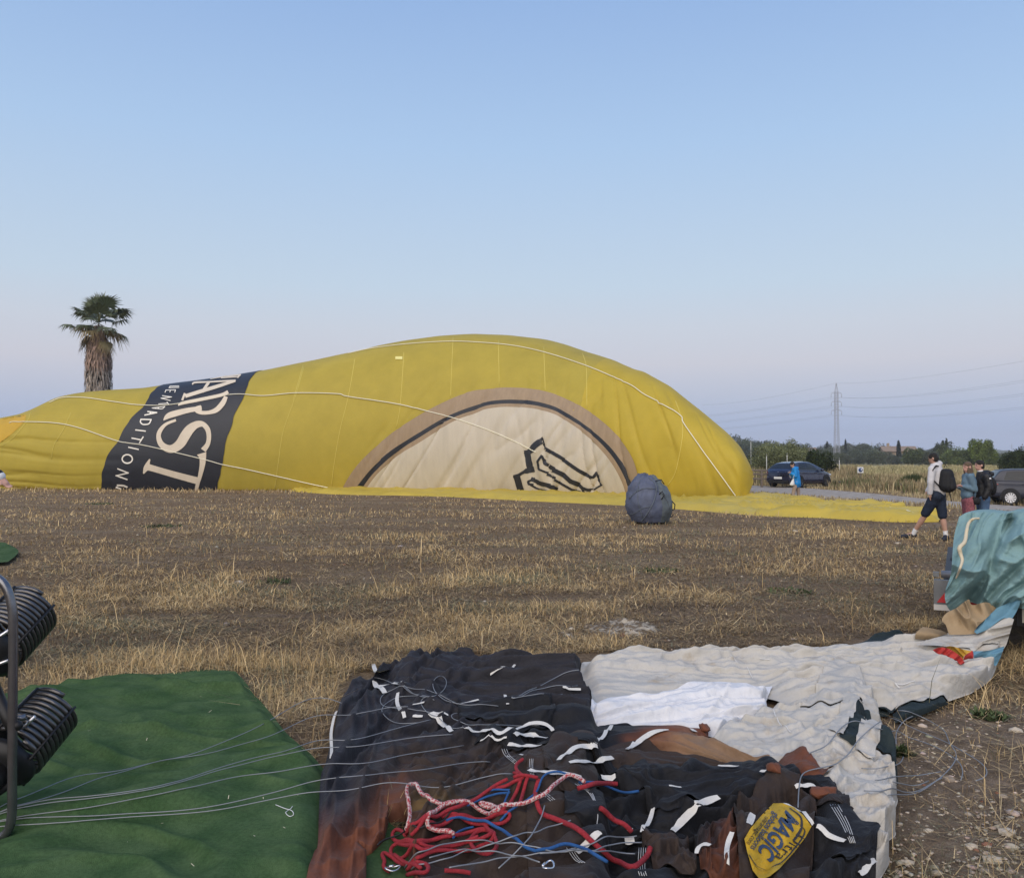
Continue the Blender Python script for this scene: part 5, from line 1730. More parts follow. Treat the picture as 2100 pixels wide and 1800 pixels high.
def rope_pts(pts, r, lift=0.0, sub=8, step=4.0, wob=0.0, seed=0):
    P2 = np.array([p[:2] for p in pts], float)
    ex = np.array([p[2] if len(p) > 2 else 0.0 for p in pts])
    c = catmull(np.concatenate([P2, ex[:, None]], 1), sub)
    L = np.linalg.norm(np.diff(c[:, :2], axis=0), axis=1).sum()
    c = resample(c, max(6, int(L / step)))
    if wob:
        k = np.arange(len(c))
        c[:, 0] += wob * vn(k * .21, seed + 0 * k, seed)
        c[:, 1] += wob * vn(k * .21, seed + 9 + 0 * k, seed + 3)
    out = [hp(a, b, r * .8 + lift + e) for a, b, e in c]
    A = np.array([tuple(p) for p in out])
    for _ in range(int(min(40, 260 / step ** 2)) if step < 8 else 40):
        A[1:-1] = (A[:-2] + 2 * A[1:-1] + A[2:]) / 4
    b_ = np.maximum(hm_lo(A[:, 0], A[:, 1]), hm_at(A[:, 0], A[:, 1]) - (.0 if step >= 5 else .2)) + r * .8 + lift
    A[:, 2] = np.maximum(A[:, 2], b_)
    out = [Vector(q) for q in A]
    z = A[:, 2].copy()
    for _ in range(3 if step < 8 else 14):
        z[1:-1] = np.maximum(z[1:-1], (z[:-2] + z[1:-1] * 2 + z[2:]) / 4)
    for _ in range(6):
        z[1:-1] = (z[:-2] + z[1:-1] * 2 + z[2:]) / 4
    if step >= 8:
        for _ in range(250):
            z[1:-1] = np.maximum(z[1:-1], (z[:-2] + z[2:]) / 2)
    for p, q in zip(out, z):
        p.z = q
    return out


def rope(name, paths, r, m, label, cat, lift=0.0, n=8, wob=0.0, group=None, step=4.0, stack=0.0):
    V, F = [], []
    for k, pts in enumerate(paths):
        p = rope_pts(pts, r, lift + stack * (k % 5), step=step, wob=wob, seed=k)
        v, f = sweep(p, r, n)
        o = len(V)
        V += [tuple(q) for q in v]
        F += [tuple(o + i for i in t) for t in f]
    o = mk(name, np.array(V), F, m)
    return tag(o, label, cat, group)


# thin steel suspension cables from the burner frame corner across the mat and the black cloth
CABS = [(ZM([(-260, 1590), (95, 1390), (400, 1300), (750, 1230), (1000, 1165), (1380, 1025)]) + Z8([(296, 438)]), 'cable fanning farthest back, over the mat corner to the cloth edge'),
        (ZM([(-260, 1592), (95, 1425), (500, 1310), (900, 1190), (1500, 1075)]) + Z8([(296, 560), (600, 480), (700, 462)]), 'cable second from the back, ending at the looped cables'),
        (ZM([(-260, 1594), (95, 1430), (600, 1365), (1050, 1270), (1400, 1190)]) + Z8([(296, 702), (600, 640), (840, 550)]), 'cable third from the back, running to a dark tie on the cloth'),
        (ZM([(-260, 1596), (95, 1445), (600, 1380), (1100, 1265), (1400, 1205)]) + Z8([(296, 752), (600, 692), (970, 625)]), 'cable crossing the middle of the brown cloth to a white tape'),
        (ZM([(-260, 1598), (95, 1490), (600, 1420), (1000, 1330)]) + Z8([(296, 825), (700, 765), (1040, 690)]), 'cable crossing the brown cloth below the white tapes'),
        (ZM([(-260, 1600), (95, 1492), (800, 1475), (1200, 1410)]) + Z8([(296, 922), (480, 905), (800, 870), (1200, 785)]), 'cable second from the front, ending at the black cuffs'),
        (ZM([(-260, 1602), (95, 1530), (500, 1500), (1000, 1470), (1400, 1395)]) + Z8([(296, 1000), (500, 990), (850, 965), (1100, 910), (1345, 860)]), 'nearest cable, low over the mat and up to the red rope')]
for pts, lb in CABS:
    rope('steel_cable', [pts], .0023, m_cable, 'thin grey ' + lb, 'cable', lift=.006, n=6, group='suspension cables from the burner', step=9)
LOOPS = [Z8([(480, 275), (600, 300), (700, 370), (860, 385), (930, 340), (940, 280), (900, 255), (850, 290), (850, 350), (900, 400), (1000, 435), (1250, 445)]),
         Z8([(620, 300), (700, 360), (800, 410), (860, 405)]), Z8([(850, 490), (720, 470), (620, 460), (530, 440), (525, 400), (560, 360), (680, 340), (800, 350), (900, 390), (1000, 430)]),
         Z8([(760, 545), (640, 550), (560, 520), (530, 460), (580, 420), (700, 385), (860, 415)]), Z8([(820, 395), (770, 400), (780, 450), (840, 510), (970, 590), (1040, 615)]), Z8([(1000, 485), (950, 500), (960, 530), (1050, 560), (1250, 565), (1500, 565)])]
rope('looped_cable', LOOPS, .0024, m_cable, 'tangle of looped grey cable lying on the charcoal cloth', 'cable', lift=.004, n=6, step=5)
rope('looped_cable', [Z8([(1330, 415), (1420, 375), (1500, 345), (1730, 320)]), Z8([(1330, 410), (1450, 350), (1650, 255), (1740, 240)]), Z8([(1335, 412), (1500, 380), (1640, 372)])], .0028, m_cable, 'grey cables fanning over the charcoal pleats by the white cloth', 'cable', lift=.006, n=6, step=6)
rope('looped_cable', [ZR([(200, 260), (500, 390), (760, 500), (900, 580), (1080, 690), (1160, 780), (1130, 840), (1030, 870)]), ZR([(280, 200), (500, 250), (640, 320), (750, 390), (770, 500), (860, 600), (840, 680), (740, 800), (600, 910), (450, 1000), (200, 1060)]),
                      ZR([(70, 380), (300, 430), (600, 520), (820, 640), (910, 730), (915, 800), (890, 865)]), ZR([(270, 570), (270, 420), (330, 300), (430, 250)]), ZR([(70, 880), (280, 865), (480, 820), (700, 780)]), ZR([(-40, 985), (240, 1000), (440, 990), (650, 870), (710, 840)]), ZR([(240, 960), (450, 930), (580, 870)]),
                      ZR([(-60, 755), (80, 760), (250, 765), (320, 730), (340, 640)])], .0030, m_cable, 'looped grey cables trailing off the cream cloth onto the stony ground', 'cable', lift=.010, n=6, step=6)
rope('looped_cable', [ZA([(1825, 530), (1700, 640), (1640, 730), (1500, 780), (1415, 800), (1395, 900), (1390, 985)]), ZA([(1450, 700), (1550, 660), (1600, 580), (1680, 520), (1740, 540)])], .0030, m_cable, 'grey cable draped over the crumpled cream cloth by the yellow patch', 'cable', lift=.008, n=6, step=6)
RED = [Z8([(690, 1250), (640, 1208), (600, 1222), (610, 1290), (700, 1292), (850, 1280), (1000, 1260), (1100, 1225), (1190, 1210), (1235, 1240), (1180, 1280), (1080, 1292), (1000, 1312), (850, 1322), (750, 1312), (660, 1292), (590, 1322), (600, 1385), (680, 1432), (760, 1412), (830, 1352), (960, 1342), (1080, 1350),
            (1200, 1312), (1240, 1252), (1180, 1212), (1100, 1232), (1070, 1292), (1110, 1352), (1180, 1380), (1240, 1332), (1236, 1272), (1160, 1190), (1060, 1132), (950, 1152), (870, 1200), (790, 1212), (860, 1222), (980, 1216), (920, 1252), (800, 1292), (720, 1342), (690, 1385), (620, 1395), (545, 1340), (528, 1380), (575, 1402), (535, 1440), (590, 1470)]),
       Z8([(1395, 788), (1370, 800), (1340, 830), (1370, 870), (1415, 905), (1380, 950), (1230, 965), (1130, 1022), (1060, 1062), (960, 1062), (860, 1112), (780, 1172), (690, 1250)]),
       Z8([(1340, 880), (1400, 890), (1372, 960), (1332, 1062), (1260, 1132), (1160, 1172), (1040, 1150), (960, 1180), (860, 1210)]), Z8([(1430, 905), (1402, 1000), (1382, 1082)]), Z8([(1310, 925), (1180, 1000), (1040, 1092), (930, 1130), (850, 1180), (770, 1240), (720, 1300)]),
       Z8([(1080, 1180), (1250, 1140), (1340, 1128), (1290, 1182), (1190, 1196), (1060, 1172), (980, 1120), (900, 1140)]), Z8([(640, 1300), (760, 1350), (900, 1330), (1040, 1310), (1130, 1260)]), Z8([(700, 1478), (790, 1440), (830, 1440), (825, 1480), (700, 1500)]), Z8([(620, 1390), (700, 1450), (780, 1470)]),
       Z8([(1340, 925), (1450, 922), (1490, 935)]), Z8([(920, 1480), (1000, 1470), (1080, 1482)])]
rope('red_rope', RED, .0080, m_red, 'tangled heap of thick red rope on the brown cloth', 'rope', lift=.012, n=8, wob=1.6, stack=.004)
rope('red_rope', [Z8([(1495, 925), (1468, 1000), (1490, 1085)]) + ZA([(30, 1040), (150, 1082), (230, 1130), (330, 1222), (430, 1298), (520, 1310), (585, 1275), (605, 1220)]), ZA([(340, 1018), (430, 1080), (505, 1132)]), ZA([(220, 896), (330, 878), (430, 872)])], .0105, m_red, 'single red rope running over the black skirt cuffs', 'rope', lift=.012)


def braided(paths, label):
    V, F, Cc = [], [], []
    for pts in paths:
        p = rope_pts(pts, .009, .03, step=2.2)
        n = 10
        v, f = sweep(p, .009, n)
        o = len(V)
        for i, q in enumerate(v):
            ring_, k = divmod(i, n)
            s = ((k + ring_ * 1.1) % 5 < 2.2) != ((k - ring_ * 1.1) % 5 < 1.2)
            V.append(tuple(q))
            Cc.append((.62, .55, .52) if s else (.42, .035, .05))
        Cc += []
        F += [tuple(o + i for i in t) for t in f]
    o = mk('braided_rope', np.array(V), F, m_braid, col=np.array(Cc[:len(V)]))
    return tag(o, label, 'rope')


braided([Z8([(690, 1245), (715, 1150), (700, 1060), (690, 980), (715, 945), (750, 975), (800, 1040), (870, 1085), (930, 1090), (1000, 1070), (1060, 1070), (1150, 1130), (1230, 1160), (1270, 1130), (1200, 1085), (1120, 1080), (1180, 1110), (1300, 1095), (1420, 1080), (1530, 1030), (1620, 940), (1690, 905), (1750, 930), (1770, 950)]),
         Z8([(980, 1270), (900, 1250), (820, 1240), (810, 1200), (850, 1150), (900, 1100), (970, 1072), (1050, 1072)])], 'red and white braided rope looping over the red rope heap')
rope('blue_rope', [Z8([(1660, 890), (1600, 870), (1530, 890), (1500, 930), (1495, 990), (1420, 1050), (1330, 1120), (1260, 1180)]), Z8([(1320, 990), (1200, 985), (1100, 1045), (1000, 1090)]), Z8([(1320, 1000), (1180, 1030), (1060, 1080)]), Z8([(975, 1280), (1020, 1230), (1100, 1210)]), Z8([(1315, 1000), (1280, 1080), (1255, 1150)])], .0048, m_blue,
     'thin blue cord twisted through the red rope heap', 'rope', lift=.024)
rope('blue_rope', [Z8([(930, 1195), (1000, 1180), (1110, 1185), (1230, 1220), (1330, 1290), (1420, 1360), (1480, 1380)]), Z8([(1480, 1385), (1560, 1370), (1640, 1335), (1740, 1350), (1830, 1400), (1910, 1445)])], .0065, m_blue, 'blue cord arching right from the red ropes to the bottom edge', 'rope', lift=.03)
rope('blue_rope', [Z8([(1740, 925), (1880, 945), (2000, 990), (2100, 1005)])], .006, m_blue, 'short blue cord on the black cloth beside the braided rope end', 'rope', lift=.014)
rope('black_cord', [Z8([(515, 1335), (540, 1300), (640, 1275), (760, 1255), (900, 1195), (1000, 1090), (1040, 1045), (1190, 1000), (1190, 960)])], .0038, m_blackc, 'thin black cord across the red rope and green mat', 'cord', lift=.03)
rope('looped_cable', [Z8([(680, 1475), (830, 1372), (1000, 1326), (1200, 1325), (1400, 1350), (1560, 1385), (1730, 1375), (2120, 1325)]), Z8([(720, 1485), (1000, 1400), (1300, 1310), (1690, 1190)]), Z8([(1250, 1485), (1400, 1350), (1500, 1200), (1530, 1100)]), Z8([(950, 1485), (1300, 1422), (1600, 1385), (2090, 1282)]), Z8([(830, 1420), (1000, 1375), (1250, 1395), (1500, 1450)]), Z8([(1500, 1400), (1700, 1380), (2080, 1395)])],
     .0028, m_cable, 'pale steel cables crossing the red rope at the bottom edge', 'cable', lift=.034, n=6, step=6)
# two carabiners
m_steel = mat('polished_steel', (.62, .62, .64), .25, metal=.9)
for (a, b, an), lb in ((Z8([(610, 1465, 20)])[0], 'steel carabiner at the end of the red rope heap'), (Z8([(1555, 1455, 70)])[0], 'steel carabiner on the cable ends near the bottom edge')):
    c = hp(a, b, .03)
    t_ = thing('carabiner', lb, 'carabiner', tuple(c), R(an))
    t_.scale = (.62, .62, .62)
    loop = [(0.05 * math.cos(q) * (1 + .15 * math.sin(q)), .028 * math.sin(q), .006 * math.cos(2 * q)) for q in np.linspace(0, 2 * math.pi, 24, endpoint=False)]
    MB().tube(loop, .0055, 8, closed=True).build('body', m_steel, t_)
    MB().cyl((-.02, .030, 0), (.022, .030, 0), .0075, n=10).build('gate_sleeve', m_steel, t_)

# ================================================================ burner with two coils in a tubular frame, at the left edge
m_chrome = mat('burner_tube', (.20, .20, .215), .25, metal=.85, var=.2, vscale=20)
m_coil = mat('coil_steel', (.13, .125, .125), .30, metal=.8, var=.25, vscale=30)
m_blk = mat('burner_black', (.014, .014, .016), .45, var=.2, vscale=20)
BY = 3.82
BU = thing('balloon_burner', 'burner with two black coiled tubes in a steel tube frame at the left edge', 'burner', tuple(atY(-120, 1700, BY)))
bo = Vector(BU.location)
bp_ = lambda a, b, Y=BY: atY(a, b, Y) - bo
fr = [bp_(-330, 1172), bp_(-60, 1172), bp_(-18, 1180), bp_(10, 1200), bp_(24, 1240), bp_(27, 1300), bp_(26, 1450), bp_(25, 1600), bp_(24, 1672), bp_(14, 1705), bp_(-12, 1722), bp_(-60, 1733), bp_(-330, 1735)]
MB().tube([Vector(p) for p in catmull([tuple(p) for p in fr], 5)], .0195, 14).build('frame_tube', m_chrome, BU)
fr2 = [q + Vector((-.05, 1.02, 0)) for q in fr]
MB().tube([Vector(p) for p in catmull([tuple(p) for p in fr2[:5] + [fr2[9]] * 0], 5)], .0195, 10).build('frame_tube', m_chrome, BU) if False else None


def coil(c_px, tip_px, Yc, Yt, rad, turns, name='burner_coil'):
    a, b = bp_(*c_px, Yc), bp_(*tip_px, Yt)
    ax = (b - a)
    L = ax.length
    ax.normalize()
    u = ax.orthogonal().normalized()
    w = ax.cross(u)
    pts = []
    n = 30
    for i in range(turns * n + 1):
        t = i / (turns * n)
        q = 2 * math.pi * i / n
        rr = rad * (1 - .06 * t)
        pts.append(a + ax * (t * L) + (u * math.cos(q) + w * math.sin(q)) * rr)
    cb = MB().tube(pts, L / turns * .41, 8).build(name, m_coil, BU)
    for k in range(4):
        q = k * math.pi / 2 + .55
        d = u * math.cos(q) + w * math.sin(q)
        p0, p1 = a + d * (rad * 1.10) - ax * .05, b + d * (rad * 1.06) - ax * .01
        MB().tube([p0, p1], .0065, 6).build('coil_strap', m_blk, cb)
    cup = MB()
    cup.tube([a - ax * .10, a - ax * .06, a - ax * .03], [rad * .75, rad * 1.02, rad * 1.02], 24)
    cup.tube([a - ax * .20, a - ax * .10], [rad * .35, rad * .5], 16)
    cup.build('burner_can', m_blk, cb)
    return cb


coil((-8, 1322), (66, 1248), 4.05, 4.28, .135, 10)
coil((28, 1545), (112, 1452), 3.98, 4.22, .130, 10)
mbb = MB()
mbb.tube([bp_(-90, 1420, 4.0), bp_(-10, 1410, 3.95), bp_(8, 1455, 3.9), bp_(26, 1490, 3.85)], .028, 10)
mbb.tube([bp_(-60, 1600, 3.95), bp_(0, 1590, 3.92), bp_(28, 1575, 3.9)], .022, 10)
mbb.tube([bp_(-70, 1660, 3.9), bp_(-5, 1625, 3.9), bp_(30, 1600, 3.9)], .018, 8)
mbb.ell(bp_(-18, 1500, 3.98), (.075, .075, .10), 16, 10)
mbb.ell(bp_(36, 1487, 3.83), (.022, .022, .022), 12, 8)
mbb.build('valve_block', m_blk, BU)
MB().cyl(bp_(10, 1480, 3.9), bp_(52, 1470, 3.9), .014, n=10).build('valve_handle', m_chrome, BU)
for a, b, c, d in ((-40, 1330, 22, 1290), (-40, 1375, 22, 1352), (40, 1500, 72, 1468)):
    MB().cyl(bp_(a, b, 3.95), bp_(c, d, 3.95), .008, n=8).build('fuel_pipe', m_steel, BU)
# ================================================================ people
def union(shapes, voxel, smooth=6, noise_amp=0.0):
    """one continuous surface from capsules (p0,p1,r0,r1) and ellipsoids ('e',c,r,M)"""
    mb = MB()
    for s in shapes:
        if s[0] == 'e':
            mb.ell(s[1], s[2], 16, 12, s[3] if len(s) > 3 else None)
        else:
            p0, p1, r0, r1 = Vector(s[0]), Vector(s[1]), s[2], s[3]
            d = (p1 - p0)
            n = 5
            mb.tube([p0 + d * (k / n) for k in range(n + 1)], [r0 + (r1 - r0) * k / n for k in range(n + 1)], 14)
            mb.ell(p0, (r0, r0, r0), 14, 10)
            mb.ell(p1, (r1, r1, r1), 14, 10)
    me = bpy.data.meshes.new('tmp')
    me.from_pydata(mb.v, [], mb.f)
    o = bpy.data.objects.new('tmp', me)
    COL.objects.link(o)
    md = o.modifiers.new('r', 'REMESH')
    md.mode = 'VOXEL'
    md.voxel_size = voxel
    if smooth:
        sm = o.modifiers.new('s', 'SMOOTH')
        sm.iterations = smooth
        sm.factor = .5
    ev = bpy.data.meshes.new_from_object(o.evaluated_get(bpy.context.evaluated_depsgraph_get()))
    bpy.data.objects.remove(o)
    n = len(ev.vertices)
    V = np.zeros(n * 3, np.float32)
    ev.vertices.foreach_get('co', V)
    V = V.reshape(-1, 3)
    F = [tuple(p.vertices) for p in ev.polygons]
    bpy.data.meshes.remove(ev)
    if noise_amp:
        V = V + noise_amp * np.stack([fbm(V[:, (k + 1) % 3] * 16 + 5 * k, V[:, 2] * 11 + V[:, k] * 7, 3, 3 + k) for k in range(3)], 1)
    return V, F


def upart(name, shapes, voxel, m, parent, smooth=6, noise_amp=0.0):
    V, F = union(shapes, voxel, smooth, noise_amp)
    return mk(name, V, F, m, parent)


skin_m = mat('skin', (.46, .27, .20), .55, var=.08, vscale=20, spec=.35)
skin2_m = mat('skin_pink', (.52, .30, .24), .55, var=.08, vscale=20, spec=.35)
hair_d = mat('hair_dark', (.022, .018, .016), .6, var=.4, vscale=60, bump=.6, bscale=120, stretch=(4, 4, .6))
hair_b = mat('hair_brown', (.14, .095, .062), .6, var=.4, vscale=60, bump=.6, bscale=120, stretch=(4, 4, .6))
eye_m = mat('eye_dark', (.02, .015, .012), .3)
m_white = mat('cotton_white', (.68, .68, .69), .85)


def hand(wr, tip, r, side, curl=0.3):
    """palm, four unequal fingers and a thumb, from wrist towards tip"""
    w, t = Vector(wr), Vector(tip)
    d = (t - w)
    L = d.length
    d.normalize()
    s = Vector(side) - d * Vector(side).dot(d)
    s.normalize()
    n = d.cross(s)
    k = L / .19
    sh = [(w, w + d * .085 * k, .024 * k, .034 * k)]
    for q in (-1.5, -.5, .5, 1.5):
        b = w + d * .088 * k + s * q * .019 * k
        l = (.075, .088, .082, .062)[int(q + 1.5)] * k
        m_ = b + d * l * .5 + n * .004 * k
        e = m_ + (d * math.cos(curl) + n * math.sin(curl)) * l * .5
        sh += [(b, m_, .0098 * k, .0092 * k), (m_, e, .0092 * k, .0078 * k)]
    tb = w + d * .03 * k - s * .028 * k
    tm = tb + (d * .75 - s * .65) * .045 * k
    sh += [(tb, tm, .0135 * k, .011 * k), (tm, tm + (d * .9 - s * .2) * .03 * k, .011 * k, .009 * k)]
    return sh


def head_shapes(c, f, h=.235, up=(0, 0, 1)):
    """skull, jaw, nose, ears; c head centre, f facing direction"""
    c = Vector(c)
    f = Vector(f).normalized()
    u = Vector(up)
    u = (u - f * u.dot(f)).normalized()
    s = f.cross(u)
    M = Matrix((s, f, u)).transposed()
    k = h / .235
    return [('e', c + u * .015 * k, (.074 * k, .093 * k, .100 * k), M), ('e', c - u * .045 * k + f * .022 * k, (.058 * k, .066 * k, .072 * k), M), ('e', c - u * .092 * k + f * .052 * k, (.030 * k, .024 * k, .022 * k), M),
            (c + f * .088 * k + u * .012 * k, c + f * .100 * k - u * .022 * k, .009 * k, .012 * k), ('e', c + f * .088 * k - u * .056 * k, (.026 * k, .014 * k, .010 * k), M),
            ('e', c + s * .076 * k - u * .005 * k - f * .01 * k, (.010 * k, .020 * k, .032 * k), M), ('e', c - s * .076 * k - u * .005 * k - f * .01 * k, (.010 * k, .020 * k, .032 * k), M)], (c, f, u, s, k)


def face_bits(hd, root):
    c, f, u, s, k = hd
    mb = MB()
    for q in (-1, 1):
        mb.ell(c + f * .083 * k + s * q * .032 * k + u * .012 * k, (.008 * k,) * 3, 8, 6)
    mb.build('eye', eye_m, root)
    MB().tube([c + f * .096 * k - s * .022 * k - u * .054 * k, c + f * .101 * k - u * .056 * k, c + f * .096 * k + s * .022 * k - u * .054 * k], .0045 * k, 6).build('mouth', mat('lips', (.35, .13, .11), .5), root)
    MB().tube([c + f * .086 * k - s * .048 * k + u * .032 * k, c + f * .092 * k - s * .025 * k + u * .038 * k], .005 * k, 5).tube([c + f * .086 * k + s * .048 * k + u * .032 * k, c + f * .092 * k + s * .025 * k + u * .038 * k], .005 * k, 5).build('eyebrow', hair_d, root)


def hair_cap(hd, root, m, long=False, extra=()):
    c, f, u, s, k = hd
    M = Matrix((s, f, u)).transposed()
    sh = [('e', c + u * .036 * k - f * .006 * k, (.081 * k, .094 * k, .088 * k), M), ('e', c - f * .030 * k - u * .01 * k, (.078 * k, .072 * k, .085 * k), M)]
    if long:
        sh += [('e', c - f * .035 * k - u * .09 * k, (.090 * k, .070 * k, .11 * k), M), ('e', c - u * .14 * k - f * .02 * k, (.095 * k, .060 * k, .075 * k), M), ('e', c + s * .066 * k - u * .10 * k + f * .02 * k, (.028 * k, .045 * k, .10 * k), M), ('e', c - s * .066 * k - u * .10 * k + f * .02 * k, (.028 * k, .045 * k, .10 * k), M)]
    return upart('hair', sh + list(extra), .011, m, root, 2, .004)


def person(label, base, J, head_c, face, garments, hair_m, long=False, group=None, skinm=None, hands=True, handdir=(0, 1, 0), headh=.235, curl=.3):
    """J: joints (x right, y away, z up, metres from base): neck, shL, shR, elL, elR, wrL, wrR, hdL, hdR, pelvis, hipL, hipR, knL, knR, anL, anR, toL, toR"""
    root = thing('person', label, 'person', base, 0, group)
    v = lambda k: Vector(J[k])
    hs, hd = head_shapes(head_c, face, headh)
    sh = hs + [(v('neck') - Vector((0, 0, .06)), Vector(head_c) - Vector((0, 0, .06)), .062, .055)]
    chest = v('neck').lerp(v('pelvis'), .35)
    sh += [(v('neck') - Vector((0, 0, .08)), chest, .10, .135), (chest, v('pelvis'), .135, .13), (v('shL'), v('shR'), .065, .065)]
    for s in 'LR':
        sh += [(v('sh' + s), v('el' + s), .052, .040), (v('el' + s), v('wr' + s), .040, .027)]
        if hands:
            sh += hand(v('wr' + s), v('hd' + s), .03, handdir, curl)
        sh += [(v('hip' + s), v('kn' + s), .088, .056), (v('kn' + s), v('kn' + s).lerp(v('an' + s), .35), .054, .060), (v('kn' + s).lerp(v('an' + s), .35), v('an' + s), .060, .036), (v('an' + s), v('to' + s), .036, .034)]
    sh += [(v('hipL'), v('hipR'), .10, .10)]
    upart('body', sh, .0085, skinm or skin_m, root, 3)
    face_bits(hd, root)
    hair_cap(hd, root, hair_m, long)
    for nm, m, shp, vox, na in garments(v, chest):
        upart(nm, shp, vox, m, root, 4, na)
    return root, hd


def torso_shapes(v, chest, g, hem=None, arms=True, cuff=1.0):
    hem = hem or v('pelvis')
    sh = [(v('neck') - Vector((0, 0, .075)), chest, .105 + g, .145 + g), (chest, hem, .145 + g, .145 + g), (v('shL'), v('shR'), .068 + g, .068 + g), (v('shL').lerp(chest, .4), v('shR').lerp(chest, .4), .08 + g, .08 + g)]
    if arms:
        for s in 'LR':
            w = v('el' + s).lerp(v('wr' + s), cuff)
            sh += [(v('sh' + s), v('el' + s), .066 + g, .054 + g), (v('el' + s), w, .054 + g, .040 + g)]
    return sh


def shoe(v, s, g=.0):
    a, t = v('an' + s), v('to' + s)
    d = (t - a)
    d.z = 0
    d.normalize()
    a0 = Vector((a.x, a.y, min(a.z, .075)))
    return [(a0 - d * .03, a0 + d * .05, .050, .050), (a0 + d * .04, Vector((t.x, t.y, .045)) + d * .03, .048, .040), (Vector((a.x, a.y, .035)) - d * .05, Vector((t.x, t.y, .03)) + d * .05, .036, .032)]


# man with the black backpack, striding to the left
sweat = mat('sweatshirt_grey', (.56, .55, .57), .9, var=.1, vscale=12, bump=.3, bscale=60)
navy_sh = mat('navy_shorts', (.016, .024, .045), .85, var=.3, vscale=7, bump=.3, bscale=50)
shoe_m = mat('shoe_navy', (.018, .022, .035), .7)
B1 = gp(1921, 1108)
JA = dict(neck=(.0, 0, 1.60), shL=(-.13, -.10, 1.48), shR=(.12, .13, 1.48), elL=(-.185, -.15, 1.22), elR=(.10, .30, 1.22), wrL=(-.185, -.12, .985), wrR=(-.02, .33, 1.02), hdL=(-.185, -.10, .82), hdR=(-.10, .30, .93), pelvis=(.03, 0, .98),
          hipL=(-.03, -.05, .93), hipR=(.09, .06, .93), knL=(-.17, .12, .53), knR=(.125, .0, .50), anL=(-.32, .38, .11), anR=(.185, -.02, .10), toL=(-.51, .42, .05), toR=(.11, -.10, .04))


def garA(v, chest):
    yield 'sweatshirt', sweat, torso_shapes(v, chest, .012, Vector((.03, 0, 1.02))) + [('e', Vector((.05, .02, 1.60)), (.10, .09, .06))], .013, .006
    yield 'shorts', navy_sh, [(v('hipL'), v('hipR'), .135, .135), (v('pelvis'), v('pelvis') + Vector((0, 0, .02)), .14, .14), (v('hipL'), v('knL') + Vector((.0, 0, .03)), .125, .095), (v('hipR'), v('knR') + Vector((0, 0, .02)), .125, .092)], .013, .006
    for s in 'LR':
        a, k = v('an' + s), v('kn' + s)
        yield 'sock', m_white, [(a + Vector((0, 0, -.03)), a.lerp(k, .22), .046, .048)], .008, 0
        yield 'shoe', shoe_m, shoe(v, s), .009, 0


person('person in pale grey sweatshirt and navy shorts striding past the yellow cloth end', B1, JA, (-.05, .0, 1.70), (-.75, .62, -.35), garA, hair_d)
bk_m = mat('backpack_black', (.012, .012, .014), .7, var=.3, vscale=15, bump=.3, bscale=80)
T = thing('backpack', 'black backpack on the back of the person in navy shorts', 'backpack', B1)
pc = Vector((.13, -.16, 1.26))
upart('pack', [(pc + Vector((-.02, .0, -.12)), pc + Vector((-.01, .02, .12)), .135, .115), (pc + Vector((.07, -.02, -.13)), pc + Vector((.04, .0, .12)), .125, .11), (pc + Vector((.02, -.05, -.14)), pc + Vector((.02, -.02, .10)), .125, .105)], .014, bk_m, T, 8, .004)
upart('front_pocket', [(pc + Vector((.05, -.13, -.15)), pc + Vector((.05, -.11, .0)), .075, .06)], .012, bk_m, T, 4)
MB().tube([(.0, -.10, 1.54), (-.08, -.17, 1.55), (-.15, -.17, 1.46), (-.13, -.16, 1.25), (-.02, -.2, 1.12)], .016, 8).build('shoulder_strap', bk_m, T)
MB().tube([(.10, -.14, 1.52), (.12, -.16, 1.57), (.15, -.17, 1.52)], .009, 6).build('top_handle', bk_m, T)
MB().tube([(.17, -.20, 1.03), (.20, -.20, .92), (.215, -.2, .82)], .010, 6).build('loose_strap', bk_m, T)

# couple by the teal pile
denim = mat('denim_jacket', (.12, .19, .25), .85, var=.15, vscale=14, bump=.3, bscale=70)
pink_p = mat('patterned_trousers', (.30, .10, .12), .85, var=.5, vscale=30, bump=.1)
B2 = gp(1990, 1101)
k2 = 750.0
cw = lambda a, b, Y=0.0: (((1840 + a / 7.97) - 1990) / (FPX / B2.y), Y, (1101 - (900 + b / 7.97)) / (FPX / B2.y))
JW = dict(neck=cw(1190, 560), shL=cw(1160, 620, -.14), shR=cw(1190, 620, .16), elL=cw(1215, 830, -.17), elR=cw(1180, 830, .2), wrL=cw(1035, 775, -.12), wrR=cw(1040, 790, .08), hdL=cw(935, 742, -.06), hdR=cw(950, 770, .08), pelvis=cw(1180, 985),
          hipL=cw(1165, 1010, -.07), hipR=cw(1180, 1010, .08), knL=cw(1150, 1290, -.08), knR=cw(1180, 1290, .08), anL=(-.04, -.08, .09), anR=(.04, .1, .09), toL=(-.16, -.1, .04), toR=(-.10, .1, .04))


def garW(v, chest):
    yield 'denim_jacket', denim, torso_shapes(v, chest, .008, Vector(cw(1170, 915)), cuff=.92) + [(Vector(cw(1130, 925, -.1)), Vector(cw(1220, 925, .1)), .075, .075)], .013, .006
    yield 'trousers', pink_p, [(v('hipL'), v('hipR'), .125, .125), (v('hipL'), v('knL'), .118, .09), (v('hipR'), v('knR'), .118, .09), (v('knL'), v('anL'), .09, .075), (v('knR'), v('anR'), .09, .075)], .014, .005
    for s in 'LR':
        yield 'shoe', shoe_m, shoe(v, s), .011, 0


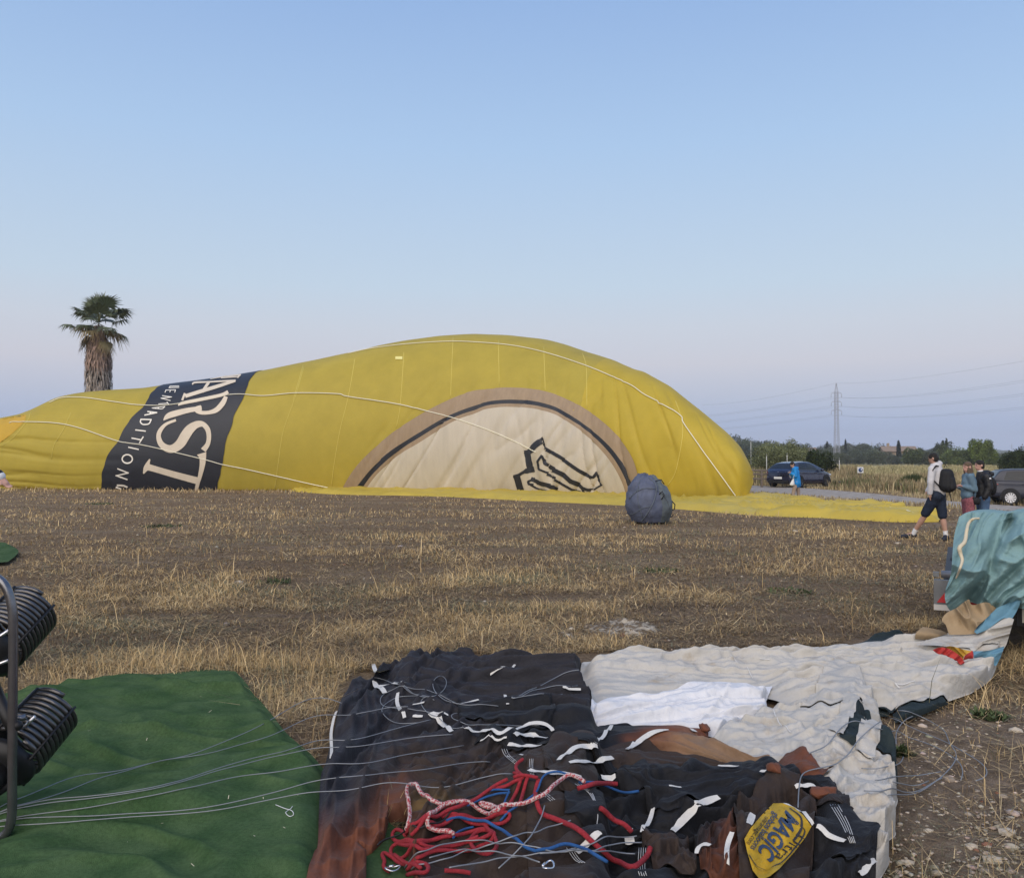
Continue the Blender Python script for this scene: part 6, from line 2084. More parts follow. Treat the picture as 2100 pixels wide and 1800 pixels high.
_, hdW = person('person with brown shoulder length hair in denim jacket and pink trousers', B2, JW, cw(1165, 462), (-1, -.12, -.08), garW, hair_b, True, 'couple standing by the teal pile', skin2_m, curl=.7)
T = thing('shoulder_bag', 'small black bag at the hip of the person in denim jacket', 'bag', B2)
upart('bag_body', [('e', Vector(cw(1235, 1010, -.17)), (.085, .06, .085)), (Vector(cw(1180, 970, -.16)), Vector(cw(1280, 990, -.16)), .03, .04)], .011, bk_m, T, 2)
MB().tube([cw(1190, 970, -.18), cw(1180, 800, -.20), cw(1200, 640, -.18)], .008, 6).build('bag_strap', bk_m, T)

puffer = mat('black_puffer', (.013, .013, .016), .55, var=.3, vscale=8, bump=.2, bscale=40, spec=.4)
jeans = mat('blue_jeans', (.065, .12, .22), .85, var=.25, vscale=9, bump=.25, bscale=70)
B3 = gp(2026, 1100)
cm_ = lambda a, b, Y=0.0: (((1840 + a / 7.97) - 2026) / (FPX / B3.y), Y, (1100 - (900 + b / 7.97)) / (FPX / B3.y))
JM = dict(neck=cm_(1400, 545), shL=cm_(1400, 620, -.19), shR=cm_(1440, 620, .19), elL=cm_(1420, 800, -.24), elR=cm_(1440, 800, .24), wrL=cm_(1350, 940, -.22), wrR=cm_(1380, 940, .2), hdL=cm_(1335, 1010, -.2), hdR=cm_(1360, 1010, .2), pelvis=cm_(1410, 970),
          hipL=cm_(1395, 990, -.09), hipR=cm_(1425, 990, .09), knL=cm_(1385, 1310, -.1), knR=cm_(1415, 1310, .1), anL=(-.03, -.1, .09), anR=(.03, .1, .09), toL=(-.16, -.12, .04), toR=(-.1, .12, .04))


def garM(v, chest):
    sh = torso_shapes(v, chest, .022, Vector(cm_(1405, 915)))
    yield 'puffer_jacket', puffer, sh + [('e', Vector(cm_(1530, 575)), (.075, .11, .065)), ('e', Vector(cm_(1470, 545)), (.07, .12, .05))], .014, .008
    yield 'jeans', jeans, [(v('hipL'), v('hipR'), .125, .125), (v('hipL'), v('knL'), .115, .085), (v('hipR'), v('knR'), .115, .085), (v('knL'), v('anL'), .085, .07), (v('knR'), v('anR'), .085, .07)], .014, .005
    yield 'shirt_collar', m_white, [('e', Vector(cm_(1375, 530)), (.07, .075, .035))], .011, 0
    for s in 'LR':
        yield 'shoe', shoe_m, shoe(v, s), .011, 0


rootM, hdM = person('person with short dark hair in black puffer jacket and jeans', B3, JM, cm_(1362, 435), (-1, .05, -.06), garM, hair_d, False, 'couple standing by the teal pile', skin2_m)
MB().cyl(Vector(cm_(1415, 645, -.275)), Vector(cm_(1415, 645, -.295)), .020, n=16).build('sleeve_badge', m_white, rootM)
for j in range(6):
    z = 1.36 - j * .085
    pts = [Vector(cm_(1410, 0)) * 0 + Vector((cm_(1410, 600)[0] + .175 * math.cos(q), .19 * math.sin(q), z - .02)) for q in np.linspace(0, 2 * math.pi, 22, endpoint=False)]
T = thing('backpack', 'dark backpack on the person in black puffer jacket', 'backpack', B3)
upart('pack', [('e', Vector(cm_(1545, 760)), (.095, .16, .19)), ('e', Vector(cm_(1550, 830)), (.085, .15, .13))], .014, bk_m, T, 3, .004)
MB().tube([cm_(1500, 680, -.14), cm_(1430, 590, -.17), cm_(1370, 660, -.20), cm_(1390, 800, -.2)], .014, 6).build('shoulder_strap', bk_m, T)

# person in the bright blue jacket by the car
bluej = mat('bright_blue_jacket', (.012, .22, .58), .7, var=.1, vscale=10, bump=.2, bscale=40)
beige = mat('beige_trousers', (.34, .26, .21), .85, var=.12, vscale=12)
B4 = gp(1632, 1024)
ff = FPX / B4.y
cb = lambda a, b, Y=0.0: (((1500 + a / 6.907) - 1632) / ff, Y, (1024 - (860 + b / 6.907)) / ff)
JB = dict(neck=cb(900, 680), shL=cb(890, 712, -.15), shR=cb(910, 712, .15), elL=cb(890, 800, -.2), elR=cb(900, 810, .18), wrL=cb(840, 765, -.14), wrR=cb(850, 770, .1), hdL=cb(803, 742, -.08), hdR=cb(812, 745, .08), pelvis=cb(925, 880),
          hipL=cb(915, 890, -.07), hipR=cb(935, 890, .07), knL=cb(880, 1005, -.06), knR=cb(955, 1005, .08), anL=cb(862, 1108, -.06), anR=cb(965, 1105, .1), toL=cb(825, 1130, -.08), toR=cb(930, 1130, .08))


def garB(v, chest):
    yield 'jacket', bluej, torso_shapes(v, chest, .020, Vector(cb(930, 905))) + [(Vector(cb(915, 905, -.06)), Vector(cb(945, 905, .06)), .13, .13), (Vector(cb(915, 930, -.05)), Vector(cb(955, 930, .05)), .11, .11), ('e', Vector(cb(925, 690)), (.10, .11, .06))], .016, .008
    yield 'trousers', beige, [(v('hipL'), v('knL'), .105, .08), (v('hipR'), v('knR'), .105, .08), (v('knL'), v('anL'), .08, .062), (v('knR'), v('anR'), .08, .062)], .014, .004
    for s in 'LR':
        yield 'shoe', bk_m, shoe(v, s), .013, 0


person('person in bright blue jacket looking down beside the dark blue car', B4, JB, cb(868, 638), (-.95, -.2, -.45), garB, hair_d, False, None, skin_m, curl=.8)
T = thing('tote_bag', 'white tote bag hanging from the arm of the person in blue jacket', 'bag', B4)
upart('bag_body', [(Vector(cb(838, 915, -.2)), Vector(cb(855, 845, -.2)), .075, .03), (Vector(cb(822, 918, -.2)), Vector(cb(855, 845, -.2)), .05, .03), (Vector(cb(856, 918, -.2)), Vector(cb(857, 845, -.2)), .05, .03)], .014, m_white, T, 3, .006)
MB().tube([cb(842, 850, -.23), cb(868, 780, -.24), cb(858, 850, -.2)], .008, 6).build('bag_handle', m_white, T)

# helper at the left edge: only the lowered hand reaches into view
B5 = Vector((-4.35, 6.55, 0))
hx = [atY(a, b, 6.4) - B5 for a, b in ((-30, 962), (2, 978), (24, 1008))]
JH = dict(neck=(0, 0, 1.56), shL=(-.10, .18, 1.45), shR=(.14, -.17, 1.47), elL=(-.14, .24, 1.18), elR=tuple(Vector((.14, -.17, 1.47)).lerp(hx[0], .62) + Vector((0, 0, .08))), wrL=(-.10, .24, .95), wrR=tuple(hx[1]), hdL=(-.06, .24, .78), hdR=tuple(hx[2]), pelvis=(-.05, 0, .96),
          hipL=(-.06, .09, .92), hipR=(-.04, -.09, .92), knL=(-.02, .1, .5), knR=(.02, -.1, .5), anL=(-.05, .1, .09), anR=(0, -.1, .09), toL=(.08, .12, .04), toR=(.13, -.12, .04))


def garH(v, chest):
    yield 'jacket', puffer, torso_shapes(v, chest, .015, Vector((-.05, 0, .98)), cuff=.88), .014, .006
    yield 'trousers', jeans, [(v('hipL'), v('hipR'), .125, .125), (v('hipL'), v('knL'), .115, .085), (v('hipR'), v('knR'), .115, .085), (v('knL'), v('anL'), .085, .07), (v('knR'), v('anR'), .085, .07)], .014, .005
    yield 'shirt_cuff', m_white, [(v('elR').lerp(v('wrR'), .9), v('elR').lerp(v('wrR'), .97), .042, .040)], .009, 0
    for s in 'LR':
        yield 'shoe', shoe_m, shoe(v, s), .011, 0


person('person at the left edge, only a lowered hand in view before the balloon', B5, JH, (.03, 0, 1.68), (1, .1, -.1), garH, hair_d, False, None, skin2_m, handdir=(.3, 1, .2), curl=.9)
# ================================================================ cars
glass_m = mat('car_glass', (.012, .014, .018), .12, spec=.35)
tyre_m = mat('tyre_rubber', (.018, .018, .019), .85)
black_pl = mat('black_trim', (.015, .015, .017), .6)
lens_r = mat('tail_lamp_red', (.22, .012, .012), .2, coat=.6)
lens_c = mat('head_lamp', (.6, .62, .65), .15, coat=.6)
plate_m = mat('plate', (.72, .72, .70), .5)


def interp(x, tab):
    return np.interp(x, [t[0] for t in tab], [t[1] for t in tab])


def build_car(name, label, cfg, paint, loc, rz, scale=1.0):
    root = thing(name, label, 'car', loc, rz)
    root.scale = (scale,) * 3
    L = cfg['L']
    xs = np.linspace(0, L, 61)
    wb, ws = interp(xs, cfg['wbelt']), interp(xs, cfg['wside'])
    zb, zt = interp(xs, cfg['zbot']), interp(xs, cfg['zdeck'])
    V = []
    prof = [(0, 0, .0), (.86, 0, 0), (1.0, .10, 0), (1.0, .34, 0), (.985, .62, 1), (.97, .80, 1), (1.0, .93, 1), (.90, 1.0, 1), (.5, 1.035, 1), (0, 1.045, 1)]
    half = len(prof)
    for i, x in enumerate(xs):
        for a, b, k in prof:
            w = (ws[i] if k == 0 else ws[i] + (wb[i] - ws[i]) * (b - .34) / .66) * a
            V.append((x, -w, zb[i] + (zt[i] - zb[i]) * b))
        for a, b, k in reversed(prof[1:-1]):
            w = (ws[i] if k == 0 else ws[i] + (wb[i] - ws[i]) * (b - .34) / .66) * a
            V.append((x, w, zb[i] + (zt[i] - zb[i]) * b))
    n = half * 2 - 2
    F = [tuple(f) for f in gridF(61, n, True).tolist()] + [tuple(range(n)), tuple(60 * n + k for k in reversed(range(n)))]
    mk('body', np.array(V), F, paint, root)
    # greenhouse
    gx0, gx1 = cfg['gx']
    gxs = np.linspace(gx0, gx1, 50)

    def gh(x, q, side, off=0.0):
        zb_, zr = float(interp(x, cfg['zdeck'])) - .01, float(interp(x, cfg['zroof']))
        w0, w1 = float(interp(x, cfg['wbelt'])) - .035, float(interp(x, cfg['wroof']))
        f = np.clip((zr - zb_) / max(1e-3, cfg['roofh']), 0, 1)
        w1 = w0 + (w1 - w0) * f
        if q < .5:
            t = q / .5
            w = w0 + (w1 - w0) * t + .03 * math.sin(t * math.pi) * f
            z = zb_ + (zr - .05 * f - zb_) * t
            nrm = Vector((0, side, .25))
        else:
            t = (q - .5) / .5
            w = w1 * math.cos(t * math.pi / 2) ** .55
            z = zr - .05 * f + .05 * f * math.sin(t * math.pi / 2)
            nrm = Vector((0, .2 * side * (1 - t), 1))
            dzr = (float(interp(x + .02, cfg['zroof'])) - float(interp(x - .02, cfg['zroof']))) / .04
            nrm = Vector((-dzr, .2 * side * (1 - t), 1))
        return Vector((x, side * w, z)) + nrm.normalized() * off
    V = []
    qs = list(np.linspace(0, .5, 7)) + list(np.linspace(.58, 1, 8))
    for x in gxs:
        V += [gh(x, q, -1) for q in qs] + [gh(x, q, 1) for q in reversed(qs[:-1])]
    n = len(qs) * 2 - 1
    mk('roof', np.array(V), gridF(50, n), paint, root)

    def pane(nm, x0, x1, qa, qb, side, m=glass_m, off=.006, xf=None):
        U = np.linspace(0, 1, 14)
        Vv = np.linspace(0, 1, 8)
        P = []
        for u in U:
            for v in Vv:
                q = qa + (qb - qa) * v
                a, b = (x0, x1) if xf is None else (x0 + xf[0] * v, x1 + xf[1] * v)
                P.append(gh(a + (b - a) * u, q, side, off))
        return mk(nm, np.array(P), gridF(14, 8), m, root)
    for x0, x1, xf in cfg['side_windows']:
        for s in (-1, 1):
            pane('side_window', x0, x1, .06, .44, s, xf=xf)
    for nm, (x0, x1) in (('rear_window', cfg['rear_window']), ('windscreen', cfg['windscreen'])):
        P = []
        for u in np.linspace(0, 1, 12):
            x = x0 + (x1 - x0) * u
            for k in np.linspace(-1, 1, 17):
                P.append(gh(x, 1 - .42 * abs(k), -1 if k < 0 else 1, .007))
        mk(nm, np.array(P), gridF(12, 17), glass_m, root)
    # wheels
    r = cfg['r']
    for x in cfg['wheels']:
        for s in (-1, 1):
            w = float(interp(x, cfg['wside']))
            y = s * (w - .05)
            mb = MB()
            prof_ = [(.62, .085), (.72, .10), (.93, .10), (1.0, .07), (1.0, -.07), (.93, -.10), (.62, -.10)]
            V, Fc = [], []
            N = 36
            for k in range(N):
                a = 2 * math.pi * k / N
                V += [(x + r * q * math.cos(a), y + s * dy, r + r * q * math.sin(a)) for q, dy in prof_]
            mb.add(V, gridF(N, len(prof_)).tolist() + [((N - 1) * len(prof_) + j, j, j + 1, (N - 1) * len(prof_) + j + 1) for j in range(len(prof_) - 1)])
            wo = mb.build('wheel', tyre_m, root)
            MB().cyl((x, y + s * .02, r), (x, y + s * .04, r), r * .64, n=32).build('brake_disc', black_pl, wo)
            rm = MB()
            ns = cfg['spokes']
            for k in range(ns):
                a = 2 * math.pi * k / ns + .2
                d = Vector((math.cos(a), 0, math.sin(a)))
                t = Vector((-math.sin(a), 0, math.cos(a)))
                c = Vector((x, y + s * .075, r))
                wd0, wd1 = cfg['spoke_w']
                P = [c + d * r * .10 - t * wd0, c + d * r * .10 + t * wd0, c + d * r * .62 + t * wd1, c + d * r * .62 - t * wd1]
                rm.add(P + [p - Vector((0, s * .03, 0)) for p in P], [(0, 1, 2, 3), (4, 7, 6, 5), (0, 4, 5, 1), (1, 5, 6, 2), (2, 6, 7, 3), (3, 7, 4, 0)])
            ringp = [(x + r * .645 * math.cos(a), y + s * .08, r + r * .645 * math.sin(a)) for a in np.linspace(0, 2 * math.pi, 36, endpoint=False)]
            rm.tube(ringp, .014, 6, closed=True)
            rm.cyl((x, y + s * .05, r), (x, y + s * .085, r), r * .14, n=16)
            rm.build('rim', cfg['rim'], wo, False)
            # dark wheel arch
            am = MB()
            P = []
            for k in range(29):
                a = math.pi * (-.06 + 1.12 * k / 28)
                P.append((x + r * 1.22 * math.cos(a), s * (w + .006), r + r * 1.22 * math.sin(a)))
            Q = [(p[0], s * (w - .22), p[2]) for p in P]
            am.add(P + Q + [(x, s * (w + .005), r)], [(k, k + 1, 57 + 1) for k in range(0)] + [(k, k + 1, 29 + k + 1, 29 + k) for k in range(28)])
            am.add([(x, s * (w + .005), r * .9)] + [(p[0], p[1] - s * .001, p[2]) for p in P], [(0, k + 1, k + 2) for k in range(28)])
            am.build('wheel_arch', black_pl, root, False)
    # rear details
    for s in (-1, 1):
        tl = cfg['tail']
        sh = MB()
        P = []
        for (x, w, z) in tl:
            P.append((x - .012, s * w, z))
        nq = len(P)
        sh.add(P + [(p[0] + .10, p[1], p[2]) for p in P], [tuple(range(nq)), tuple(reversed(range(nq, 2 * nq)))] + [(k, (k + 1) % nq, nq + (k + 1) % nq, nq + k) for k in range(nq)])
        sh.build('tail_light', lens_r, root, False)
        hl = cfg['head']
        MB().ell(hl[0:1] + [s * hl[1], hl[2]] if False else (hl[0], s * hl[1], hl[2]), (.22, .09, .07), 14, 8).build('headlight', lens_c, root)
        mx = cfg['mirror']
        MB().ell((mx[0], s * mx[1], mx[2]), (.07, .11, .07), 12, 8).build('mirror', paint, root)
        for hx in cfg['handles']:
            MB().box((hx, s * (float(interp(hx, cfg['wbelt'])) + .012), cfg['handle_z']), (.19, .022, .028)).build('door_handle', paint, root, False)
        for x0 in cfg['door_lines']:
            w = float(interp(x0, cfg['wside']))
            MB().tube([(x0, s * (w + .001), .30), (x0 + .01, s * (w + .002), .60), (x0 + .03, s * (float(interp(x0, cfg['wbelt'])) + .004), float(interp(x0, cfg['zdeck'])) - .06)], .004, 5).build('door_gap', black_pl, root)
    px_ = cfg['plate']
    MB().box((px_[0] - .012, 0, px_[1]), (.02, .52, .12)).build('number_plate', plate_m, root, False)
    MB().box((cfg['bumper'][0] + .05, 0, cfg['bumper'][1]), (.14, cfg['bumper'][2], .16)).build('rear_bumper', black_pl, root, False)
    MB().cyl((cfg['badge'][0] - .02, 0, cfg['badge'][1]), (cfg['badge'][0] + .03, 0, cfg['badge'][1]), .055, n=20).build('badge', m_steel, root)
    MB().tube([(cfg['aerial'][0], 0, cfg['aerial'][1] - .02), (cfg['aerial'][0] - .10, 0, cfg['aerial'][1] + .12)], [.012, .004], 6).build('aerial', black_pl, root)
    return root


paint_b = mat('paint_dark_blue', (.010, .013, .045), .25, metal=.3, coat=.8, spec=.5)
hatch = dict(L=4.30, wbelt=[(0, .62), (.10, .80), (.5, .86), (3.0, .87), (3.8, .80), (4.15, .66), (4.30, .48)], wside=[(0, .70), (.12, .86), (.5, .905), (3.3, .905), (3.9, .86), (4.2, .70), (4.30, .52)],
             zbot=[(0, .42), (.15, .27), (.6, .20), (3.6, .19), (4.1, .22), (4.3, .36)], zdeck=[(0, .86), (.06, .98), (.3, 1.0), (1.2, .98), (2.8, .94), (3.3, .93), (3.9, .82), (4.2, .70), (4.3, .60)],
             gx=(.10, 3.36), zroof=[(.10, .99), (.30, 1.12), (.62, 1.34), (.72, 1.40), (1.2, 1.47), (1.7, 1.49), (2.1, 1.465), (2.5, 1.36), (3.0, 1.12), (3.36, .93)], wroof=[(.1, .70), (.7, .60), (1.7, .63), (2.5, .62), (3.36, .74)], roofh=.5,
             side_windows=[(.78, 1.50, (.22, .0)), (1.56, 2.68, (.0, -.42))], rear_window=(.22, .64), windscreen=(2.42, 3.20), r=.325, wheels=(.78, 3.42), spokes=10, spoke_w=(.020, .026), rim=mat('rim_dark', (.10, .10, .11), .4, metal=.6),
             tail=[(.06, .50, .94), (.09, .80, .92), (.20, .86, .82), (.10, .80, .80), (.05, .52, .86)], head=(4.08, .62, .70), mirror=(2.82, 1.0, 1.0), handles=(1.36, 2.36), handle_z=.83, door_lines=(1.53, 2.72), plate=(.015, .56), bumper=(.0, .36, 1.35), badge=(.03, .86), aerial=(.85, 1.46))
cp = gp(1640, 998.5)
fd = Vector((math.cos(R(38)), math.sin(R(38)), 0))
build_car('parked_car', 'dark blue hatchback parked on the far verge behind the person in blue', hatch, paint_b, cp - fd * 2.15, R(38), 1.03)
paint_g = mat('paint_grey', (.022, .025, .042), .45, metal=0, coat=.1, spec=.5)
suv = dict(hatch)
suv.update(L=4.11, wbelt=[(0, .66), (.10, .82), (.5, .865), (3.0, .87), (3.7, .82), (4.0, .70), (4.11, .52)], wside=[(0, .74), (.12, .87), (.5, .90), (3.3, .90), (3.8, .86), (4.0, .72), (4.11, .55)], zbot=[(0, .50), (.15, .36), (.6, .28), (3.5, .27), (4.0, .32), (4.11, .45)],
           zdeck=[(0, .92), (.05, 1.05), (.3, 1.07), (1.2, 1.05), (2.7, 1.02), (3.1, 1.02), (3.7, .95), (4.0, .82), (4.11, .7)], gx=(.06, 3.12), zroof=[(.06, 1.06), (.20, 1.26), (.36, 1.46), (.5, 1.54), (1.0, 1.585), (1.7, 1.59), (2.1, 1.55), (2.5, 1.40), (3.12, 1.02)],
           wroof=[(.06, .74), (.5, .66), (1.7, .68), (2.5, .66), (3.12, .76)], side_windows=[(.50, 1.42, (.16, .0)), (1.48, 2.55, (.0, -.36))], rear_window=(.10, .40), windscreen=(2.35, 3.0), r=.335, wheels=(.74, 3.29), spokes=11, spoke_w=(.016, .034), rim=mat('rim_silver', (.72, .72, .74), .35, metal=.4),
           tail=[(.05, .46, 1.02), (.06, .80, 1.0), (.22, .86, .90), (.10, .80, .86), (.05, .48, .92)], head=(3.92, .64, .82), mirror=(2.66, 1.0, 1.10), handles=(1.30, 2.25), handle_z=.92, door_lines=(1.45, 2.55), plate=(.015, .78), bumper=(.0, .46, 1.4), badge=(.03, .93), aerial=(.75, 1.58), roofh=.54)
ws_ = gp(2072, 1036.5, -.20)
fs = Vector((math.cos(R(-15)), math.sin(R(-15)), 0))
sd = Vector((math.sin(R(-15)), -math.cos(R(-15)), 0))
SC = .93
s0 = ws_ - fs * .74 * SC - sd * .88 * SC
build_car('parked_suv', 'grey compact off-roader with silver spoked wheels parked beyond the couple', suv, paint_g, (s0.x, s0.y, -.19), R(-15), SC)
# ================================================================ round envelope bag on the grass
bag = thing('envelope_bag', 'round blue and grey green bag bundle on the grass before the balloon', 'bag', tuple(gp(1331, 1073)))
bo_ = Vector(bag.location)
fbb = FPX / bo_.y
bx = lambda a, b, Y=0.0: Vector(((a - 1331) / fbb * (1 + Y / bo_.y), Y, (1073 - b) / fbb))
nb_, mb_ = 72, 48
tt_ = np.linspace(0.02, math.pi - .02, mb_)
aa_ = np.linspace(0, 2 * math.pi, nb_, endpoint=False)
TT, AA = np.meshgrid(tt_, aa_, indexing='ij')
cz_, rz_, rx_ = .60, .63, .59
rad_ = np.sin(TT) ** .72
Vb = np.stack([rx_ * rad_ * np.cos(AA), .56 * rad_ * np.sin(AA), cz_ + rz_ * np.sign(np.cos(TT)) * np.abs(np.cos(TT)) ** .85], -1)
Vb *= (1 + .06 * fbm(AA * 1.6 + 3, TT * 2.2, 3, 7) + .05 * np.maximum(0, 1 - 2 * np.abs(vn(AA * 6 + TT * 2, TT * 1.4, 9))) - .02 * np.exp(-((TT - 1.25) / .06) ** 2))[..., None]
tz_ = np.clip(Vb[..., 2] / 1.23, 0, 1)
Vb[..., 0] *= 1.06 - .30 * tz_ ** 2.2
Vb[..., 1] *= 1.06 - .25 * tz_ ** 2.2
Vb[..., 0] += .10 * (1 - tz_) - .06
Vb[..., 2] = np.where(Vb[..., 2] < .12, Vb[..., 2] * .5, Vb[..., 2])
Vb[..., 2] = np.maximum(Vb[..., 2], .01)
FB = gridF(mb_, nb_, True)
ang = np.degrees(AA.ravel()[FB[:, 0]]) % 360
side = (ang > 120) & (ang < 292)
bag_blue = mat('bag_blue', (.085, .10, .155), .65, var=.25, vscale=5, bump=.4, bscale=14, spec=.4)
bag_grey = mat('bag_grey_green', (.12, .14, .15), .65, var=.2, vscale=5, bump=.4, bscale=14, spec=.35)
for nm, mk_, m in (('blue_panel', side, bag_blue), ('grey_panel', ~side, bag_grey)):
    f = FB[mk_]
    u, inv = np.unique(f.ravel(), return_inverse=True)
    mk(nm, Vb.reshape(-1, 3)[u], inv.reshape(f.shape), m, bag)
bagbvh = BVHTree.FromPolygons([tuple(p) for p in Vb.reshape(-1, 3)], [tuple(f) for f in FB.tolist()])


def on_bag(a, b, off=.012):
    o = CAMV - bo_
    h = bagbvh.ray_cast(o, ray(a, b))
    return None if h[0] is None else h[0] + (o - h[0]).normalized() * off


band = mat('bag_piping', (.11, .13, .155), .6)
for pts, r in (([(1330, 979), (1343, 990), (1346, 1005), (1340, 1030), (1326, 1055), (1315, 1069)], .013), ([(1290, 1022), (1305, 1008), (1322, 1001), (1344, 1002)], .010), ([(1290, 1055), (1302, 1052), (1318, 1042), (1336, 1038)], .008), ([(1312, 985), (1308, 1003), (1309, 1030), (1318, 1062)], .008), ([(1346, 1005), (1358, 1012), (1370, 1030), (1374, 1045)], .007)):
    P = [on_bag(a, b) for a, b in catmull(pts, 6)]
    P = [p for p in P if p is not None]
    if len(P) > 2:
        V_, Fc = sweep(P, r, 6)
        mk('strap_band', np.array(V_), Fc, band, bag)
MB().tube([bx(1346, 1012, -.5), bx(1352, 1006, -.53), bx(1356, 1014, -.53), bx(1350, 1022, -.52)], .016, 6).tube([bx(1340, 986, -.35), bx(1352, 983, -.36), bx(1358, 992, -.36)], .014, 6).tube([bx(1374, 1024, -.1), bx(1383, 1034, -.1), bx(1382, 1044, -.1), bx(1376, 1046, -.1)], .015, 6).tube([bx(1375, 1052, -.1), bx(1379, 1056, -.1), bx(1374, 1060, -.1)], .012, 6).build('carry_handle', black_pl, bag)
MB().ell(bx(1327, 981), (.16, .16, .05), 18, 8).build('gathered_top', bag_blue, bag)
# ================================================================ palm
palm_leaf = mat('palm_leaf', (1, 1, 1), .55, attr=True, spec=.3)
palm_skirt = mat('palm_skirt', (1, 1, 1), .9, attr=True)
PY_ = 60.0
pal = thing('palm_tree', 'tall fan palm with a thick skirt of dead leaves behind the balloon', 'palm tree', (atY(200, 940, PY_).x, PY_, 0))
pr = np.random.default_rng(5)
k_ = PY_ / FPX
zc_ = CAMH + (940 - 662) * k_
trunk_top = zc_ - .2
MB().tube([(0, 0, 0), (.05, 0, 4), (.0, 0, 8), (-.05, 0, trunk_top)], [.42, .36, .33, .28], 14).build('trunk', mat('palm_trunk', (.12, .095, .08), .95, var=.3, vscale=5, bump=.6, bscale=9), pal)
# skirt: overlapping dead fronds hanging along the trunk
V, F, Cc = [], [], []
for i in range(2600):
    z1 = pr.uniform(2.5, zc_ - .55)
    a = pr.uniform(0, 2 * math.pi)
    f = (z1 - 2.5) / (zc_ - 3.0)
    R0 = np.interp(f, [0, .35, .62, .82, .94, 1.0], [.70, .86, 1.06, 1.05, .80, .5]) * .82 * pr.uniform(.86, 1.06)
    ln = pr.uniform(.5, 1.25)
    w = pr.uniform(.022, .06)
    d = np.array([math.cos(a), math.sin(a)])
    t = np.array([-d[1], d[0]])
    sw = pr.uniform(-.12, .12)
    p0 = np.array([*(d * R0 * .72), z1])
    p1 = np.array([*(d * R0 + t * sw * .4), z1 - ln * .45])
    p2 = np.array([*(d * R0 * pr.uniform(.90, 1.08) + t * sw), z1 - ln])
    T3 = np.array([*t, 0])
    b = len(V)
    V += [p0 - T3 * w, p0 + T3 * w, p1 - T3 * w * 1.1, p1 + T3 * w * 1.1, p2]
    F += [(b, b + 1, b + 3), (b, b + 3, b + 2), (b + 2, b + 3, b + 4)]
    c = np.array((.28, .235, .205)) * pr.uniform(.45, 1.5)
    if f > .72:
        c = c * np.array((1.0, .82, .75))
    Cc += [c] * 5
mk('dead_leaf_skirt', np.array(V), np.array(F), palm_skirt, pal, False, np.array(Cc))


def frond(az, elv, plen, blade, droop, tone):
    """a fan leaf: stalk and a fan of folded segments with drooping tips"""
    V, F, Cc = [], [], []
    d = np.array([math.cos(az) * math.cos(elv), math.sin(az) * math.cos(elv), math.sin(elv)])
    s = np.array([-math.sin(az), math.cos(az), 0])
    u = np.cross(s, d)
    u = u if u[2] > 0 else -u
    base = np.array([0, 0, zc_ + .1 * math.sin(elv)])
    hub = base + d * plen - np.array([0, 0, droop * .25 * plen])
    for e0, e1, w in ((base, hub, .035),):
        b = len(V)
        V += [e0 - s * w, e0 + s * w, e1 + s * w * .7, e1 - s * w * .7]
        F += [(b, b + 1, b + 2), (b, b + 2, b + 3)]
        Cc += [np.array((.13, .13, .05)) * tone] * 4
    n = 26
    for i in range(n):
        q = (i / (n - 1) - .5) * 2 * 1.75
        r = blade * (1 - .22 * (q / 1.75) ** 2) * pr.uniform(.9, 1.08)
        dr = d * math.cos(q) + s * math.sin(q)
        m_ = hub + dr * r * .55 + u * .05 - np.array([0, 0, droop * .10 * r])
        e = hub + dr * r * pr.uniform(.84, 1.06) - np.array([0, 0, droop * r * pr.uniform(.3, .85)])
        sd = np.cross(dr, u)
        w = .040 * blade
        b = len(V)
        V += [hub, m_ - sd * w, m_ + sd * w, e]
        F += [(b, b + 1, b + 2), (b + 1, b + 3, b + 2)]
        c = np.array((.105, .128, .070)) * tone * pr.uniform(.7, 1.35)
        ct = c * .6 + np.array((.17, .15, .095)) * .4
        Cc += [c, c, c, ct]
    return np.array(V), np.array(F), np.array(Cc)


for i in range(40):
    f = (i + .5) / 40
    elv = np.interp(f, [0, .25, .55, .8, 1], [1.35, .85, .30, -.15, -.70]) + pr.uniform(-.28, .28)
    V_, F_, C_ = frond(i * 2.39996 + pr.uniform(-.2, .2), elv, np.interp(f, [0, .25, .5, 1], [1.15, 1.45, 1.45, 1.15]) * pr.uniform(.6, 1.25), pr.uniform(.85, 1.35), np.interp(f, [0, .4, 1], [.10, .55, 1.1]), np.interp(f, [0, .6, 1], [1.1, .95, 1.1]))
    if f > .8:
        C_ = C_ * np.array((1.8, 1.15, 1.0))
    mk('frond', V_, F_, palm_leaf, pal, False, C_)

# ================================================================ trees and bushes
leaf_m = mat('leaves', (1, 1, 1), .75, attr=True, spec=.15, trans=.2)
bark_m = mat('bark', (.075, .058, .045), .95, var=.3, vscale=4, bump=.5, bscale=12)


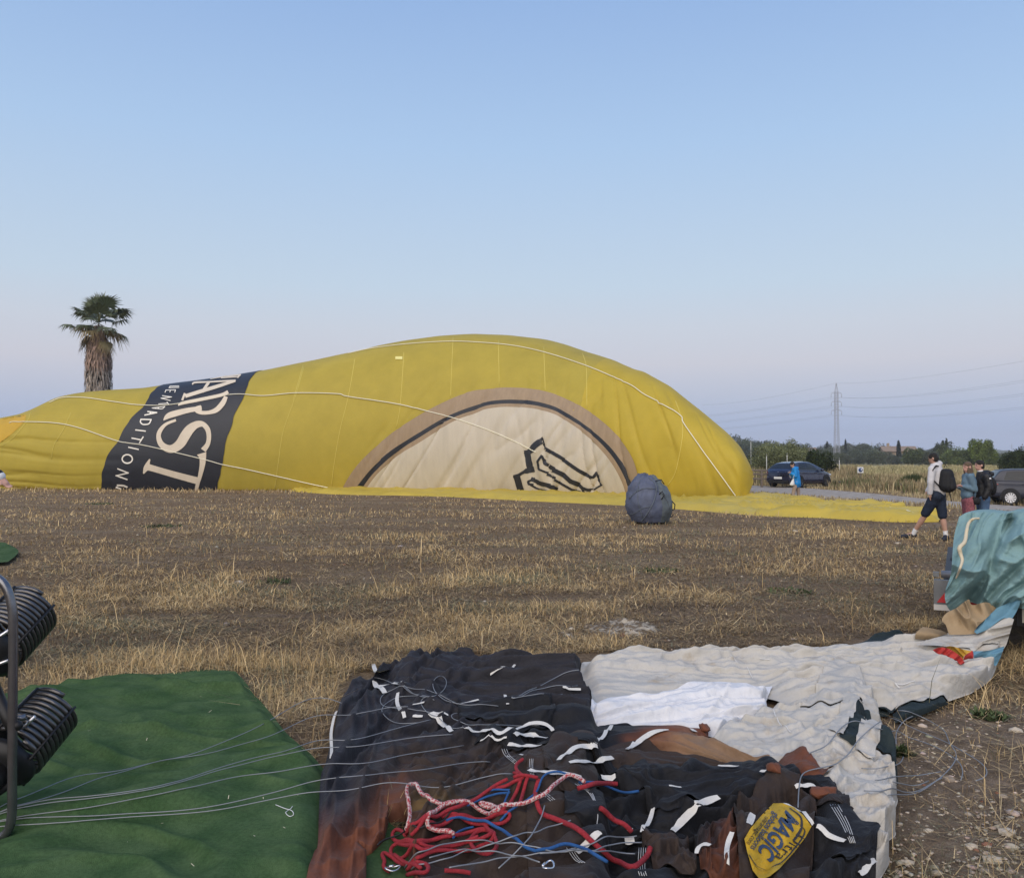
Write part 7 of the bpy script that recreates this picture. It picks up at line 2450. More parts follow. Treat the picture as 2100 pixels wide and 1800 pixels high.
def crown_mesh(seed, n, size, blobs, leaf, col, spread=.18, vert=1.0):
    """leaf faces spread through clumps; blobs: (x,y,z,r) in unit size"""
    g = np.random.default_rng(seed)
    B = np.array(blobs, float)
    wts = B[:, 3] ** 2
    idx = g.choice(len(B), n, p=wts / wts.sum())
    d = g.normal(size=(n, 3))
    d /= np.linalg.norm(d, axis=1)[:, None]
    r = g.random(n) ** .30
    P = B[idx, :3] + d * (B[idx, 3] * r)[:, None]
    # clump: pull leaves towards sub-centres for an uneven outline
    sub = B[idx, :3] + np.round(d * 2.6) / 2.6 * (B[idx, 3] * .9)[:, None]
    P = P * (1 - spread * 2) + sub * spread * 2 + g.normal(size=(n, 3)) * .025
    P *= np.array(size)
    a = g.random(n) * 2 * math.pi
    t = np.arccos(g.uniform(-1, 1, n))
    X = np.stack([np.sin(t) * np.cos(a), np.sin(t) * np.sin(a), np.cos(t)], 1)
    Yv = np.cross(X, g.normal(size=(n, 3)))
    Yv /= np.linalg.norm(Yv, axis=1)[:, None] + 1e-9
    l = leaf * g.uniform(.6, 1.5, n)[:, None]
    V = np.stack([P - X * l, P + Yv * l * .55, P + X * l * vert, P - Yv * l * .55], 1).reshape(-1, 3)
    F = np.arange(n * 4).reshape(n, 4)
    tone = g.uniform(.55, 1.4, n)[:, None] * (1 + .35 * vn(P[:, 0] / size[0] * 4, P[:, 2] / size[2] * 4 + P[:, 1] / size[1] * 3, seed))[:, None]
    C = np.repeat(np.array(col) * tone, 4, 0)
    return V, F, C


def tree(name, label, cat, loc, size, blobs, n, leaf, col, trunk=None, seed=1, group=None):
    r = thing(name, label, cat, loc, 0, group)
    V, F, C = crown_mesh(seed, int(n * 2.2), size, blobs, leaf, col)
    mk('crown', V, F, leaf_m, r, False, C)
    if trunk:
        th, tr = trunk
        g = np.random.default_rng(seed + 50)
        mb = MB()
        mb.tube([(0, 0, -.1), (.05 * th * g.uniform(-1, 1), 0, th * .5), (.08 * th * g.uniform(-1, 1), 0, th)], [tr, tr * .8, tr * .6], 8)
        for k in range(5):
            b = blobs[k % len(blobs)]
            mb.tube([(0, 0, th * .8), (b[0] * size[0] * .5, b[1] * size[1] * .5, (th + b[2] * size[2]) * .55), (b[0] * size[0] * .9, b[1] * size[1] * .9, b[2] * size[2])], [tr * .5, tr * .3, tr * .12], 6)
        mb.build('trunk', bark_m, r)
    return r


def blobset(seed, n, flat=1.0, lo=.25):
    g = np.random.default_rng(seed)
    out = []
    for k in range(n):
        a = g.uniform(0, 6.283)
        q = g.uniform(0, .62)
        z = g.uniform(lo, .82)
        out.append((math.cos(a) * q * .8, math.sin(a) * q * .8, z, g.uniform(.18, .34) * (1.1 - .5 * abs(z - .5))))
    return out


# px centre, px base, px top, distance, px width, colour, seed, kind, label
OLIVE, DARKG, MIDG, BRIGHT, GREYG, PINE = (.165, .178, .085), (.042, .058, .024), (.085, .10, .045), (.125, .165, .036), (.10, .115, .072), (.050, .064, .040)
VEG = [
    ('bush', 1595, 990, 900, 66, 128, OLIVE, 1, 7000, 'large feathery olive green bush behind the dark blue car'),
    ('bush', 1628, 985, 904, 72, 60, OLIVE, 12, 2600, 'upright feathery bush tip between the car and the big bush'),
    ('bush', 1680, 988, 922, 61, 62, DARKG, 2, 5200, 'rounded dark green bush beyond the front of the blue car'),
    ('bush', 1560, 975, 930, 90, 60, PINE, 3, 1800, 'dark bush in the gap beside the balloon tip'),
    ('tree', 2014, 946, 902, 165, 50, BRIGHT, 4, 3600, 'bright green broad crowned tree beyond the pale field'),
    ('tree', 2000, 946, 918, 170, 90, (.10, .135, .036), 5, 3000, 'bright green lower tree spreading under the tall bright crown'),
    ('tree', 1957, 946, 924, 168, 46, (.115, .145, .05), 6, 2200, 'yellow green small tree left of the bright crowned tree'),
    ('tree', 2088, 968, 918, 74, 70, DARKG, 7, 5200, 'dark green dense tree behind the grey vehicle'),
    ('tree', 1935, 946, 905, 210, 40, (.07, .088, .038), 8, 2200, 'mid green tree below the twin cypresses'),
    ('tree', 1870, 946, 922, 190, 40, (.09, .115, .046), 9, 1800, 'round green tree behind the weeds left of the backpack'),
    ('tree', 1905, 946, 926, 200, 36, GREYG, 10, 1600, 'grey green tree behind the head of the person with backpack'),
]
for i, (nm, cx, by, ty, Y, wpx, colr, sd_, n, lb) in enumerate(VEG):
    X = (cx - CX) / FPX * Y
    hgt = CAMH + (940 - ty) * Y / FPX
    wid = wpx * Y / FPX
    tree(nm, lb, nm, (X, Y, float(gz(X, Y))), (wid * .82, wid * .8, hgt), blobset(sd_, 16 if nm == 'tree' else 14, lo=.12 if nm == 'bush' else .3), n, max(.055, Y * .00085), colr, (hgt * .45, hgt * .035) if nm == 'tree' else (hgt * .3, hgt * .03), sd_)
# the wooded skyline beyond the field: many trees one can tell apart by outline
g_ = np.random.default_rng(11)
proto = []
for k in range(5):
    colk = ((.075, .09, .068), (.085, .104, .068), (.105, .122, .076), (.072, .09, .072), (.112, .126, .094))[k]  # distance haze put into these leaf colours: lightened and greyed
    V, F, C = crown_mesh(300 + k, 3000, (1, 1, 1), blobset(60 + k, 9, lo=.42) + blobset(90 + k, 9, lo=.10), .034, colk)
    me_o = mk('crown', V, F, leaf_m, None, False, C)
    proto.append(me_o.data)
    bpy.data.objects.remove(me_o)
tr_me = MB().tube([(0, 0, -.05), (.01, 0, .25), (.0, .02, .55)], [.03, .024, .012], 7)
tr_o = tr_me.build('trunk', bark_m)
tr_data = tr_o.data
bpy.data.objects.remove(tr_o)
SKYL = [(1500, 896), (1520, 898), (1530, 901), (1550, 903), (1572, 905), (1600, 912), (1630, 913), (1645, 916), (1660, 918), (1680, 916), (1696, 911), (1712, 919), (1730, 912), (1745, 913), (1760, 912), (1775, 911), (1790, 913), (1805, 916), (1820, 919), (1840, 922), (1862, 924), (1885, 921), (1905, 922), (1925, 920), (1945, 922), (1965, 924), (1985, 926), (2010, 927), (2040, 929), (2060, 927), (2085, 928), (2110, 926)]
kinds = ['dusky pine toned', 'deep green', 'olive', 'blue green', 'pale grey green']
anchors = [(1520, 'at the balloon tip'), (1575, 'over the olive bush'), (1625, 'over the car rear'), (1660, 'over the car bonnet'), (1700, 'left of the pylon'), (1735, 'right of the pylon'), (1775, 'over the sign'), (1815, 'left of the house'), (1850, 'around the house'), (1895, 'left of the backpack'),
           (1935, 'under the twin cypresses'), (1970, 'over the denim jacket'), (2010, 'behind the bright tree'), (2050, 'right of the bright tree'), (2100, 'at the right edge')]
seen_lb = {}
shapes_w = ('narrow', 'rounded', 'broad')
for row, (dy, Y0, wp) in enumerate(((0, 330, 30), (7, 270, 27), (14, 225, 24))):
    for j, (px_, ty_) in enumerate(SKYL):
        cx = px_ + g_.uniform(-8, 8) + row * 9
        ty = ty_ + dy + g_.uniform(-2.5, 4.5)
        Y = Y0 + g_.uniform(-18, 18)
        h = CAMH + (940 - ty) * Y / FPX
        ws_f = g_.uniform(.8, 1.5)
        w = wp * ws_f * Y / FPX
        X = (cx - CX) / FPX * Y
        k = int(g_.integers(0, 5))
        an = min(anchors, key=lambda q: abs(q[0] - cx))[1]
        lb = '%s %s tree, %s row of far wood, %s' % (shapes_w[int((ws_f - .8) / .234)], kinds[k], ('rearmost', 'middle', 'front')[row], an)
        seen_lb[lb] = seen_lb.get(lb, 0) + 1
        if seen_lb[lb] > 1:
            k = (k + 1 + seen_lb[lb]) % 5
            lb = '%s %s tree, %s row of far wood, %s' % (shapes_w[int((ws_f - .8) / .234)], kinds[k], ('rearmost', 'middle', 'front')[row], an)
        r = thing('distant_tree', lb, 'tree', (X, Y, 0), g_.uniform(0, 6.28), 'trees of the far wood, %s, %s' % (('rear', 'middle', 'front')[row], an))
        r.scale = (w, w, h)
        for nm_, me_ in (('crown', proto[k]), ('trunk', tr_data)):
            o = bpy.data.objects.new(nm_, me_)
            COL.objects.link(o)
            o.parent = r
# cypresses
for cx, ty, wpx, Y, lb in ((1843, 906, 11, 262, 'single dark cypress beside the stone house'), (1934, 906, 7, 240, 'shorter cypress of the pair above the mid green tree'), (1941, 904, 8, 242, 'taller cypress of the pair above the mid green tree'), (1734, 904, 4, 300, 'slim cypress spike right of the pylon'), (1696, 908, 7, 300, 'small pointed conifer left of the pylon')):
    h = CAMH + (940 - ty) * Y / FPX
    w = wpx * Y / FPX
    bl = [(0, 0, z, .5 * (1 - z) ** .45 * .5 + .04) for z in np.linspace(.06, .93, 16)]
    tree('cypress_tree', lb, 'tree', ((cx - CX) / FPX * Y, Y, 0), (w * 1.5, w * 1.5, h), bl, 1800, .28, (.020, .028, .016), (h * .2, .15), int(cx))

# ================================================================ stone house, white house
wall_s = mat('stone_wall', (.30, .23, .17), .9, var=.25, vscale=1.2, bump=.3, bscale=4)
roof_t = mat('roof_tiles', (.27, .20, .15), .9, var=.25, vscale=1.5)
win_d = mat('window_dark', (.03, .03, .035), .3)
wall_w = mat('white_wall', (.62, .60, .57), .85, var=.08, vscale=1)


def house(label, cx, Y, wid, dep, zb, hw, hr, rz, wm, wins):
    r = thing('house', label, 'house', ((cx - CX) / FPX * Y, Y, zb), rz)
    w, d = wid / 2, dep / 2
    mk('wall', np.array([(-w, -d, 0), (w, -d, 0), (w, d, 0), (-w, d, 0), (-w, -d, hw), (w, -d, hw), (w, d, hw), (-w, d, hw), (-w, 0, hw + hr), (w, 0, hw + hr)]), [(0, 1, 5, 4), (1, 2, 6, 9, 5), (2, 3, 7, 6), (3, 0, 4, 8, 7)], wm, r, False)
    rf = mk('roof', np.array([(-w - .4, -d - .5, hw - .2), (w + .4, -d - .5, hw - .2), (w + .4, 0, hw + hr + .15), (-w - .4, 0, hw + hr + .15), (-w - .4, d + .5, hw - .2), (w + .4, d + .5, hw - .2), (-w - .4, -d - .5, hw - .4), (w + .4, -d - .5, hw - .4), (w + .4, d + .5, hw - .4), (-w - .4, d + .5, hw - .4), (w + .4, 0, hw + hr - .05), (-w - .4, 0, hw + hr - .05)]),
            [(0, 1, 2, 3), (3, 2, 5, 4), (0, 6, 7, 1), (4, 5, 8, 9), (1, 7, 10, 2), (2, 10, 8, 5), (0, 3, 11, 6), (3, 4, 9, 11)], roof_t, r, False)
    MB().box((-w * .6, 0, hw + hr + .5), (.7, .7, 1.2)).build('chimney', wm, rf, False)
    for x, z, a, b in wins:
        f = MB().box((x, -d - .02, z), (a, .12, b)).build('window', win_d, r, False)
        MB().box((x, -d - .06, z - b / 2 - .08), (a + .3, .2, .12)).build('sill', wm, f, False)
    return r


house('stone house with a low tiled roof among trees beside the cypress', 1841, 275, 9.5, 8, .6, 3.6, 1.2, R(-12), wall_s, [(-3, 2.3, .9, 1.1), (-.3, 2.3, .9, 1.1), (2.7, 2.3, .9, 1.1)])
house('small white house among the trees above the blue car', 1650, 320, 8, 6, 1.5, 3.2, .9, R(10), wall_w, [(-2, 1.8, 1, 1.2), (1.8, 1.8, 1, 1.2)])
house('white farmhouse glimpsed between trees right of the pylon', 1795, 330, 10, 7, 1.2, 3.0, 1.0, R(-5), wall_w, [(-2.5, 1.8, 1, 1.2), (2, 1.8, 1, 1.2)])

# ================================================================ lattice pylon with wires, small far pylons, poles
steel_p = mat('galvanised_steel', (.42, .42, .47), .5, metal=.3)
wire_m = mat('wire', (.36, .37, .42), .6)
PYY = 250.0
kk = PYY / FPX
pz = lambda y: CAMH + (940 - y) * kk
PX0 = (1716 - CX) * kk
py_t = thing('pylon', 'tall lattice power pylon with three cross arms beyond the field', 'pylon', (PX0, PYY, 0))
H_ = pz(785.5)
wid_at = lambda z: np.interp(z, [0, pz(880), pz(840), pz(805), H_], [.75, .50, .42, .40, .05])
mb = MB()
zs = list(np.linspace(0, pz(803), 27))
cr4 = [(-1, -1), (1, -1), (1, 1), (-1, 1)]
for a, b in cr4:
    mb.tube([(a * wid_at(z), b * wid_at(z), z) for z in zs] + [(a * .05, b * .05, H_)], .055, 5)
mb.build('mast', steel_p, py_t, False)
mb = MB()
for z0, z1 in zip(zs[:-1], zs[1:]):
    for k in range(4):
        a, b = cr4[k], cr4[(k + 1) % 4]
        w0, w1 = wid_at(z0), wid_at(z1)
        mb.tube([(a[0] * w0, a[1] * w0, z0), (b[0] * w1, b[1] * w1, z1)], .03, 4, False)
        mb.tube([(b[0] * w0, b[1] * w0, z0), (a[0] * w1, a[1] * w1, z1)], .03, 4, False)
br = mb.build('bracing', steel_p, py_t, False)
br['kind'] = 'stuff'
arms = []
for ya in (806, 824, 842):
    zt, zl, zi = pz(ya - 4), pz(ya), pz(ya + 8.5)
    w = 10.6 * kk
    mb = MB()
    for s in (-1, 1):
        mb.tube([(0, 0, zt), (s * w * .9, 0, zl), (s * w, 0, zl - .25)], .05, 5)
        mb.tube([(0, 0, zl), (s * w * .9, 0, zl)], .045, 5)
    ao = mb.build('cross_arm', steel_p, py_t, False)
    for s in (-1, 1):
        MB().tube([(s * w, 0, zl - .2), (s * w, 0, zi)], .06, 6).build('insulator', wire_m, ao)
        arms.append((s * w, zi))


def wire(p, q, sag, label, n=40, r=.021):
    pts = [Vector(p).lerp(Vector(q), t) - Vector((0, 0, sag * 4 * t * (1 - t))) for t in np.linspace(0, 1, n)]
    V_, F_ = sweep(pts, [max(.010, r * (pt.y / 250)) for pt in pts], 5)
    tag(mk('power_line', np.array(V_), F_, wire_m), label, 'power line', 'power lines on the pylon')


# the line comes from the far left and runs past the right edge, nearer to us
Yl, Yr = 520.0, 95.0
for i, (xx, zi) in enumerate(arms):
    lvl = ('upper', 'middle', 'lower')[i // 2]
    sd = ('near', 'far')[i % 2]
    yl = (852, 866, 878)[i // 2] + (3 if i % 2 else 0)
    yr = (775, 803, 831)[i // 2] + (4 if i % 2 else 0)
    pl, prr = atY(1440, yl, Yl), atY(2130, yr, Yr + (8 if i % 2 else 0))
    wire((PX0 + xx, PYY, zi), pl + Vector((-60, 60, 0)), 3.0, 'power line on the %s %s arm end running left from the pylon' % (sd, lvl))
    wire((PX0 + xx, PYY, zi), prr, 1.0, 'power line on the %s %s arm end running right from the pylon' % (sd, lvl))
wire((PX0, PYY, H_), atY(1440, 830, Yl), 1.5, 'thin earth wire from the pylon tip running left', r=.02)
wire((PX0, PYY, H_), atY(2130, 735, Yr), .8, 'thin earth wire from the pylon tip running right', r=.02)
for cx, ty, lb in ((1557, 897, 'tiny far pylon left above the big olive bush'), (1788, 905, 'tiny far pylon above the dark trees right of the white farmhouse'), (1924, 911, 'tiny far pylon left of the twin cypresses'), (2075, 909, 'tiny far pylon near the right edge'), (1631, 909, 'tiny far pylon above the blue car')):
    Y = 900
    r_ = thing('far_pylon', lb, 'pylon', ((cx - CX) / FPX * Y, Y, 0))
    h = CAMH + (940 - ty) * Y / FPX
    MB().tube([(-.9, 0, 0), (-.25, 0, h * .8), (0, 0, h)], .12, 4).tube([(.9, 0, 0), (.25, 0, h * .8), (0, 0, h)], .12, 4).tube([(-2.2, 0, h * .86), (2.2, 0, h * .86)], .12, 4).tube([(-2.0, 0, h * .74), (2.0, 0, h * .74)], .12, 4).build('mast', wire_m, r_)
pole_w = mat('white_pole', (.52, .52, .50), .7)
for cx, by, ty, Y, lb in ((1572, 992, 932, 60, 'slim white pole in front of the big olive bush'), (1614, 985, 930, 64, 'white pole just behind the roof of the blue car'), (1540, 975, 903, 85, 'tall grey pole between the balloon tip and the big bush'), (1721, 990, 940, 62, 'thin pale pole at the edge of the field by the dark bush')):
    h = CAMH + (940 - ty) * Y / FPX
    r_ = thing('pole', lb, 'pole', ((cx - CX) / FPX * Y, Y, -.1))
    MB().tube([(0, 0, 0), (0, 0, h)], .026, 8).build('shaft', pole_w, r_)
    MB().ell((0, 0, h + .1), (.03, .03, .03), 8, 6).build('cap', pole_w, r_)
# grey rail fence at the balloon tip, dark pipe along the verge
wood_m = mat('weathered_wood', (.17, .14, .12), .9, var=.3, vscale=8)
fn = thing('rail_fence', 'weathered grey rail fence behind the balloon tip', 'fence', tuple(gp(1545, 998)))
f0 = Vector(fn.location)
for a, tz in ((1540, 964), (1562, 966), (1583, 968)):
    p = atY(a, 999, 52) - f0
    MB().box((p.x, p.y, .5), (.10, .10, 1.1)).build('post', wood_m, fn, False)
for z in (.52, .80, 1.02):
    p, q = atY(1536, 970, 52) - f0, atY(1586, 972, 52) - f0
    MB().tube([(p.x, p.y, z), ((p.x + q.x) / 2, p.y, z - .04), (q.x, q.y, z)], .05, 6).build('rail', wood_m, fn, False)
pipe = [gp(a, b, .25) for a, b in ((1696, 985), (1722, 989), (1750, 990), (1790, 991), (1830, 993), (1856, 996))]
V_, F_ = sweep([tuple(p) for p in catmull([tuple(p) for p in pipe], 6)], .075, 8)
tag(mk('pipe', np.array(V_), F_, mat('pipe_black', (.02, .02, .02), .6)), 'black pipe lying in the weeds right of the blue car', 'pipe')
# wooden stake with a white and blue sign
sg = thing('sign', 'white sign with a blue round mark on a stake among the dry weeds', 'sign', tuple(gp(1765, 997)))
so = Vector(sg.location)
dsc = so.y / FPX
MB().tube([(0, 0, 0), (.02, 0, 1.15)], .05, 7).build('stake', wood_m, sg)
SB = MB().box((-.03, -.06, 1.0), (.36, .03, .36)).build('sign_board', m_white, sg, False)
MB().cyl((-.03, -.078, 1.0), (-.03, -.086, 1.0), .13, n=20).build('sign_mark', mat('sign_blue', (.03, .07, .20), .6), SB)
MB().box((.02, -.092, 1.02), (.06, .012, .10)).build('sign_figure', m_white, SB, False)
# ================================================================ dry grass, weeds, gravel, rocks
straw_m = mat('dry_straw', (1, 1, 1), .85, attr=True, spec=.12)
MATP = [(p[0], p[1]) for p in (MAT_L[::-1] + MAT_B + MAT_R)]
ENVP = [(590, 1930), (642, 1739), (648, 1604), (660, 1543), (676, 1486), (696, 1412), (735, 1376), (805, 1366), (900, 1348), (960, 1340), (1075, 1354), (1130, 1356), (1196, 1342), (1330, 1334), (1560, 1328), (1700, 1326), (1800, 1300), (1850, 1300), (1920, 1290), (1960, 1240), (2200, 1230), (2200, 1340), (2066, 1330), (2044, 1372), (1990, 1420), (1920, 1440), (1850, 1462), (1800, 1486), (1830, 1520), (1846, 1600), (1836, 1700), (1820, 1770), (1780, 1930)]
MAT2 = [(-160, 1112), (12, 1114), (38, 1132), (36, 1148), (18, 1166), (-160, 1170)]
GPOL = [[tuple(gp(a, b)[:2]) for a, b in P] for P in (MATP, ENVP, MAT2)]
NOTCHG = [tuple(gp(a, b)[:2]) for a, b in [(758, 1742), (800, 1672), (830, 1664), (836, 1700), (800, 1712), (770, 1745)]]
FRONT = np.array([(a, 940 + FPX * CAMH / y) for a, y in [(q[0], q[1]) for q in BS]])


def allowed(X, Y):
    ok = np.ones(X.shape, bool)
    for P in GPOL:
        ok &= ~inpoly(X, Y, P)
    ok |= inpoly(X, Y, NOTCHG)
    ok &= ~inpoly(X, Y, ROADPOLY)
    px = CX + FPX * X / Y
    py = 940 + FPX * CAMH / Y
    fy = np.interp(px, FRONT[:, 0], FRONT[:, 1])
    ok &= ~((px < 1545) & (py < fy + 1.5) & (py > 930))
    skirt = np.interp(px, [600, 700, 900, 1100, 1290, 1450, 1560, 1700, 1800, 1920, 1930], [1008, 1016, 1019, 1030, 1039, 1050, 1057, 1064, 1068, 1072, 1040])
    skirt_t = np.interp(px, [600, 1500, 1560, 1640, 1750, 1850, 1930], [1000, 1000, 1024, 1026, 1040, 1046, 1062])
    ok &= ~((px > 600) & (px < 1930) & (py < skirt) & (py > skirt_t))
    return ok


PAL = np.array([(.60, .45, .245), (.49, .36, .19), (.38, .27, .142), (.28, .20, .11), (.20, .143, .087), (.13, .095, .066), (.26, .215, .15), (.085, .10, .045)])


def field_noise(X, Y):
    return fbm(X * .42, Y * .75, 4, 201, .6), fbm(X * 1.3, Y * 2.0, 3, 205)


def blades(name, n, d0, d1, power, hs, ws, label, seed, lie=.5, ang=36, tall=None, dens=None, colw=None, zf=None, uniform=False):
    g = np.random.default_rng(seed)
    u = g.random(n)
    if power == 2:      # thins out with distance as the square
        d = 1 / (1 / d0 + u * (1 / d1 - 1 / d0))
    elif power == 1:
        d = d0 * (d1 / d0) ** u
    else:
        d = d0 + (d1 - d0) * u
    th = np.radians(g.uniform(-ang, ang, n))
    X, Y = d * np.tan(th), d
    n1, n2 = field_noise(X, Y)
    k = allowed(X, Y)
    if dens is not None:
        k &= g.random(n) < dens(X, Y, n1, n2)
    X, Y, n1, n2, d = X[k], Y[k], n1[k], n2[k], d[k]
    n = len(X)
    lying = g.random(n) < np.clip(lie - .3 * n1, .15, .97)
    az = g.uniform(0, 2 * math.pi, n)
    tilt = np.where(lying, g.uniform(1.25, 1.53, n), np.abs(g.normal(0, .38, n)))
    L = g.uniform(*hs, n) * (1 + .55 * np.clip(n1, -.6, .8))
    L = np.where(lying, L * 1.15, L)
    W = g.uniform(*ws, n) * np.maximum(d, 3.5) * .5
    dx, dy, dz = np.sin(tilt) * np.cos(az), np.sin(tilt) * np.sin(az), np.cos(tilt)
    bend = g.uniform(.05, .45, n) * np.where(lying, .15, 1)
    z0 = gz(X, Y) + (0.0 if zf is None else zf) + np.where(lying, g.uniform(.0, .035, n), -.01)
    px_, py_ = -np.sin(az), np.cos(az)
    # face the strip roughly towards any viewer: random width direction
    wa = g.uniform(0, 2 * math.pi, n)
    wx, wy = np.cos(wa) * .6 + .4 * np.sign(np.cos(wa)), np.sin(wa) * .35
    B = np.stack([X, Y, z0], 1)
    M = B + np.stack([dx * L * .55, dy * L * .55, dz * L * .55], 1)
    T = B + np.stack([dx * L + np.cos(az) * bend * L, dy * L + np.sin(az) * bend * L, dz * L * (1 - .25 * bend)], 1)
    T[:, 2] = np.maximum(T[:, 2], gz(X, Y) + .004)
    S = np.stack([wx * W, wy * W, 0 * W], 1)
    Lz = np.where(lying[:, None], np.stack([px_ * W, py_ * W, 0 * W], 1), S)
    V = np.stack([B - Lz, B + Lz, M - Lz * .8, M + Lz * .8, T], 1).reshape(-1, 3)
    b = np.arange(n)[:, None] * 5
    F = np.concatenate([b + np.array([[0, 1, 3]]), b + np.array([[0, 3, 2]]), b + np.array([[2, 3, 4]])])
    hi = g.random(n) < .10 + .10 * (n1 > .1)
    q = np.clip(.62 - .45 * n1 - .34 * n2 + g.normal(0, .15, n) - .5 * hi + (.0 if colw is None else colw), 0, .999)
    ci = (q * 6).astype(int)
    C = PAL[ci] * g.uniform(.75, 1.25, n)[:, None]
    gr = (g.random(n) < .05 + .75 * np.clip(fbm(X * .55, Y * .9, 3, 333) - .05, 0, .6))
    C[gr] = np.array((.155, .15, .095)) * g.uniform(.6, 1.4, gr.sum())[:, None]
    o = mk(name, V, F, straw_m, None, False, np.repeat(C, 5, 0))
    tag(o, label, None, None, 'stuff')
    return o


bare_d = lambda X, Y: ss(CX + FPX * X / Y, 1420, 1800) * ss(940 + FPX * CAMH / Y, 1370, 1480)
blades('dry_grass', 230000, 3.25, 12, 2, (.035, .11), (.0005, .0010), 'short dry straw and thatch covering the near field', 1, .86, dens=lambda X, Y, a, b: (1 - .90 * bare_d(X, Y)) * np.clip(.74 + .9 * a + .35 * b, .2, 1))
blades('dry_grass', 300000, 7, 48, 2, (.04, .12), (.0005, .0011), 'short dry straw across the middle of the field', 2, .80, dens=lambda X, Y, a, b: (1 - .9 * bare_d(X, Y)) * np.clip(.74 + .9 * a + .35 * b, .2, 1))
blades('dry_grass', 20000, 3.25, 48, 2, (.10, .24), (.0006, .0011), 'taller pale straw stalks standing in tufts', 3, .18, dens=lambda X, Y, a, b: np.clip(.10 + 1.3 * a + .6 * b, .05, 1) * (1 - .9 * bare_d(X, Y)), colw=-.12)
blades('dry_grass', 3800, 3.25, 20, 2, (.18, .42), (.0006, .0010), 'long bleached stalks lying loose on the field', 4, .8, colw=-.34, dens=lambda X, Y, a, b: (.7 + 0 * a) * (1 - .8 * bare_d(X, Y)))
blades('dry_grass', 30000, 33, 52, 0, (.10, .26), (.0006, .0012), 'straw fringe along the lower edge of the balloon', 5, .1, colw=-.14, dens=lambda X, Y, a, b: ss(-(940 + FPX * CAMH / Y - np.interp(CX + FPX * X / Y, FRONT[:, 0], FRONT[:, 1])), -9, -1) * (CX + FPX * X / Y < 640))
blades('dark_weeds', 60000, 3.25, 48, 2, (.03, .10), (.0007, .0013), 'dark withered ground weeds in clumps over the field', 6, .55, colw=.55, dens=lambda X, Y, a, b: ss(fbm(X * 1.1 + 40, Y * 1.9, 4, 611), .12, .34) * (1 - .8 * bare_d(X, Y)))
# verge and weeds beyond the road
wg = np.random.default_rng(77)


def weeds(name, n, pxr, Yr, hr, wr, pal, label, seed, dens=None):
    g = np.random.default_rng(seed)
    Y = g.uniform(*Yr, n)
    X = (g.uniform(*pxr, n) - CX) / FPX * Y
    k = ~inpoly(X, Y, ROADPOLY)
    if dens is not None:
        k &= g.random(n) < dens(X, Y)
    X, Y = X[k], Y[k]
    n = len(X)
    cl = fbm(X * .5, Y * .35, 3, seed)
    H = g.uniform(*hr, n) * (1 + .7 * np.clip(cl, -.7, .7))
    W = g.uniform(*wr, n)
    a = g.uniform(0, 6.28, n)
    ln = np.abs(g.normal(0, .22, n)) * H
    B = np.stack([X, Y, gz(X, Y) - .03], 1)
    M = B + np.stack([np.cos(a) * ln * .35, np.sin(a) * ln * .35, H * .6], 1)
    T = B + np.stack([np.cos(a) * ln, np.sin(a) * ln, H], 1)
    wd = g.uniform(0, 6.28, n)
    S = np.stack([np.cos(wd) * W, np.sin(wd) * W * .5, 0 * W], 1)
    V = np.stack([B - S, B + S, M - S * 1.2, M + S * 1.2, T], 1).reshape(-1, 3)
    b = np.arange(n)[:, None] * 5
    F = np.concatenate([b + np.array([[0, 1, 3]]), b + np.array([[0, 3, 2]]), b + np.array([[2, 3, 4]])])
    ci = np.clip(((.5 + .6 * fbm(X * .3, Y * .2, 3, seed + 4) + g.normal(0, .22, n)) * len(pal)).astype(int), 0, len(pal) - 1)
    C = np.array(pal)[ci] * g.uniform(.7, 1.3, n)[:, None]
    tag(mk(name, V, F, straw_m, None, False, np.repeat(C, 5, 0)), label, None, None, 'stuff')


WP = [(.36, .29, .17), (.42, .35, .21), (.29, .225, .13), (.19, .15, .09), (.13, .14, .065)]
carbox = lambda X, Y: 1 - (np.hypot(X - cp.x, Y - cp.y) < 2.9) * 1.0
weeds('tall_dry_weeds', 26000, (1690, 2130), (47, 62), (.35, .80), (.012, .03), WP, 'tall straw coloured weeds standing along the far side of the road', 401, lambda X, Y: carbox(X, Y) * ss(X - np.interp(Y, [28, 34, 40, 46, 53.5, 66], [21.6, 20.2, 18.8, 17.4, 15.4, 5.8]), .8, 2.2))
weeds('tall_dry_weeds', 12000, (1500, 1760), (56, 75), (.4, 1.0), (.012, .03), WP, 'dry weeds around the bushes behind the blue car', 402, carbox)
weeds('tall_dry_weeds', 9000, (1850, 2150), (34, 47), (.3, .8), (.010, .025), WP, 'dry weeds on the verge behind the couple', 403, lambda X, Y: ss(X - np.interp(Y, [28, 33, 39, 46, 53.5], [21.6, 20.4, 19.0, 17.6, 15.6]), 1.2, 3.0) * (1 - ((np.hypot(X - 20.6, Y - 34.5) < 2.6))))
weeds('verge_grass', 16000, (1480, 2130), (30, 58), (.08, .24), (.010, .022), WP[:4], 'short dry grass on the verges of the gravel road', 404, lambda X, Y: ss(np.abs(X - np.interp(Y, [28, 33, 39, 46, 53.5, 60], [18.9, 18, 16.4, 14.4, 13.5, 8])), 1.6, 2.2) * (1 - ss(np.abs(X - np.interp(Y, [28, 33, 39, 46, 53.5, 60], [18.9, 18, 16.4, 14.4, 13.5, 8])), 4, 6)))
weeds('field_grass', 40000, (1560, 2150), (62, 150), (.35, .7), (.03, .08), [(.36, .31, .17), (.30, .27, .14), (.42, .36, .21), (.22, .20, .10)], 'pale ripe grass of the far field', 405)
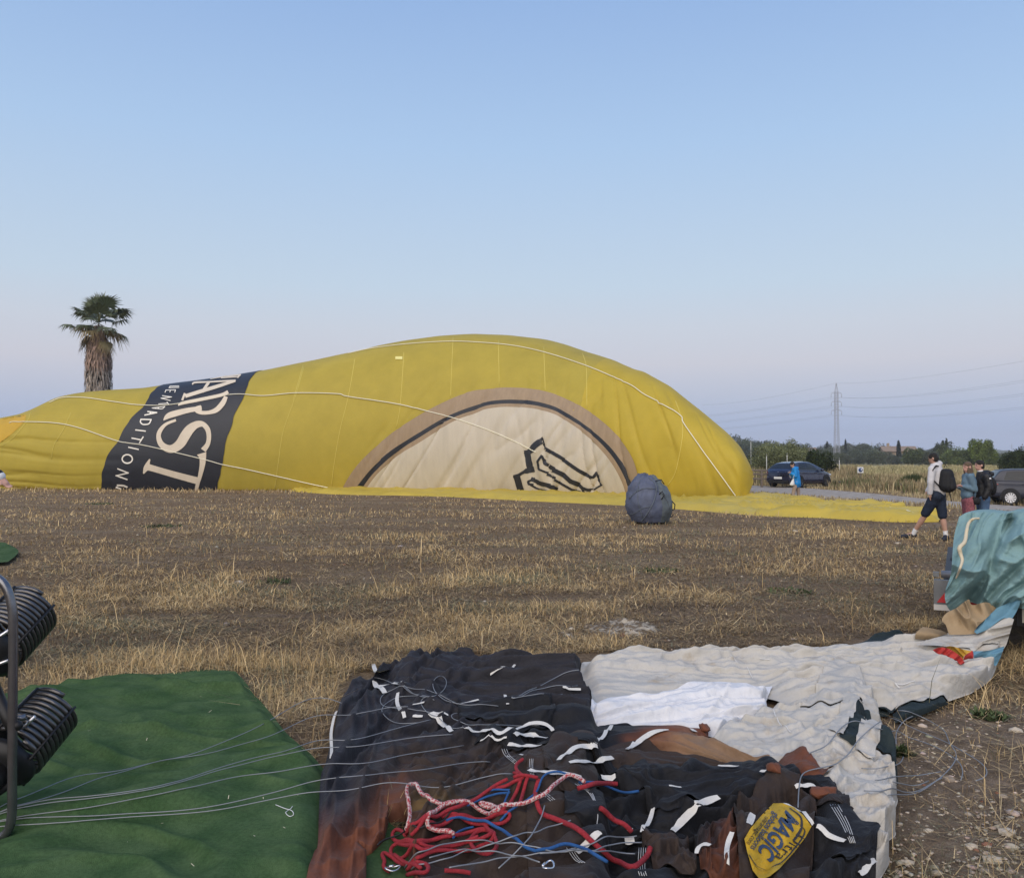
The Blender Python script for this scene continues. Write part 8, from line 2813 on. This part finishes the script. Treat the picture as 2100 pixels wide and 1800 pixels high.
for cx, by, ty, Y, wpx, lb, colr in ((1873, 1012, 968, 49, 60, 'dark green broom bush among the weeds left of the backpack', (.050, .066, .028)), (1838, 1006, 984, 52, 40, 'green weed clump by the end of the black pipe', (.075, .085, .035)), (1752, 1000, 957, 58, 22, 'dry brown weed clump beside the sign', (.19, .13, .065)), (1730, 1006, 985, 56, 40, 'low green weeds before the dark bush', (.085, .09, .04))):
    X = (cx - CX) / FPX * Y
    h = CAMH + (940 - ty) * Y / FPX
    w = wpx * Y / FPX * .5
    r_ = thing('weed_bush', lb, 'bush', (X, Y, 0))
    g = np.random.default_rng(int(cx))
    n = 2600
    a, q = g.uniform(0, 6.28, n), g.random(n) ** .6
    B = np.stack([np.cos(a) * q * w * .5, np.sin(a) * q * w * .5, 0 * q], 1)
    T = np.stack([np.cos(a) * q * w * 1.15, np.sin(a) * q * w, h * g.uniform(.35, 1.05, n) * (1 - .45 * q ** 2)], 1)
    S = np.stack([g.normal(0, .02, n), g.normal(0, .012, n), 0 * q], 1)
    V = np.stack([B - S, B + S, (B + T) / 2 + S * 1.3, T], 1).reshape(-1, 3)
    mk('foliage', V, np.arange(n * 4).reshape(n, 4), straw_m, r_, False, np.repeat(np.array(colr) * g.uniform(.6, 1.5, n)[:, None], 4, 0))
# small green weeds in the near field
for cx, by, rr_, lb in ((1836, 1545, .09, 'small green weed beside the dark green cloth flap'), (1352, 1172, .28, 'low green weed patch in the dry grass behind the cream cloth'), (205, 1034, .5, 'green weed tuft in front of the black band'), (1620, 1215, .3, 'low green weed patch left of the trailer'), (330, 1080, .5, 'grey green weed patch in the left field'), (560, 1195, .25, 'grey green weed patch behind the green mat'), (2030, 1470, .10, 'green weed tuft below the trailer')):
    p = gp(cx, by)
    r_ = thing('weed', lb, 'weed', tuple(p))
    g = np.random.default_rng(int(cx * 3))
    n = 260
    a, q = g.uniform(0, 6.28, n), g.random(n) ** .5 * rr_
    L = g.uniform(.02, .06, n) * (1 + rr_)
    B = np.stack([np.cos(a) * q, np.sin(a) * q, 0 * q], 1)
    d = g.normal(size=(n, 3)) * np.array((1, 1, .3)) + np.array((0, 0, .7))
    T = B + d / np.linalg.norm(d, axis=1)[:, None] * L[:, None]
    s = np.stack([-d[:, 1], d[:, 0], 0 * q], 1)
    s = s / (np.linalg.norm(s, axis=1)[:, None] + 1e-6) * (L * .22)[:, None]
    V = np.stack([B, (B + T) / 2 + s, T, (B + T) / 2 - s], 1).reshape(-1, 3)
    mk('foliage', V, np.arange(n * 4).reshape(n, 4), straw_m, r_, False, np.repeat(np.array((.060, .080, .035)) * g.uniform(.6, 1.6, n)[:, None], 4, 0))

# ---------------------------------------------------------------- stones
stone_m = mat('pale_stone', (1, 1, 1), .9, attr=True, bump=.4, bscale=60, var=.15, vscale=20)
ico = bmesh.new()
bmesh.ops.create_icosphere(ico, subdivisions=1, radius=1)
IV = np.array([v.co[:] for v in ico.verts])
IF_ = np.array([[v.index for v in f.verts] for f in ico.faces])
ico.free()


def stones(name, X, Y, r, seed, label, base=(.46, .39, .31)):
    g = np.random.default_rng(seed)
    n = len(X)
    sc_ = r[:, None] * np.stack([g.uniform(.7, 1.4, n), g.uniform(.7, 1.4, n), g.uniform(.35, .7, n)], 1)
    a = g.uniform(0, 6.28, n)
    V = IV[None] * (1 + g.uniform(-.25, .25, (n, len(IV), 1))) * sc_[:, None]
    c, s = np.cos(a)[:, None], np.sin(a)[:, None]
    V = np.stack([V[..., 0] * c - V[..., 1] * s + X[:, None], V[..., 0] * s + V[..., 1] * c + Y[:, None], V[..., 2] + (r * .12 + gz(X, Y))[:, None]], -1)
    F = (IF_[None] + np.arange(n)[:, None, None] * len(IV)).reshape(-1, 3)
    t = g.uniform(.55, 1.3, n)[:, None]
    C = np.array(base) * t * (1 + g.normal(0, .04, (n, 3)))
    rd = g.random(n) < .03
    C[rd] = np.array((.28, .13, .08))
    o = mk(name, V.reshape(-1, 3), F, stone_m, None, False, np.repeat(np.clip(C, .02, .7), len(IV), 0))
    return tag(o, label, None, None, 'stuff')


g_ = np.random.default_rng(55)
n = 9000
d = 1 / (1 / 3.4 + g_.random(n) * (1 / 11 - 1 / 3.4))
X = d * np.tan(np.radians(g_.uniform(4, 36, n)))
n1, n2 = field_noise(X, d)
k = allowed(X, d) & (g_.random(n) < np.clip(bare_d(X, d) * (.75 + n2) + .10 * (n1 < -.1), 0, 1))
X, d = X[k], d[k]
stones('gravel', X, d, np.clip(g_.lognormal(-5.25, .5, len(X)), .003, .022), 3, 'small pale stones strewn over the bare earth on the right')
n = 1500
d = 1 / (1 / 3.6 + g_.random(n) * (1 / 40 - 1 / 3.6))
X = d * np.tan(np.radians(g_.uniform(-34, 34, n)))
k = allowed(X, d)
stones('gravel', X[k], d[k], np.clip(g_.lognormal(-4.6, .5, k.sum()), .004, .05) * np.maximum(1, d[k] / 14), 4, 'scattered pale stones across the field')
pp = [gp(a, b) for a, b in zip(g_.normal(1225, 75, 420), g_.normal(1292, 20, 420))]
X, d = np.array([p.x for p in pp]), np.array([p.y for p in pp])
k = allowed(X, d)
stones('gravel', X[k], d[k], np.clip(g_.lognormal(-4.3, .5, k.sum()), .006, .05), 5, 'pale limestone chips around the rocky outcrop')
# larger single stones
for a, b, r, lb in ((1735 + 300, 1765, .045, 'pale stone near the bottom right corner'), (1990, 1737, .034, 'long white stone on the bare earth'), (2082, 1500, .05, 'flat pale stone at the right edge'), (1903, 1705, .03, 'cream stone in the bare earth right of the cream cloth'), (2068, 1709, .045, 'flat greyish stone near the right edge'), (1918, 1527, .02, 'small white stone by the looped cables'), (2022, 1733, .028, 'reddish brown stone among pale stones'), (1862, 1770, .03, 'pale stone by the black cloth corner'), (490, 1197, .09, 'pale stone in the field behind the green mat'), (1842, 1115, .07, 'chalky stone near the striding person feet'), (1630, 1090, .07, 'chalky stone below the yellow cloth')):
    p = gp(a, b)
    g = np.random.default_rng(int(a + b))
    V = IV * (1 + g.uniform(-.22, .22, (len(IV), 1))) * np.array((r * 1.0, r * .7, r * .4)) + np.array((0, 0, r * .15))
    bm = bmesh.new()
    vs = [bm.verts.new(v) for v in V]
    for f in IF_:
        bm.faces.new([vs[i] for i in f])
    bmesh.ops.subdivide_edges(bm, edges=bm.edges[:], cuts=1, use_grid_fill=True, smooth=.6)
    V2 = np.array([v.co[:] for v in bm.verts])
    bm.verts.index_update()
    F2 = [[v.index for v in f.verts] for f in bm.faces]
    bm.free()
    c = (.27, .13, .085) if 'reddish' in lb else (.50, .43, .34)
    o = mk('stone', V2, F2, stone_m, None, False, np.broadcast_to(np.array(c), V2.shape))
    o.location = p
    tag(o, lb, 'stone')
# weathered outcrop
nx, ny = 110, 70
U, Vv = np.meshgrid(np.linspace(-1, 1, nx), np.linspace(-1, 1, ny), indexing='ij')
for (a, b, wx_, wy_, hz_, ang, lb) in ((1275, 1290, .40, .40, .09, -.55, 'pale weathered limestone outcrop in the dry grass behind the cream cloth'), (1150, 1306, .19, .20, .045, -.3, 'small flat limestone outcrop left of the larger one')):
    c = gp(a, b)
    x, y = U * wx_, Vv * wy_
    fall = np.clip(1 - (U ** 2 + Vv ** 2), 0, 1) ** .6
    h = hz_ * fall * (.35 + .5 * np.abs(fbm(x * 6 + 3, y * 6, 4, 7)) + .6 * ridge(x, y, ang, .09, .5, 5, 1.2)) + .02 * fall * crumple(x, y, .05, 9)
    cs, sn = math.cos(-.3), math.sin(-.3)
    P = np.stack([x * cs - y * sn, x * sn + y * cs, h - .015], -1)
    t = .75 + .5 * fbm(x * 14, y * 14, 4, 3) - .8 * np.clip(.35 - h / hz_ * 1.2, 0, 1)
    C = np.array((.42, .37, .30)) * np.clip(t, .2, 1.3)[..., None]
    C = C * np.where(fbm(x * 22, y * 30, 3, 71)[..., None] > -.02, 1.0, np.array((.42, .36, .30))[None, None] * 1.0)
    o = mk('rock_outcrop', P.reshape(-1, 3), gridF(nx, ny), stone_m, None, False, C.reshape(-1, 3))
    o.location = c
    tag(o, lb, 'rock')
# flecks of straw on the green mat
g = np.random.default_rng(91)
V, F = [], []
pts = [(300, 1520), (344, 1568), (520, 1715), (468, 1640), (398, 1778), (428, 1462), (475, 1560), (612, 1632), (262, 1728), (330, 1690), (585, 1700), (180, 1500), (540, 1640), (250, 1480), (415, 1430)]
for i, (a, b) in enumerate(pts):
    p = hp(a, b, .006)
    q = g.uniform(0, 6.28)
    L = g.uniform(.006, .03)
    d = Vector((math.cos(q), math.sin(q), .25)) * L
    s = Vector((-math.sin(q), math.cos(q), 0)) * .0016
    o = len(V)
    V += [p - s, p + s, p + d + s, p + d - s]
    F += [(o, o + 1, o + 2, o + 3)]
tag(mk('straw_flecks', np.array(V), F, mat('straw_bit', (.6, .55, .38), .8)), 'bits of pale straw caught on the green mat', None, None, 'stuff')
c = catmull([(565, 1652), (585, 1660), (598, 1664), (602, 1672), (594, 1676), (586, 1668), (596, 1660), (600, 1655)], 6)
V_, F_ = sweep([hp(a, b, .006) for a, b in c], .0016, 5)
tag(mk('string', np.array(V_), F_, m_white), 'little loop of white string on the green mat', 'string')
